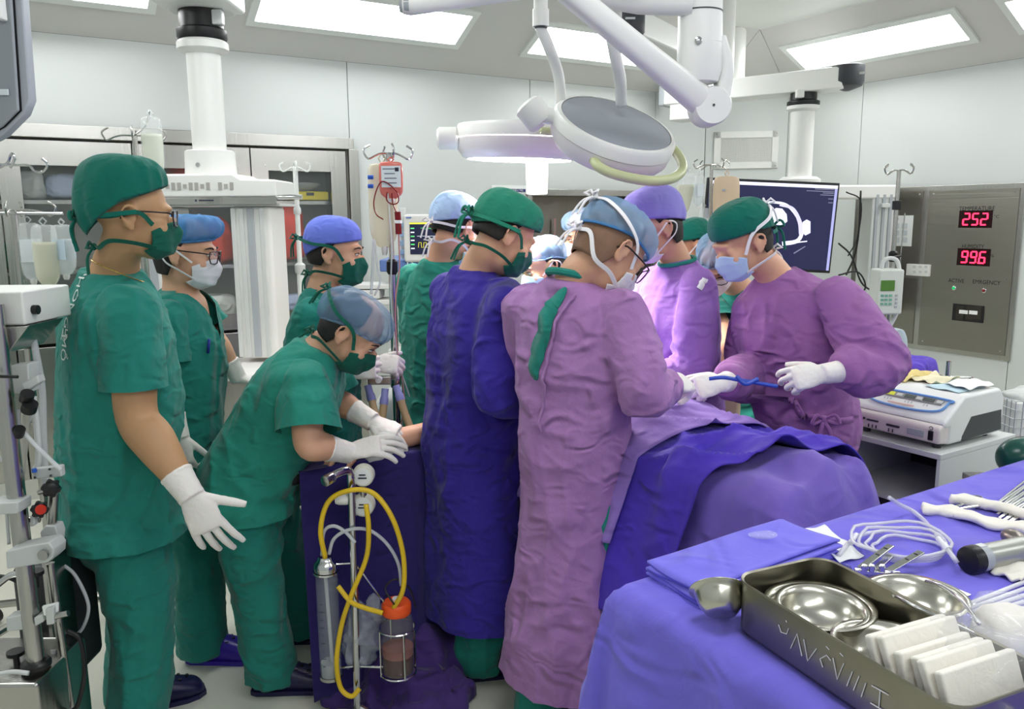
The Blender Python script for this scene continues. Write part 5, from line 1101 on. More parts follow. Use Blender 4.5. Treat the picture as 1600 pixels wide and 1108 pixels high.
# suspension arms
sa = thing('lamp_suspension', 'white jointed suspension arm with large vertical hub for the operating lamps', 'suspension arm', at(1094, 60, 2.7))
h0, h1, h2 = at(1094, -60, 2.7), at(1094, 70, 2.7), at(1094, 126, 2.7)
MB().tube([h0, h1], .069, 32).build('hub_upper', PLASTIC, sa, smooth=True); MB().lathe(h1, [(.0705, 0), (.0705, -.08), (.060, -.115), (.03, -.122)], Z, 32).build('hub_cap', PLASTIC, sa, smooth=True); MB().lathe(at(1094, 20, 2.7), [(.0705, -.002), (.0705, .002)], Z, 32).build('hub_joint', DARK, sa)
MB().lathe(at(1091, 63, 2.63), [(.011, 0), (.011, .004), (.006, .006)], V((0, -1, 0)), 16).build('screw', CHROME, sa, smooth=True)
k0, k1 = at(1108, 168, 2.72), at(893, -8, 2.45)
v, f_ = loft_geo([(k0, Z * .055, X1 * .045), (lerp(k0, k1, .12), Z * .052, X1 * .043), (lerp(k0, k1, .5), Z * .045, X1 * .04), (k1, Z * .04, X1 * .038)], 24, 30, 2.8)
d_ = (k1 - k0).normalized(); s1 = V((d_.z, 0, -d_.x)).normalized(); v, f_ = loft_geo([(k0, s1 * .048, V((0, 1, 0)) * .045), (lerp(k0, k1, .5), s1 * .038, V((0, 1, 0)) * .042), (lerp(k0, k1, 1.25), s1 * .032, V((0, 1, 0)) * .04)], 24, 24, 3); MB().add(v, f_).build('spring_arm', PLASTIC, sa, smooth=True)
ke = lerp(k0, k1, 1.25); MB().lathe(ke - Z * .05, [(.045, 0), (.05, .02), (.05, .12), (.04, .14)], Z, 24).build('upper_knuckle', PLASTIC, sa, smooth=True); MB().tube([ke, V((ke.x, ke.y, 3.0))], .035, 18).build('drop_tube', PLASTIC, sa, smooth=True)
MB().lathe(k0 + V((0, .06, 0)), [(.056, 0), (.060, .01), (.060, .11), (.056, .12)], V((0, -1, 0)), 28).build('knuckle', PLASTIC, sa, smooth=True); MB().lathe(k0 + V((.0, -.061, 0)), [(.004, 0), (.004, .003)], V((0, -1, 0)), 10).build('pivot_pin', DARK, sa)
q0, q1, q2 = at(1122, 60, 2.72), at(1132, 105, 2.72), at(1124, 152, 2.72)
v, f_ = loft_geo([(q0, X1 * .02, V((0, 1, 0)) * .05), (q1, X1 * .024, V((0, 1, 0)) * .05), (q2, X1 * .03, V((0, 1, 0)) * .05)], 20, 16, 3); MB().add(v, f_).build('link', PLASTIC, sa, smooth=True)
q3 = at(1121, 165, 2.72); MB().tube([q3 + Z * .03, q3 - Z * .035], [.036, .034], 20).build('link_end', PLASTIC, sa, smooth=True)
a_, b_ = at(640, 8, 2.6), at(1082, 2, 2.66)
MB().tube([a_ - X1 * .02, a_, at(845, -22, 2.88)], [.026, .030, .034], 20).build('side_arm', PLASTIC, sa, smooth=True); MB().lathe(a_ - X1 * .03, [(.02, 0), (.026, .015), (.026, .03)], X1, 18).build('side_arm_cap', GREYPL, sa, smooth=True)
MB().tube([at(880, -25, 2.66), at(1000, -2, 2.68), b_], [.05, .046, .044], 20).build('cross_arm', PLASTIC, sa, smooth=True)
cm_ = V((.35, 2.62, 2.62)); MB().tube([V((.35, 2.62, 2.30)), V((.35, 2.62, 3.0))], .075, 28).build('ceiling_column', PLASTIC, sa, smooth=True)
# second boom behind the lamps
bm2 = thing('ceiling_boom', 'white ceiling boom with dark end cap behind the lamp arms', 'ceiling boom', at(988, 36, 4.4))
e_ = at(988, 38, 4.4); f2 = V((e_.x + .75, e_.y + 1.2, e_.z)); u = (f2 - e_).normalized(); n = V((-u.y, u.x, 0)); MM = axes(u, n, Z)
MB().box(lerp(e_, f2, .5), (f2 - e_).length, .13, .13, MM).build('boom', PLASTIC, bm2, bevel=.012); MB().lathe(e_ - Z * .065, [(.055, 0), (.066, .02), (.066, .11), (.05, .13)], Z, 20).build('end_cap', DARK, bm2, smooth=True); MB().box(e_ + V((-.02, -.066, .015)), .05, .003, .010).build('maker_mark', LGREY, bm2)
MB().tube([f2, V((f2.x, f2.y, 3.0))], .09, 24).build('ceiling_mount', PLASTIC, bm2, smooth=True)
# monitor cut off at the upper left corner
mn = thing('hanging_monitor', 'grey monitor housing cut off by the upper left corner', 'monitor', at(-20, 100, 1.55))
SIL = mat('silver_plastic', (150, 156, 162), .4); SIL2 = mat('silver_rim', (176, 182, 190), .35)
Pf = [at(-190, -120, 1.5), at(9, -120, 1.5), at(28, 172, 1.5), at(2, 198, 1.5), at(-190, 300, 1.5)]
MB().prism(Pf, (0, .008, 0)).build('back_shell', SIL, mn, bevel=.003)
MB().prism([p + V((.0004, .009, 0)) for p in Pf], (.0, .003, 0)).build('gap_line', BLACK, mn)
Pr = [at(-190, -120, 1.512), at(26, -120, 1.512), at(47, 155, 1.512), at(38, 178, 1.512), at(4, 212, 1.512), at(-190, 312, 1.512)]
MB().prism(Pr, (-.004, .03, 0)).build('front_rim', SIL2, mn, bevel=.004); MB().box(at(4, 144, 1.496), .02, .003, .010).build('label', LABELM, mn); MB().box(at(0, 8, 1.49), .012, .02, .05).build('bracket', PLASTIC, mn, bevel=.003)
pipe('ceiling_arm', [at(-150, -100, 1.6), V((-1.15, 1.6, 2.6)), V((-1.15, 1.6, 3.0))], .03, PLASTIC, mn, n=14)

# ================================================================ PATIENT, TABLE, DRAPES
ot = thing('operating_table', 'operating table hidden under violet drapes', 'operating table', ab(1.9, 1.72, 0))
MB().box(ab(2.12, 1.78, .74), .44, 1.66, .09, ML).build('mattress', BLACK, ot, bevel=.03); MB().box(ab(2.12, 1.78, .67), .42, 1.62, .04, ML).build('top_frame', STEEL, ot); MB().box(ab(2.0, 1.72, .35), .28, .4, .62, ML).build('column', STEEL, ot, bevel=.02); MB().box(ab(2.0, 1.72, .06), .3, 1.1, .10, ML).build('base', DARK, ot, bevel=.02)
arm_top = .80
ob_ = thing('arm_board', 'padded arm board carrying the outstretched patient arm', 'arm board', ab(2.545, 1.0, 0)); MB().box(ab(2.545, 1.10, arm_top - .02), .80, .15, .04, ML).build('pad', BLACK, ob_, bevel=.015); MB().box(ab(2.545, 1.40, .72), .3, .04, .03, ML).build('bracket', STEEL, ob_)
# patient: one body, arm stretched out to the side, covered by the drapes
pc_ = lambda a, b, z: ab(a, b, z)
handp = at(590, 712, 2.50); wr_p = ab(2.50, .97, .845); el_p = ab(2.53, 1.22, .85); sh_p = ab(2.56, 1.55, .86)
g = [loft_geo([(pc_(1.70, 1.72, .86), B * .15, Z * .07), (pc_(2.0, 1.72, .88), B * .17, Z * .09), (pc_(2.35, 1.72, .89), B * .18, Z * .10), (pc_(2.55, 1.72, .88), B * .17, Z * .08), (pc_(2.68, 1.72, .87), B * .06, Z * .05)], 28, 24)]
g += [limb_geo([pc_(1.75, 1.72 + k * .09, .84), pc_(1.52, 1.72 + k * .10, .83), pc_(1.38, 1.72 + k * .10, .82)], [.06, .045, .035], 16, 20) for k in (-1, 1)]
g += [limb_geo([pc_(1.38, 1.72 + k * .10, .82), pc_(1.35, 1.72 + k * .11, .85)], [.033, .026], 12, 8) for k in (-1, 1)]
hm = axes(B, Z, A); g += head_geos(pc_(2.83, 1.72, .88), hm, 1.0); g.append(limb_geo([pc_(2.60, 1.72, .87), pc_(2.80, 1.72, .87)], [.06, .056], 16, 8))
g.append(limb_geo([sh_p + B * .1, sh_p, el_p, lerp(el_p, wr_p, .4), wr_p], [.05, .048, .038, .037, .026], 16, 24)); g += hand_geos(wr_p, d=-B, dorsal=Z, thumb_side=1, curl=(25, 25, 28, 30))
pat = fuse('person', g, .0075, 2, SKIN2); tag(pat, 'draped patient lying on the table, only a bare forearm and hand showing', 'person')
DRD = cloth('drape_deep_violet', (72, 52, 172), crease=.014, sc=7); DRL = cloth('drape_violet', (114, 94, 180), crease=.010, sc=6); DRM = cloth('drape_mauve', (140, 112, 186), crease=.012, sc=8); DRK = cloth('drape_dark_violet', (46, 38, 100), crease=.012, sc=7)
def table_drape(name, label, a0, a1, off, m, near_low, far_low, flare=.06, top=None, seed=1, foot=False, skew=0.0, na=70, nb=90, grp=None, amp=1.0, bn=1.44, bf=2.0):
    """cloth laid over the patient: arch over the body, both sides hanging"""
    def top_z(a, s):      # s -1 near .. +1 far
        body = .10 * math.exp(-((a - 2.25) / .45) ** 2) + .055 * math.exp(-((a - 1.36) / .30) ** 2) + .02
        leg = .018 * math.cos(s * 7.5) * (1 if a < 1.6 else 0)
        fall = max(0.0, (1.30 + .05 * s - a) / .14); fall = .42 * fall ** 1.5 if foot else 0
        return .865 + body * (1 - abs(s) ** 2.6) + leg - fall
    vs = []; fs = []
    for i in range(na + 1):
        a = a0 + (a1 - a0) * i / na
        for j in range(nb + 1):
            v = j / nb
            aa = a + skew * (v - .5)
            if v < .36: k = 1 - v / .36; b = bn - flare * k - .03 * k; ztop = top_z(aa, -1); z = ztop + (near_low - ztop) * k ** 1.0; hang = k
            elif v > .80: k = (v - .80) / .20; b = bf + flare * k; ztop = top_z(aa, 1); z = ztop + (far_low - ztop) * k; hang = k
            else: s = (v - .36) / .44 * 2 - 1; b = bn + (bf - bn) * (s + 1) / 2; z = top_z(aa, s); hang = 0
            p = pc_(aa, b, z + off); vs.append((p.x, p.y, p.z, hang, aa, b))
    Vv = np.array(vs); co = Vv[:, :3]; hang = Vv[:, 3]
    q = np.stack([Vv[:, 4] * 7 + .6 * vnoise(co * 4 + seed), Vv[:, 5] * 2.0 + co[:, 2] * 1.2, co[:, 2] * 0 + seed], 1)
    fl = (ridge(q) ** 2 - .4) * (.012 + .05 * hang) * amp
    wv = vnoise(co * 3 + seed) - .5; q2 = np.stack([Vv[:, 4] * 9 + Vv[:, 5] * 9 + wv * 3, Vv[:, 5] * 5 - Vv[:, 4] * 4, wv * 2 + seed], 1)
    fz = (ridge(q2) ** 3 - .25) * .026 * amp * (1 - hang)
    co = co + np.outer(fl * np.where(Vv[:, 5] < 1.72, -1, 1), np.array(B)) + np.outer(fz, np.array([0, 0, 1]))
    for i in range(na):
        for j in range(nb): x = i * (nb + 1) + j; fs.append((x, x + 1, x + nb + 2, x + nb + 1))
    o = newobj(name, co.tolist(), fs, m); md = o.modifiers.new('t', 'SOLIDIFY'); md.thickness = .004; md.offset = 1
    return tag(o, label, 'drape', grp)
table_drape('leg_drape', 'light violet drape over the patient legs reaching the instrument table', 1.18, 1.55, .012, DRL, .30, .35, flare=.03, seed=3, amp=.5, bf=2.02, foot=True, bn=1.525)
table_drape('body_drape', 'deep blue-violet drape bunched across the patient middle', 1.42, 1.86, .046, DRD, .45, .45, flare=.05, seed=5, skew=-.26, amp=1.0, bn=1.475)
table_drape('chest_drape', 'mauve drape with a hemmed edge over the patient chest', 1.68, 2.75, .066, DRM, .62, .55, flare=.03, seed=8, skew=-.06, amp=.9, bn=1.47)
# cloth hanging from the arm board
def hang_sheet(name, label, a, b0, b1, ztop, zlow, m, seed, depth=.16, amp=.06, n=110, nz=60):
    vs = []; fs = []
    for i in range(n + 1):
        b = b0 + (b1 - b0) * i / n
        for j in range(nz + 1):
            k = j / nz
            if k < .25: q = k / .25; aa = a + depth * (1 - q); z = ztop + .004 * math.sin(30 * b); h = 0
            else: q = (k - .25) / .75; aa = a - .035 * q; z = ztop + (zlow - ztop) * q; h = q
            p = ab(aa, b, z); vs.append((p.x, p.y, p.z, h, b, q))
    Vv = np.array(vs); co = Vv[:, :3]; h = Vv[:, 3]; wv = vnoise(co * 2.5 + seed)
    f1 = (ridge(np.stack([Vv[:, 4] * 9 + wv * 1.3, h * .8, h * 0 + seed], 1)) ** 2 - .4) * amp * (h ** .6) + (ridge(np.stack([Vv[:, 4] * 19 + wv * 2, h * 2, h * 0 + seed + 4], 1)) ** 3 - .3) * amp * .4 * h
    co = co - np.outer(f1, np.array(A)); co[:, 2] += (vnoise(co * 5 + seed) - .5) * .03 * (h > .98)
    for i in range(n):
        for j in range(nz): x = i * (nz + 1) + j; fs.append((x, x + 1, x + nz + 2, x + nz + 1))
    o = newobj(name, co.tolist(), fs, m); md = o.modifiers.new('t', 'SOLIDIFY'); md.thickness = .003
    return tag(o, label, 'drape')
hang_sheet('arm_board_drape', 'dark violet cloth hanging from the arm board behind the suction stand', 2.45, .74, 1.52, .812, .04, DRK, 4)
# gauze under the gloved hands
gz = fuse('gauze_pad', [ell_geo(at(594, 700, 2.50), .05, .035, .022, None), ell_geo(at(603, 690, 2.52), .035, .03, .03), ell_geo(at(586, 712, 2.48), .03, .03, .018)], .004, 2, mat('gauze', (238, 238, 234), .9, bump=[(60, .004, (1, 1, 1))]), None, lambda co, no: .010 * (ridge(co * 28) ** 2 - .4)); tag(gz, 'crumpled white gauze pressed onto the patient wrist', 'gauze')

# ================================================================ SUCTION STAND
ss = at(555, 900, 2.38); SX, SY = ss.x, 2.38
st = thing('suction_stand', 'chrome suction stand with bent top handle and two white gauges', 'suction stand', (SX, SY, 0))
zt = at(552, 735, SY).z
MB().tube(spl([V((SX - .01, SY, .02)), V((SX - .004, SY, zt * .5)), V((SX, SY, zt - .05))], 10) + spl([V((SX, SY, zt - .04)), V((SX - .004, SY - .005, zt)), V((SX - .03, SY - .04, zt + .004)), V((SX - .055, SY - .07, zt - .006))], 10), .0125, 14).build('pole', CHROME, st, smooth=True, auto=False)
MB().lathe(V((SX - .055, SY - .07, zt - .006)), [(.016, -.02), (.017, -.018), (.017, .012), (.014, .014)], V((-.5, -.8, -.1)), 16).build('grip', STEEL, st, smooth=True)
for py, r_ in ((742, .034), (788, .036)):
    c = at(568, py, SY + .03); g_ = MB().lathe(c, [(r_, .01), (r_, -.012), (r_ * .92, -.018)], V((0, 1, 0)), 28).build('gauge', mat('gauge_ivory', (224, 222, 206), .4), st, smooth=True); MB().lathe(c, [(r_ * .8, -.0185), (r_ * .8, -.020)], V((0, 1, 0)), 24).build('dial', PAPER, g_); MB().box(c + V((0, -.0215, .006)), .02, .001, .004).build('dial_print', INK, g_); MB().box(c + V((0, -.0215, -.004)), .026, .001, .004).build('dial_print', INK, g_)
MB().lathe(at(545, 780, SY + .01), [(.016, 0), (.018, .01), (.018, .03), (.014, .04)], V((-1, 0, 0)), 16).build('valve_knob', PLASTIC, st, smooth=True); MB().tube([at(568, 760, SY + .02), at(568, 800, SY + .02)], .010, 10).build('regulator', STEEL, st, smooth=True)
for py in (880, 1045):
    MB().tube([at(512, py + 2, SY - .01), at(555, py, SY), at(600, py + (60 if py == 880 else -2), SY)] if py == 880 else [at(512, py, SY), at(556, py - 4, SY), at(598, py - 2, SY)], .0035, 8).build('cross_rod', CHROME, st, smooth=True)
for d in (V((.16, -.04, 0)), V((-.15, -.05, 0)), V((.02, .16, 0))): MB().tube(spl([V((SX, SY, .06)), V((SX, SY, .03)) + d * .5, V((SX, SY, .012)) + d], 8), .009, 8).build('foot', CHROME, st, smooth=True)
YEL = mat('yellow_hose', (222, 186, 34), .35)
for P in ([(508, 872), (501, 827), (514, 783), (549, 766), (585, 772), (614, 812), (630, 868), (630, 920), (615, 950)], [(572, 788), (576, 827), (572, 873), (549, 930), (534, 976), (526, 1032), (532, 1074), (549, 1088), (562, 1076)], [(528, 916), (548, 940), (570, 950), (598, 958)]):
    pipe('yellow_hose', [at(px, py, SY - .035 - .01 * (i % 2)) for i, (px, py) in enumerate(P)], .0078, YEL, st, n=12, samples=70)
for P in ([(503, 868), (506, 832), (520, 822), (538, 830), (555, 848)], [(514, 866), (522, 842), (545, 828), (575, 828), (603, 848), (622, 880), (627, 915)]): pipe('clear_hose', [at(px, py, SY - .02) for px, py in P], .0055, TUBE, st, n=10, samples=40)
c1 = thing('suction_canister', 'tall slim clear suction cylinder with metal cap hanging on the stand', 'canister', at(513, 1055, SY)); zb_, zc_ = at(513, 1056, SY).z, at(513, 885, SY).z; cc = V((at(513, 960, SY).x, SY, 0))
MB().lathe(cc + Z * zb_, [(.032, 0), (.034, .006), (.034, zc_ - zb_)], Z, 24).build('cylinder', mat('canister_clear', (200, 208, 208), .06, alpha=.16, spec=.8), c1, smooth=True); MB().lathe(cc + Z * zb_, [(.030, .002), (.030, .05)], Z, 20).build('fluid', SALINE, c1, smooth=True); MB().tube([cc + V((.006, 0, zb_ + .02)), cc + V((-.004, 0, zc_))], .006, 8).build('inner_tube', TUBE, c1, smooth=True)
MB().lathe(cc + Z * zc_, [(.037, -.012), (.038, 0), (.036, .012), (.026, .022), (.022, .034), (.012, .036)], Z, 24).build('cap', CHROME, c1, smooth=True); MB().lathe(cc + Z * (zc_ - .02), [(.040, 0), (.040, .006)], Z, 28).build('holder_ring', CHROME, c1, smooth=True); MB().lathe(cc + Z * (zb_ - .004), [(.036, 0), (.036, .01)], Z, 24).build('base_ring', STEEL, c1, smooth=True)
for i in range(9): MB().box(cc + V((-.012, -.0335, zb_ + .05 + .026 * i)), .014 if i % 2 else .008, .001, .0015).build('scale_mark', INK, c1)
c2 = thing('suction_jar', 'glass suction jar with orange lid and dark red contents in wire basket', 'jar', at(621, 1052, SY)); zb_, zc_ = at(621, 1050, SY).z, at(621, 952, SY).z; cc = V((at(621, 1000, SY).x, SY, 0)); h_ = zc_ - zb_
MB().lathe(cc + Z * zb_, [(.044, 0), (.050, .006), (.051, h_ * .75), (.046, h_ * .9), (.038, h_)], Z, 28).build('jar', mat('jar_glass', (150, 150, 146), .05, alpha=.22, spec=.8), c2, smooth=True)
MB().lathe(cc + Z * zb_, [(.044, .003), (.048, .008), (.048, h_ * .30)], Z, 28).build('fluid', mat('suction_blood', (74, 18, 16), .2), c2, smooth=True); MB().lathe(cc + Z * zb_, [(.0485, h_ * .30), (.0485, h_ * .42)], Z, 28).build('foam', mat('suction_foam', (150, 84, 76), .6), c2, smooth=True)
ORA = mat('orange_lid', (236, 88, 30), .4); MB().lathe(cc + Z * zc_, [(.044, -.012), (.046, -.006), (.046, .018), (.040, .026), (.012, .028)], Z, 28).build('lid', ORA, c2, smooth=True); MB().lathe(cc + Z * (zc_ + .024), [(.014, 0), (.012, .014)], Z, 14).build('lid_port', PAPER, c2, smooth=True)
for zz, r_ in ((zb_ + .002, .056), (zb_ + h_ * .72, .058)): MB().tube([cc + V((math.cos(a * .2618) * r_, math.sin(a * .2618) * r_, zz)) for a in range(24)], .003, 6, closed=True).build('basket_ring', CHROME, c2, smooth=True)
for a in range(4): an_ = a * 1.5708 + .5; MB().tube([cc + V((math.cos(an_) * .057, math.sin(an_) * .057, zb_)), cc + V((math.cos(an_) * .057, math.sin(an_) * .057, zb_ + h_ * .72))], .003, 6).build('basket_wire', CHROME, c2, smooth=True)
pipe('lid_wire', [at(616, 945, SY - .05), at(602, 920, SY - .03), at(618, 905, SY - .02), at(640, 920, SY), at(650, 950, SY)], .003, BLACK, c2, samples=24)
pb = fuse('plastic_bag', [ell_geo(at(568, 985, SY + .05), .05, .04, .085), ell_geo(at(560, 1015, SY + .05), .045, .04, .05), ell_geo(at(585, 950, SY + .06), .03, .03, .04)], .006, 1, mat('bag_film', (206, 212, 224), .12, alpha=.32, spec=.8), None, lambda co, no: .030 * (ridge(co * 24 + 3) ** 3 - .3) + .012 * (ridge(co * 55) ** 3 - .3)); tag(pb, 'crumpled clear plastic bag hanging behind suction stand', 'plastic bag')
# heap of cloth on the floor
def heap(name, label, pts, m, seed, amp=.06):
    o = fuse(name, [ell_geo(V((x, y, z)), rx, ry, rz) for x, y, z, rx, ry, rz in pts], .009, 3, m, None, lambda co, no: amp * (ridge(co * np.array([7, 7, 5]) + seed + (vnoise(co * 6)[:, None] * 1.2)) ** 2 - .35) + amp * .35 * (ridge(co * 19 + seed) ** 2 - .4))
    k = len(o.data.vertices); co = np.empty(k * 3); o.data.vertices.foreach_get('co', co); co = co.reshape(-1, 3); co[:, 2] = np.maximum(co[:, 2], .003); o.data.vertices.foreach_set('co', co.ravel()); o.data.update()
    return tag(o, label, 'cloth')
f0 = atz(640, 1075, 0)
heap('cloth_heap', 'crumpled violet drape lying in a heap on the floor', [(f0.x - .04, f0.y + .02, .05, .17, .15, .08), (f0.x + .08, f0.y + .12, .06, .13, .14, .12), (f0.x - .12, f0.y - .06, .03, .13, .10, .05), (f0.x + .04, f0.y - .1, .03, .16, .1, .05), (f0.x + .02, f0.y + .22, .08, .14, .1, .14)], cloth('heap_violet', (72, 52, 116), crease=.016), 3)
# coiled clear hose on the floor behind
hc = thing('hose_coil', 'grey clear hose coiled on the floor between green legs and drape', 'hose', atz(458, 905, 0) + Z * .0)
c = atz(458, 925, .03)
for i in range(3): pipe('loop', [c + V((math.cos(a * .35) * (.10 + .012 * i), math.sin(a * .35) * (.16 + .01 * i), .012 * i + .02 * math.sin(a))) for a in range(18)], .009, TUBE, hc, closed=True)

# ================================================================ HEART-LUNG PUMP MAST AT THE LEFT EDGE
hl = thing('perfusion_console', 'heart-lung pump console with steel masts, clamps and hoses at left edge', 'medical machine', at(40, 1040, 1.95))
PG = mat('clamp_grey', (198, 202, 200), .4); KN = BLACK
m0, m1 = at(57, 1040, 1.95), at(-2, 540, 1.98)
MB().tube([m0, lerp(m0, m1, 1.12)], .0215, 20).build('mast', STEEL, hl, smooth=True); MB().lathe(m0, [(.036, 0), (.036, .010), (.03, .016)], Z, 24).build('mast_collar', BLACK, hl, smooth=True)
MB().box(V((m0.x - .14, 2.0, m0.z / 2 - .005)), .36, .24, m0.z - .01).build('base_cabinet', STEEL, hl, bevel=.01)
n0, n1 = at(112, 1120, 2.02), at(78, 880, 2.02)
MB().tube([n0, n1], .0115, 14).build('side_mast', STEEL, hl, smooth=True); MB().tube([at(78, 872, 2.02), at(84, 770, 2.02)], .0125, 14).build('angled_arm', STEEL, hl, smooth=True)
def clampbox(pts, Y, th, name='clamp', mm=PG): MB().prism([at(px, py, Y) for px, py in pts], (0, th, 0)).build(name, mm, hl, bevel=.004)
clampbox([(8, 862), (50, 852), (76, 848), (84, 858), (83, 872), (74, 880), (10, 890)], 1.90, .06); MB().lathe(at(69, 866, 1.895), [(.013, 0), (.013, .008)], V((0, -1, 0)), 18).build('clamp_bolt', STEEL, hl, smooth=True)
clampbox([(-20, 787), (28, 785), (28, 803), (-20, 806)], 1.92, .06); clampbox([(62, 832), (70, 822), (86, 822), (90, 834), (88, 858), (80, 858), (80, 838), (70, 838), (66, 856)], 2.0, .04)
clampbox([(8, 966), (40, 960), (44, 984), (10, 988)], 1.94, .04); clampbox([(52, 966), (66, 960), (68, 972), (54, 980)], 1.93, .04); clampbox([(64, 948), (90, 942), (90, 958), (68, 964)], 1.93, .01, mm=PAPER); clampbox([(70, 952), (84, 948), (84, 976), (72, 978)], 1.92, .02)
MB().tube([at(84, 964, 1.93), at(107, 958, 1.93)], .008, 12).build('clamp_screw', STEEL, hl, smooth=True)
def knob(px, py, Y, r, mm, ax=V((.4, -1, 0))):
    c = at(px, py, Y); k_ = MB()
    for i in range(6): a = i * 1.047; t_ = ax.normalized().orthogonal().normalized(); k_.lathe(c + Matrix.Rotation(a, 3, ax) @ t_ * r * .72, [(r * .32, -.010), (r * .32, .010)], ax, 8)
    k_.lathe(c, [(r * .8, -.012), (r * .8, .012), (r * .5, .016)], ax, 18); return k_.build('star_knob', mm, hl, smooth=True)
knob(80, 763, 1.98, .022, KN); k_ = knob(62, 796, 1.97, .020, KN); MB().lathe(at(64, 796, 1.95), [(.013, 0), (.012, .006)], V((.3, -1, 0)), 16).build('red_button', RED, hl, smooth=True)
MB().tube([at(60, 770, 1.98), at(78, 764, 1.98)], .006, 10).build('knob_stem', STEEL, hl, smooth=True); MB().tube([at(40, 812, 1.99), at(62, 812, 1.99)], .008, 10).build('bolt', STEEL, hl, smooth=True); clampbox([(46, 806), (54, 804), (54, 822), (46, 824)], 1.97, .02)
clampbox([(50, 733), (95, 728), (97, 745), (52, 750)], 2.0, .02, 'bracket_plate')
for px, py in ((55, 737), (55, 746), (78, 733), (80, 743)): MB().lathe(at(px, py, 1.995), [(.003, 0), (.003, .003)], V((0, -1, 0)), 8).build('bolt', DARK, hl)
MB().tube([at(53, 732, 1.99), at(54, 738, 1.99)], .006, 8).build('blue_tip', mat('blue_clip', (40, 90, 190), .4), hl)
clampbox([(12, 572), (44, 568), (46, 614), (14, 616)], 2.02, .05, 'module_box', LGREY); clampbox([(33, 600), (58, 586), (62, 598), (38, 614)], 1.98, .03)
for px, py, r_ in ((42, 620, .016), (46, 636, .018), (30, 675, .013)): MB().lathe(at(px, py, 1.97), [(r_, -.012), (r_, .012)], V((.5, -.4, .8)), 14).build('black_fitting', BLACK, hl, smooth=True)
MB().tube([at(-10, 588, 1.9), at(28, 589, 1.9)], .004, 8).build('lever', BLACK, hl, smooth=True)
clampbox([(-30, 512), (40, 510), (46, 508), (12, 552), (-30, 556)], 2.0, .16, 'steel_shelf', STEEL)
q = at(12, 482, 2.02); MB().box(q + V((-.05, .10, 0)), .19, .22, .085).build('white_unit', PLASTIC, hl, bevel=.006)
for i, (px, py, r_, mm) in enumerate(((42, 482, .010, STEEL), (48, 492, .009, STEEL), (56, 484, .012, BLACK))): MB().tube([at(px - 6, py, 2.05), at(px + 4, py, 2.05)], r_, 10).build('port_fitting', mm, hl, smooth=True)
for i, (P, r_, mm, Y) in enumerate((([(48, 510), (58, 560), (66, 610), (68, 680), (72, 760)], .009, TUBE, 2.1), ([(28, 640), (30, 665), (50, 690), (80, 720), (96, 734)], .006, TUBE, 1.99), ([(40, 640), (38, 690), (34, 730), (30, 790)], .010, mat('cream_hose', (206, 204, 192), .4), 2.05), ([(52, 620), (58, 670), (60, 720), (54, 735)], .008, LGREY, 2.03), ([(30, 655), (24, 720), (30, 760), (10, 800)], .004, BLACK, 2.08), ([(-5, 900), (20, 905), (40, 920), (60, 945)], .006, BLACK, 2.05), ([(105, 985), (125, 1000), (132, 1050), (122, 1100), (110, 1112)], .006, BLACK, 2.0), ([(-4, 1054), (20, 1050), (45, 1052)], .006, LGREY, 1.9), ([(-5, 915), (15, 900), (30, 896)], .008, CHROME, 1.97), ([(95, 880), (118, 900), (138, 945), (130, 980), (112, 998)], .005, TUBE, 2.15), ([(0, 720), (20, 690), (44, 660), (52, 640)], .005, TUBE, 2.06), ([(14, 620), (18, 700), (10, 780), (14, 850)], .0045, LGREY, 2.1))):
    pipe('hose', [at(px, py, Y) for px, py in P], r_, mm, hl, samples=40, n=10)
MB().box(at(88, 905, 2.25) + Z * -.1, .14, .2, .36).build('pump_housing', DARK, hl, bevel=.02); MB().box(at(94, 930, 2.12), .01, .12, .3).build('steel_plate', STEEL, hl)
for px, py in ((25, 1025), (55, 900)): MB().lathe(at(px, py, 1.98), [(.008, -.03), (.008, 0), (.022, .004), (.022, .014)], Z, 14).build('thumb_screw', BLACK, hl, smooth=True)
MB().lathe(at(112, 1015, 2.1), [(.045, -.012), (.045, .012)], X1, 18).build('caster', BLACK, hl, smooth=True); MB().box(at(80, 1005, 2.05), .06, .04, .05).build('fitting_block', STEEL, hl, bevel=.005); MB().tube([at(84, 1015, 2.03), at(86, 1060, 2.03)], .008, 10).build('drain', LGREY, hl, smooth=True)
MB().tube(spl([at(0, 262, 1.95), at(12, 254, 1.95), at(16, 243, 1.95), at(20, 240, 1.95), at(22, 250, 1.95), at(16, 262, 1.95)], 14), .003, 7).build('hook', CHROME, hl, smooth=True); MB().tube(spl([at(-20, 256, 1.95), at(20, 258, 1.95), at(45, 259, 1.95), at(55, 268, 1.95), at(68, 268, 1.95), at(74, 257, 1.95), at(66, 248, 1.95)], 24), .003, 7).build('hook', CHROME, hl, smooth=True); MB().tube([at(-8, 256, 1.95), lerp(m0, m1, 1.12)], .006, 8).build('hook_pole', CHROME, hl, smooth=True)
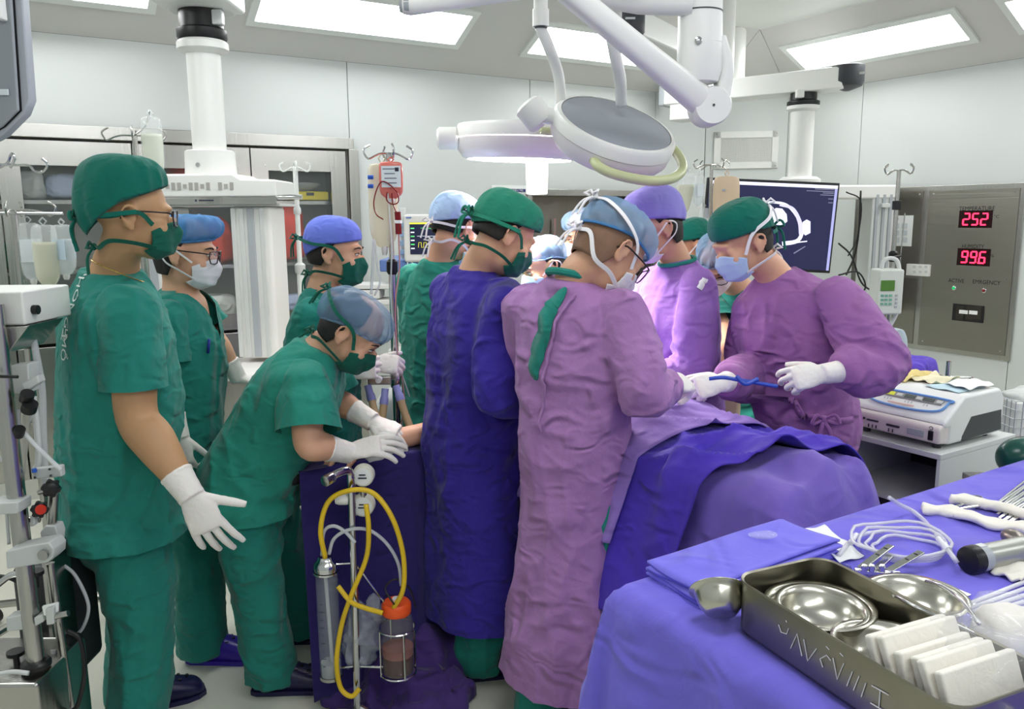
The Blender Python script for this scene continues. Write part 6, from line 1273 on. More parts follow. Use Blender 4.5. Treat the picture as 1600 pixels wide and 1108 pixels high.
# ================================================================ RIGHT SIDE: CART WITH ELECTROSURGICAL UNIT
ct = thing('equipment_cart', 'white cart with open shelf below the electrosurgical unit', 'cart', ab(1.67, 2.87, 0)); CW = mat('cart_white', (206, 210, 208), .45)
a0, a1, b0, b1, zt = 1.48, 1.88, 2.62, 3.10, .80
ac, bc = (a0 + a1) / 2, (b0 + b1) / 2
def cbox(a0, a1, b0, b1, z0, z1): return MB().box(ab((a0 + a1) / 2, (b0 + b1) / 2, (z0 + z1) / 2), b1 - b0, a1 - a0, z1 - z0, ML)
cbox(a0, a1, b0, b1, zt - .02, zt).build('top', CW, ct, bevel=.003); cbox(a0, a0 + .012, b0, b1, .60, zt - .02).build('side_panel', CW, ct); cbox(a1 - .012, a1, b0, b1, .60, zt - .02).build('side_panel', CW, ct); cbox(a0, a1, b0, b1, .59, .603).build('shelf', CW, ct); cbox(a0, a1, b1 - .012, b1, .60, zt - .02).build('back_panel', DARK, ct)
cbox(a0 + .05, a1 - .05, b0 + .06, b1 - .04, .10, .59).build('pedestal', CW, ct); cbox(a0 + .06, a1 - .06, b0 + .052, b0 + .062, .14, .575).build('dark_door', DARK, ct); cbox(a0, a1, b0, b1, .06, .10).build('base', CW, ct, bevel=.01)
for da in (a0 + .05, a1 - .05):
    for db in (b0 + .05, b1 - .05): MB().lathe(ab(da, db - .012, .03), [(.03, 0), (.03, .024)], B, 14).build('caster', BLACK, ct)
eu = thing('electrosurgical_unit', 'white electrosurgical generator with blue-rimmed control panel on the cart', 'medical device', ab(1.67, 2.87, .8)); EW = mat('esu_white', (226, 228, 226), .35); EP = mat('esu_pinkish', (222, 214, 210), .4)
ea0, ea1, eb0, eb1 = 1.50, 1.85, 2.645, 3.04; z0 = .815
def esu_prof(m, aa0, aa1, prof): m.prism([ab(aa0, b, z) for b, z in prof], A * (aa1 - aa0))
m = MB(); esu_prof(m, ea0, ea1, [(eb0 + .015, z0 + .06), (eb0 + .02, z0 + .085), (eb0 + .13, z0 + .165), (eb1 - .03, z0 + .165), (eb1, z0 + .13), (eb1, z0), (eb0 + .05, z0), (eb0 + .05, z0 + .06)]); m.build('upper_shell', EW, eu, bevel=.016, seg=3)
m = MB(); esu_prof(m, ea0 + .004, ea1 - .004, [(eb0, z0 + .01), (eb0, z0 + .06), (eb0 + .012, z0 + .074), (eb0 + .08, z0 + .074), (eb0 + .08, z0)]); m.build('front_fascia', EP, eu, bevel=.012, seg=3)
m = MB(); m.prism([ab(ea0 - .001, b, z) for b, z in ((eb0 + .13, z0 + .02), (eb0 + .18, z0 + .085), (eb1 - .02, z0 + .085), (eb1 - .01, z0 + .01), (eb0 + .13, z0 + .005))], A * .004); m.build('side_vent', DARK, eu)
# control panel lies in the sloped face
sl = (B * .11 + Z * .08).normalized(); sn = (-B * .08 + Z * .11).normalized(); pcn = ab((ea0 + ea1) / 2, eb0 + .075, z0 + .125) + sn * .0035; MP = axes(-A, sl, sn)
def panel(u, v, su, sv, mm, name, off=0.0, th=.002): return MB().box(pcn + MP @ V((u, v, off)), su, sv, th, MP).build(name, mm, eu, bevel=.0008, seg=1)
loop = [(-.135, .030), (.135, .030), (.145, .015), (.135, -.022), (.09, -.038), (0, -.044), (-.09, -.038), (-.135, -.022), (-.145, .015)]
MB().tube([pcn + MP @ V((u, v, .002)) for u, v in spl([(u, v, 0) for u, v in loop + loop[:1]], 60)[:-1] for _ in (0,)] if False else [pcn + MP @ V((p[0], p[1], .002)) for p in spl([(u, v, 0) for u, v in loop + loop[:1]], 60)[:-1]], .0042, 6, closed=True).build('blue_rim', mat('esu_blue', (110, 160, 222), .4), eu, smooth=True)
panel(0, .014, .25, .024, mat('esu_grey', (150, 152, 150), .4), 'display_strip')
for u, mm in ((-.075, mat('lcd_yellow', (196, 200, 70), .3, emit=.2)), (.005, mat('lcd_grey', (86, 92, 88), .3)), (.075, mat('lcd_grey', (86, 92, 88), .3))): panel(u, .014, .042, .017, mm, 'display', .002)
for u in (-.115, -.035, .04, .115): panel(u, .014, .022, .014, LGREY, 'button', .0025)
for u in (-.08, -.068, -.056, .0, .012, .024, .07, .082): panel(u, -.012, .004, .008, GREYPL, 'key_mark', .001)
panel(-.01, -.026, .10, .006, mat('esu_print', (216, 176, 166), .6), 'maker_line', .001)
fc = lambda a, z: ab(a, eb0 - .001, z0 + z)
for a, z, w, h in ((1.79, .045, .008, .008), (1.755, .043, .045, .006), (1.675, .040, .05, .008), (1.59, .036, .06, .022)): MB().box(fc(a, z), .006, w, h, ML).build('socket', DARK if h < .02 else GREYPL, eu, bevel=.001, seg=1)
for a in (1.77, 1.755, 1.74, 1.69, 1.675): MB().box(fc(a, .022), .004, .003, .012, ML).build('socket_mark', DARK, eu)
MB().box(fc(1.535, .036), .008, .018, .034, ML).build('power_switch', BLACK, eu, bevel=.003); MB().tube([fc(1.535, .062) + A * .006 * math.cos(k) + Z * .006 * math.sin(k) for k in np.linspace(0, 5.5, 12)], .0012, 5).build('power_symbol', DARK, eu)
for a in (ea0 + .04, ea1 - .04):
    for b in (eb0 + .05, eb1 - .05): MB().lathe(ab(a, b, .80), [(.014, 0), (.014, .018)], Z, 12).build('foot', DARK, eu)
pipe('plug_cable', [fc(1.84, .03), fc(1.84, .03) - B * .03, fc(1.86, .01) - B * .03, ab(1.87, 2.6, .78)], .006, CHROME, eu, samples=14)
def sheet(name, label, cat, c, ux, uy, w, h, m, lift=.01, seed=1, n=16, grp=None, thick=.0012):
    vs = []; fs = []; ux, uy = V(ux).normalized(), V(uy).normalized()
    for i in range(n + 1):
        for j in range(n + 1):
            u, v = i / n - .5, j / n - .5; z = lift * (.5 + .5 * math.sin(5 * u + seed) * math.cos(6 * v + 2 * seed)) + lift * .5 * math.sin(11 * u + 7 * v + seed); vs.append(V(c) + ux * u * w + uy * v * h * (1 + .08 * math.sin(4 * u + seed)) + Z * max(0, z))
    for i in range(n):
        for j in range(n): a = i * (n + 1) + j; fs.append((a, a + 1, a + n + 2, a + n + 1))
    o = newobj(name, vs, fs, m); md = o.modifiers.new('t', 'SOLIDIFY'); md.thickness = thick; md.offset = 1; return tag(o, label, cat, grp)
zt2 = z0 + .1675
YP = mat('yellow_print', (220, 200, 130), .7, vary=(30, .3, (1, 1, 1)))
sheet('leaflet', 'crumpled yellow printed wrapper on the electrosurgical unit', 'paper', ab(1.80, 2.90, zt2), A, B, .12, .2, YP, .016, 2); sheet('leaflet', 'white and yellow torn wrapper beside the crumpled one', 'paper', ab(1.70, 2.93, zt2 + .002), A, B, .10, .16, mat('pale_yellow_print', (232, 224, 190), .7, vary=(30, .15, (1, 1, 1))), .014, 5)
sheet('leaflet', 'pale blue sheet under a white sheet on the electrosurgical unit', 'paper', ab(1.60, 2.89, zt2), A + B * .2, B, .14, .19, mat('pale_blue_paper', (186, 212, 222), .7), .004, 7); sheet('leaflet', 'plain white sheet on the right end of the electrosurgical unit', 'paper', ab(1.575, 2.93, zt2 + .007), A + B * .3, B, .12, .16, PAPER, .006, 8)
# trolley behind with violet cloth
tt = thing('trolley', 'metal rail trolley behind the electrosurgical unit with violet cloth', 'trolley', at(1425, 640, 4.2)); c = at(1425, 592, 4.2); zz = c.z
MB().box(V((c.x, c.y, zz - .012)), .42, .4, .02).build('top', STEEL, tt); 
for dx in (-.2, .2):
    for dy in (-.19, .19): MB().tube([V((c.x + dx, c.y + dy, .02)), V((c.x + dx, c.y + dy, zz + .045))], .011, 10).build('leg', CHROME, tt, smooth=True)
for dy in (-.19, .19): MB().tube([V((c.x - .2, c.y + dy, zz + .045)), V((c.x + .2, c.y + dy, zz + .045))], .007, 8).build('rail', CHROME, tt, smooth=True)
package('cloth_bundle', V((c.x - .04, c.y, zz + .055)), .30, .26, .11, cloth('bundle_violet', (96, 72, 190), crease=.014), 'violet cloth bundle lying on the rail trolley', 'cloth', 21, lump=.5)
t = thing('chair_back', 'pale blue-grey rounded backrest behind the plum surgeon elbow', 'chair', at(1402, 640, 4.0)); q = at(1400, 540, 4.0); v, f_ = loft_geo([(q + Z * z, X1 * w, V((0, 1, 0)) * .03) for z, w in ((-.12, .05), (-.05, .055), (.03, .05), (.075, .03), (.085, .008))], 24, 20, 2.6); MB().add(v, f_).build('backrest', mat('chair_blue_grey', (184, 198, 208), .4), t, smooth=True, auto=False); MB().tube([q - Z * .1, V((q.x, q.y, .0))], .02, 10).build('post', CHROME, t, smooth=True)
# low trolley with crate, box, basket at the right edge
lt = thing('side_trolley', 'low steel trolley at right edge below the wire basket', 'trolley', at(1560, 760, 3.5)); c = at(1556, 748, 3.5); zz = c.z
MB().box(V((c.x + .1, c.y, zz - .012)), .55, .4, .02).build('shelf', STEEL, lt)
for dx in (-.15, .36):
    for dy in (-.19, .19): MB().tube([V((c.x + dx, c.y + dy, .02)), V((c.x + dx, c.y + dy, zz + (.5 if dy > 0 else 0)))], .011, 10).build('leg', CHROME, lt, smooth=True)
t = thing('crate', 'brown grey crate on the low trolley', 'crate', V((c.x - .02, c.y - .02, zz))); MB().box(V((c.x - .02, c.y - .02, zz + .045)), .26, .26, .085).build('body', mat('crate_brown', (122, 112, 84), .6), t, bevel=.004); MB().box(V((c.x - .02, c.y - .152, zz + .05)), .20, .006, .03).build('label', mat('crate_dark', (80, 74, 60), .6), t); MB().tube([V((c.x - .16, c.y - .16, zz + .03)), V((c.x + .0, c.y - .17, zz + .02))], .005, 8).build('handle_bar', CHROME, t, smooth=True)
t = thing('plastic_tub', 'clear plastic tub holding small items on the crate', 'tub', V((c.x - .0, c.y - .02, zz + .09))); q = V((c.x, c.y - .02, zz + .095))
m = MB(); 
for dx, dy, sx, sy in ((0, -.10, .22, .004), (0, .10, .22, .004), (-.11, 0, .004, .2), (.11, 0, .004, .2)): m.box(q + V((dx, dy, .025)), sx, sy, .05)
m.box(q, .22, .2, .004); m.build('tub', CLEAR, t)
for i, (dx, dy, mm, sx) in enumerate(((-.05, -.03, BLACK, .05), (.03, -.05, PAPER, .06), (.05, .03, GREYPL, .05), (-.04, .04, PAPER, .06), (.0, 0, mat('tan_item', (190, 150, 110), .6), .04))):
    o = tag(MB().box(q + V((dx, dy, .016)), sx, .025, .02, Matrix.Rotation(i * .9, 3, 'Z')).build('small_item', mm, None, bevel=.003), ['small black item in the clear tub', 'white packet at the front of the clear tub', 'grey packet at the right of the clear tub', 'white packet at the back of the clear tub', 'tan packet in the middle of the clear tub'][i], 'packet')
t = thing('wire_basket', 'white wire basket lined with white cloth at right edge', 'basket', at(1590, 684, 3.45)); q = at(1600, 652, 3.45); WIRE = mat('wire_grey', (176, 180, 184), .35, .6)
bw, bd, bh = .22, .22, .19
for i in range(8): MB().tube([q + V((-bw / 2 + bw * i / 7, -bd / 2, -bh / 2)), q + V((-bw / 2 + bw * i / 7, -bd / 2, bh / 2))], .0022, 6).build('wire', WIRE, t)
for i in range(6):
    z_ = -bh / 2 + bh * i / 5; MB().tube([q + V((-bw / 2, -bd / 2, z_)), q + V((bw / 2, -bd / 2, z_))], .0022, 6).build('wire', WIRE, t); MB().tube([q + V((-bw / 2, -bd / 2, z_)), q + V((-bw / 2, bd / 2, z_))], .0022, 6).build('wire', WIRE, t)
for i in range(1, 8): MB().tube([q + V((-bw / 2, -bd / 2 + bd * i / 7, -bh / 2)), q + V((-bw / 2, -bd / 2 + bd * i / 7, bh / 2))], .0022, 6).build('wire', WIRE, t)
MB().box(q + V((0, 0, -bh / 2 + .002)), bw, bd, .004).build('bottom', WIRE, t); MB().box(q + V((.005, .005, -.0)), bw - .02, bd - .02, bh * .92).build('liner', PAPER, t, bevel=.01)
tag(fuse('cloth_bundle', [ell_geo(q + V((0, 0, bh / 2)), .09, .09, .035), ell_geo(q + V((.03, -.02, bh / 2 + .012)), .05, .05, .03)], .006, 2, LINW, None, lambda co, no: .014 * (ridge(co * 20) ** 2 - .4)), 'white cloth heaped in the wire basket', 'cloth')
MB().tube([q + V((bw / 2, bd / 2 + .01, -.05)), V((c.x + .36, c.y + .19, q.z - .05))], .008, 8).build('hanger', CHROME, t, smooth=True)

# ================================================================ INSTRUMENT TABLE IN FRONT
TZ = .90; ta0, ta1, tb0, tb1 = .10, 1.13, .955, 2.75
it = thing('instrument_table', 'steel instrument table under a violet cloth', 'table', ab(.6, 1.8, 0)); cbox(ta0 + .02, ta1 - .02, tb0 + .02, tb1 - .02, TZ - .05, TZ - .012).build('top', STEEL, it)
for a in (ta0 + .06, ta1 - .06):
    for b in (tb0 + .06, tb1 - .06): MB().tube([ab(a, b, 0), ab(a, b, TZ - .04)], .016, 12).build('leg', CHROME, it, smooth=True)
TCL = cloth('table_cloth_violet', (116, 108, 216), crease=.018, sc=6)
def draped(name, label, m, a0, a1, b0, b1, z, hang, n=150, seed=2, amp=1.0):
    la, lb = a1 - a0, b1 - b0; vs = []; fs = []; na = int(n * (la + 2 * hang) / (lb + 2 * hang)) + 2
    rd = .02
    for i in range(na + 1):
        u = -hang + (la + 2 * hang) * i / na
        for j in range(n + 1):
            v = -hang + (lb + 2 * hang) * j / n
            oa = max(0, -u, u - la); obb = max(0, -v, v - lb); sa = -1 if u < 0 else 1; sb = -1 if v < 0 else 1
            a = min(max(u, 0), la); b = min(max(v, 0), lb); h = max(oa, obb); mn_ = min(oa, obb)
            fold = (.045 if u <= la else .012) * (ridge(np.array([[(u if obb > oa else v) * 6 + seed + .4 * h, h * .7, seed]]))[0] ** 2 - .35) * min(1, h / .2) * amp
            a += sa * ((min(oa, rd * 1.5) * .6 if oa else 0) + (mn_ * .12) + (fold + .03 * h if oa >= obb and oa > 0 else 0)); b += sb * ((min(obb, rd * 1.5) * .6 if obb else 0) + (mn_ * .12) + (fold + .03 * h if obb > oa else 0))
            zz_ = z - max(0, h - rd * .4) * (1 - .12 * (mn_ / max(h, .001)))
            if h == 0:
                zz_ += amp * .004 * (vnoise(np.array([[u * 9 + seed, v * 9, 1.3]]))[0] - .5) + amp * .010 * max(0, ridge(np.array([[u * 5 + v * 3 + seed, v * 4 - u * 2, 3.1]]))[0] - .86) / .14 * .6
            vs.append(ab(a0 + a, b0 + b, zz_))
    for i in range(na):
        for j in range(n): x = i * (n + 1) + j; fs.append((x, x + 1, x + n + 2, x + n + 1))
    o = newobj(name, vs, fs, m); md = o.modifiers.new('t', 'SOLIDIFY'); md.thickness = .003; md.offset = 1; return tag(o, label, 'table cloth')
draped('table_cloth', 'violet cloth draped over the instrument table with a hanging corner', TCL, ta0, ta1, tb0, tb1, TZ, .62)
TT = TZ + .005
def tp(px, py, z=TT): return atz(px, py, z)
# folded drape stack
def folded(name, label, corners, layers, th, m, seed=1):
    t = thing(name, label, 'cloth', V(corners[0]))
    c = [V(p) for p in corners]
    for k in range(layers):
        n = 26; vs = []; fs = []; sh = .006 * math.sin(k * 2.3 + seed)
        for i in range(n + 1):
            for j in range(n + 1):
                u, v = i / n, j / n; p = (c[0] * (1 - u) + c[1] * u) * (1 - v) + (c[3] * (1 - u) + c[2] * u) * v
                e = min(u, 1 - u, v, 1 - v); p = p + (c[1] - c[0]).normalized() * sh * (1 + .4 * math.sin(6 * v + k)) + (c[3] - c[0]).normalized() * sh * math.cos(5 * u + k)
                vs.append(p + Z * (k * th + th * .5 * min(1, e / .05) ** .5 + .004 * math.sin(5 * u + 3 * v + seed + k) * min(1, e / .1)))
        for i in range(n):
            for j in range(n): x = i * (n + 1) + j; fs.append((x, x + 1, x + n + 2, x + n + 1))
        o = newobj('layer', vs, fs, m, t); md = o.modifiers.new('t', 'SOLIDIFY'); md.thickness = th * .72; md.offset = 1
    return t
folded('folded_drape', 'folded violet drape stack lying on the table behind the steel tray', [tp(1010, 900), tp(1092, 950), tp(1312, 866), tp(1222, 832)], 5, .0075, cloth('folded_violet', (120, 114, 224), crease=.013, sc=6))
sheet('white_cloth', 'flat white cloth between folded drape and tubing coil', 'cloth', tp(1298, 850), (tp(1335, 878) - tp(1262, 822)), (tp(1340, 850) - tp(1270, 868)), .17, .075, PAPER, .006, 3)
STL = mat('bowl_steel', (200, 198, 186), .24, 1.0)
def bowl(label, c, r, h, tilt=None, grp=None, name='steel_bowl', axis=None, lip=.008):
    prof = [(r * .42, 0), (r * .60, h * .06), (r * .82, h * .35), (r * .95, h * .75), (r, h * .97), (r + lip, h), (r + lip, h * 1.03), (r * .985, h * 1.02), (r * .93, h * .76), (r * .80, h * .38), (r * .58, h * .10), (.001, h * .05)]
    o = MB().lathe(V((0, 0, 0)), prof, axis or Z, 48).build(name, STL, None, smooth=True, auto=False); o.location = c; return tag(o, label, 'bowl', grp)
# the steel tray
far, near = ab(.885, 1.095, 0), ab(.47, 1.035, 0); tl = (near - far).normalized(); tw_ = V((-tl.y, tl.x, 0)); tw_ = tw_ if tw_.dot(B) > 0 else -tw_; Lt, Wt, Ht = (near - far).length, .195, .092
tc = (far + near) / 2 + Z * TT
ty = thing('steel_tray', 'deep worn stainless steel tray with scratched marks holding bowls', 'tray', tc)
def rrect(L, W, r, z, n=6):
    pts = []
    for (cx, cy, s) in ((L / 2 - r, W / 2 - r, 0), (-L / 2 + r, W / 2 - r, 90), (-L / 2 + r, -W / 2 + r, 180), (L / 2 - r, -W / 2 + r, 270)):
        for k in range(n + 1): a = R(s + 90 * k / n); pts.append(tc + tl * (cx + r * math.cos(a)) + tw_ * (cy + r * math.sin(a)) + Z * z)
    return pts
rings = [rrect(Lt - .02, Wt - .02, .03, 0), rrect(Lt, Wt, .035, .012), rrect(Lt, Wt, .035, Ht), rrect(Lt + .006, Wt + .006, .038, Ht + .002), rrect(Lt + .004, Wt + .004, .037, Ht + .005), rrect(Lt - .004, Wt - .004, .034, Ht + .003), rrect(Lt - .004, Wt - .004, .034, .014), rrect(Lt - .024, Wt - .024, .03, .004)]
vs = [p for r_ in rings for p in r_]; N = len(rings[0]); fs = [(i * N + k, i * N + (k + 1) % N, (i + 1) * N + (k + 1) % N, (i + 1) * N + k) for i in range(len(rings) - 1) for k in range(N)]; fs += [tuple(range(N))[::-1], tuple(range((len(rings) - 1) * N, len(rings) * N))]
TRAYM = mat('tray_steel', (150, 146, 130), .34, 1.0, vary=(9, .22, (1, 1, 1)), bump=[(5, .003, (1, 1, 1))]); MB().add(vs, fs).build('pan', TRAYM, ty, smooth=True)
SCR = mat('scratch_white', (226, 226, 230), .6); face = tc - tw_ * (Wt / 2 + .0012); up = Z
def stroke(pts): MB().tube([face + tl * x + Z * z for x, z in pts], .0008, 5).build('scratched_mark', SCR, ty)
for P in ([(-.098, .062), (-.092, .052), (-.080, .055), (-.076, .066)], [(-.083, .076), (-.080, .074)], [(-.070, .036), (-.058, .066), (-.046, .036)], [(-.044, .064), (-.034, .034), (-.018, .062)], [(-.004, .040), (-.010, .050), (.002, .062), (.010, .058)], [(.000, .075), (.006, .073)], [(.014, .064), (.024, .036), (.034, .066)], [(.026, .078), (.032, .076)], [(.042, .036), (.050, .062)], [(.054, .036), (.062, .062)], [(.068, .034), (.074, .058)], [(.084, .034), (.112, .036)], [(.098, .036), (.098, .060)], [(.084, .060), (.112, .062)]):
    stroke(P)
MB().tube(spl([tc + tl * (Lt / 2 + .003) + tw_ * -.03 + Z * .05, tc + tl * (Lt / 2 + .02) + tw_ * -.03 + Z * .048, tc + tl * (Lt / 2 + .02) + tw_ * .03 + Z * .048, tc + tl * (Lt / 2 + .003) + tw_ * .03 + Z * .05], 12), .003, 8).build('end_handle', CHROME, ty, smooth=True)
pb1 = tc - tl * (Lt / 2 - .092) + tw_ * .004
bowl('outer of two nested steel bowls at the far end of the tray', pb1 + Z * .012, .080, .052, name='steel_bowl'); bowl('inner of two nested steel bowls at the far end of the tray', pb1 + Z * .024 + tl * .004, .066, .042, axis=V((.02, -.06, 1)))
pb2 = tc + tl * .028 + tw_ * .006
bowl('wide steel bowl in the middle of the tray beside gauze packs', pb2 + Z * .012, .082, .052, axis=V((.05, .05, 1))); bowl('small steel cup standing in the wide bowl of the tray', pb2 + Z * .022 + tl * .036 - tw_ * .022, .036, .036)
bowl('steel bowl on the cloth beyond the tray with forceps across it', tp(1428, 972), .076, .050); bowl('steel bowl tipped against the tray beside the folded drape', tp(1126, 985) + Z * .030, .044, .040, axis=V((.1, .75, .6)))
GZ_ = mat('gauze_pack', (236, 232, 222), .85, bump=[(40, .002, (1, 1, 1))])
for i in range(6):
    c = tc + tl * (Lt / 2 - .135 + .021 * i) + tw_ * (-.006 + .006 * math.sin(i * 3)) + Z * (.070 + .004 * math.sin(i * 2.2)); Mx = axes(tw_, tl, Z) @ Matrix.Rotation(R(24 + 4 * math.sin(i * 2)), 3, 'X')
    tag(MB().box(c, .140 + .010 * math.cos(i), .014, .100 + .008 * math.sin(i * 1.7), Mx).build('gauze_pack', GZ_, None, bevel=.004), ['white gauze pack nearest the bowls in the steel tray', 'second white gauze pack from the bowls in the tray', 'third white gauze pack from the bowls in the tray', 'fourth white gauze pack from the bowls in the tray', 'fifth white gauze pack from the bowls in the tray', 'last white gauze pack at the near end of the tray'][i], 'gauze', 'gauze packs in the tray')
FILM = mat('film', (238, 240, 244), .08, alpha=.16, spec=.9)
def film(label, ells, seed, amp=.02, vox=.005):
    return tag(fuse('plastic_bag', [ell_geo(V(c), *r_) for c, r_ in ells], vox, 1, FILM, None, lambda co, no: amp * (ridge(co * 26 + seed) ** 2 - .4)), label, 'plastic bag')
film('clear film wrapper crumpled over the gauze packs', [(tc + tl * (Lt / 2 - .07) + tw_ * .05 + Z * .09, (.07, .05, .03)), (tc + tl * (Lt / 2 - .12) + tw_ * .06 + Z * .095, (.04, .035, .025))], 4)
tag(fuse('gauze_pack', [ell_geo(tp(1580, 992, TT + .04), .055, .06, .04)], .005, 2, GZ_, None, lambda co, no: .012 * (ridge(co * 22) - .5)), 'loose white gauze inside the clear bag at lower right', 'gauze'); film('clear plastic bag of gauze at lower right edge', [(tp(1582, 990, TT + .045), (.075, .08, .05)), (tp(1540, 975, TT + .03), (.04, .04, .03))], 9, .018)
film('small clear wrapper lying on the folded drape', [(tp(1192, 836, TT + .045), (.035, .02, .012))], 12, .012, .003)
# tubing coil
tcn = thing('tubing_coil', 'coiled clear tubing on the violet cloth', 'tubing', tp(1415, 860)); CT = mat('clear_coil', (232, 232, 238), .12, alpha=.62, spec=.8)
cc = tp(1418, 862)
for i in range(4):
    r0 = .062 + .009 * i; pipe('loop', [cc + A * (math.cos(k * .2618) * r0 * (1 + .05 * math.sin(i + k))) + B * (math.sin(k * .2618) * r0 * 1.25) + A * (.006 * i) + Z * (.006 + .006 * i + .003 * math.sin(k + i)) for k in range(24)], .0036, CT, tcn, closed=True, n=8)
pipe('free_end', [tp(1496, 880, TT + .02), tp(1486, 866, TT + .03), tp(1452, 822, TT + .01), tp(1428, 800, TT + .008), tp(1405, 788, TT + .03), tp(1390, 778, TT + .06)], .005, CT, tcn, samples=40); pipe('free_end', [tp(1310, 868, TT + .004), tp(1325, 850, TT + .008), tp(1345, 836, TT + .01), tp(1380, 830, TT + .01)], .005, CT, tcn, samples=20)
MB().tube([tp(1466, 842, TT + .025), tp(1482, 860, TT + .028)], [.006, .0075], 10).build('connector', mat('frosted', (226, 226, 232), .4), tcn, smooth=True); MB().tube([tp(1328, 850, TT + .01), tp(1338, 836, TT + .012)], .006, 10).build('connector', MATS['frosted'], tcn, smooth=True)
# retractor
rt = thing('rib_retractor', 'steel rib spreader with two flat arms lying near the tray rim', 'retractor', tp(1380, 890))
def bar(p0, p1, w, th, name, m=CHROME):
    p0, p1 = V(p0), V(p1); d = p1 - p0; u = d.normalized(); n = u.cross(Z).normalized(); k = n.cross(u); return MB().box((p0 + p1) / 2, d.length, w, th, axes(u, n, k)).build(name, m, rt, bevel=.0015, seg=1)
for (x0, y0, x1, y1) in ((1344, 888, 1392, 852), (1388, 892, 1440, 862)):
    p0, p1 = tp(x0, y0, TT + .022), tp(x1, y1, TT + .040); bar(p0, p1, .016, .004, 'arm'); d = (p1 - p0).normalized()
    for k in (.55, .82): bar(lerp(p0, p1, k) + Z * .0025 - d.cross(Z) * .004, lerp(p0, p1, k) + Z * .0025 + d.cross(Z) * .004, .003, .001, 'slot', DARK)
bar(tp(1335, 892, TT + .014), tp(1408, 898, TT + .014), .012, .008, 'rack'); bar(tp(1368, 890, TT + .018), tp(1392, 868, TT + .022), .014, .006, 'slider')
for px in (1350, 1362, 1378): MB().lathe(tp(px, 892, TT + .018), [(.006, 0), (.006, .010), (.004, .012)], Z, 10).build('screw', CHROME, rt, smooth=True)
tag(MB().add(*ell_geo(tp(1318, 890, TT + .012), .016, .012, .012)).build('bottle_stopper', mat('blue_cap', (44, 40, 140), .3), None, smooth=True), 'small dark blue cap beside the rib spreader', 'cap')
# gauze strips
def strip(label, pts, w, th, seed, m=GZ_):
    P = spl(pts, 40); geo = []
    for i in range(0, 39, 1): pass
    v, f_ = loft_geo([(P[i] + Z * th * .55, (P[min(i + 1, 39)] - P[max(i - 1, 0)]).normalized().cross(Z) * w * .5 * (1 + .12 * math.sin(i * .7 + seed)), Z * th * .5) for i in range(0, 40, 3)], 20, 60, 2.6)
    return tag(fuse('gauze_strip', [(v, f_)], .0038, 1, m, None, lambda co, no: .007 * (ridge(co * 30 + seed) ** 2 - .4)), label, 'gauze')
strip('longer folded white gauze strip nearer the grey tool', [tp(1442, 800), tp(1490, 806), tp(1545, 822), tp(1625, 836)], .05, .018, 1); strip('upper white gauze strip next to the scissors', [tp(1484, 786), tp(1520, 790), tp(1560, 800), tp(1630, 822)], .035, .022, 2)
# scissors
sx_ = thing('scissors', 'surgical scissors with ring handles partly under gauze', 'scissors', tp(1540, 785))
for px, py in ((1525, 778), (1546, 786)): c = tp(px, py, TT + .010); MB().tube([c + A * math.cos(k * .5236) * .012 + B * math.sin(k * .5236) * .017 for k in range(12)], .0026, 7, closed=True).build('ring', CHROME, sx_, smooth=True)
MB().tube([tp(1516, 782, TT + .008), tp(1500, 790, TT + .006), tp(1478, 796, TT + .004)], [.004, .004, .002], 8).build('blade', CHROME, sx_, smooth=True); MB().tube([tp(1535, 790, TT + .008), tp(1510, 794, TT + .006), tp(1480, 798, TT + .004)], [.004, .004, .002], 8).build('blade', CHROME, sx_, smooth=True)
for i in range(6):
    p0, p1 = tp(1552 + 3 * i, 792 + 6 * i, TT + .006), tp(1606 + 4 * i, 752 + 7 * i, TT + .008)
    t = thing('clamp_forceps', ['clamp at the back of the row of clamps on the right', 'second clamp from the back in the right row', 'third clamp from the back in the right row', 'fourth clamp from the back in the right row', 'fifth clamp from the back in the right row', 'clamp at the front of the row of clamps on the right'][i], 'clamp', p0, 'clamps laid in a row'); d = p1 - p0; n = d.normalized().cross(Z)
    for k in (-1, 1):
        MB().tube([p0 + n * .001 * k, lerp(p0, p1, .4) + n * .003 * k, p1 + n * .006 * k, p1 + d * .6 + n * .010 * k], [.0022, .0032, .003, .003], 8).build('shank', CHROME, t, smooth=True); c = p1 + d * .6 + n * .018 * k; MB().tube([c + n * math.cos(q * .6283) * .010 + d.normalized() * math.sin(q * .6283) * .013 for q in range(10)], .0022, 6, closed=True).build('ring', CHROME, t, smooth=True)
# grey powered tool
pt = thing('surgical_saw', 'grey cylindrical powered tool with black end cap', 'power tool', tp(1530, 880)); p0, p1 = tp(1512, 876, TT + .026), tp(1640, 850, TT + .028); d = (p1 - p0).normalized()
def seg(k0, k1, r0, r1, m, name, n=28): MB().tube([p0 + d * k0, p0 + d * k1], [r0, r1], n).build(name, m, pt, smooth=True)
MB().lathe(p0, [(.018, -.004), (.026, .0), (.028, .006), (.028, .022)], d, 28).build('end_cap', BLACK, pt, smooth=True); seg(.022, .042, .0275, .0265, GREYPL, 'collar'); MB().box(p0 + d * .032 + Z * .0265, .016, .014, .002, axes(d, d.cross(Z), Z)).build('latch', LGREY, pt); seg(.042, .30, .0255, .026, mat('tool_grey', (166, 168, 160), .35, .6), 'barrel')
tag(MB().add(*ell_geo(tp(1585, 842, TT + .02), .022, .035, .018)).build('steel_weight', mat('dull_steel', (140, 132, 126), .35, 1.0), None, smooth=True), 'rounded dull steel piece behind the grey tool', 'instrument'); sheet('gauze_square', 'flat white gauze square in front of the grey tool', 'gauze', tp(1590, 898, TT), A, B, .06, .09, GZ_, .010, 4, thick=.004)
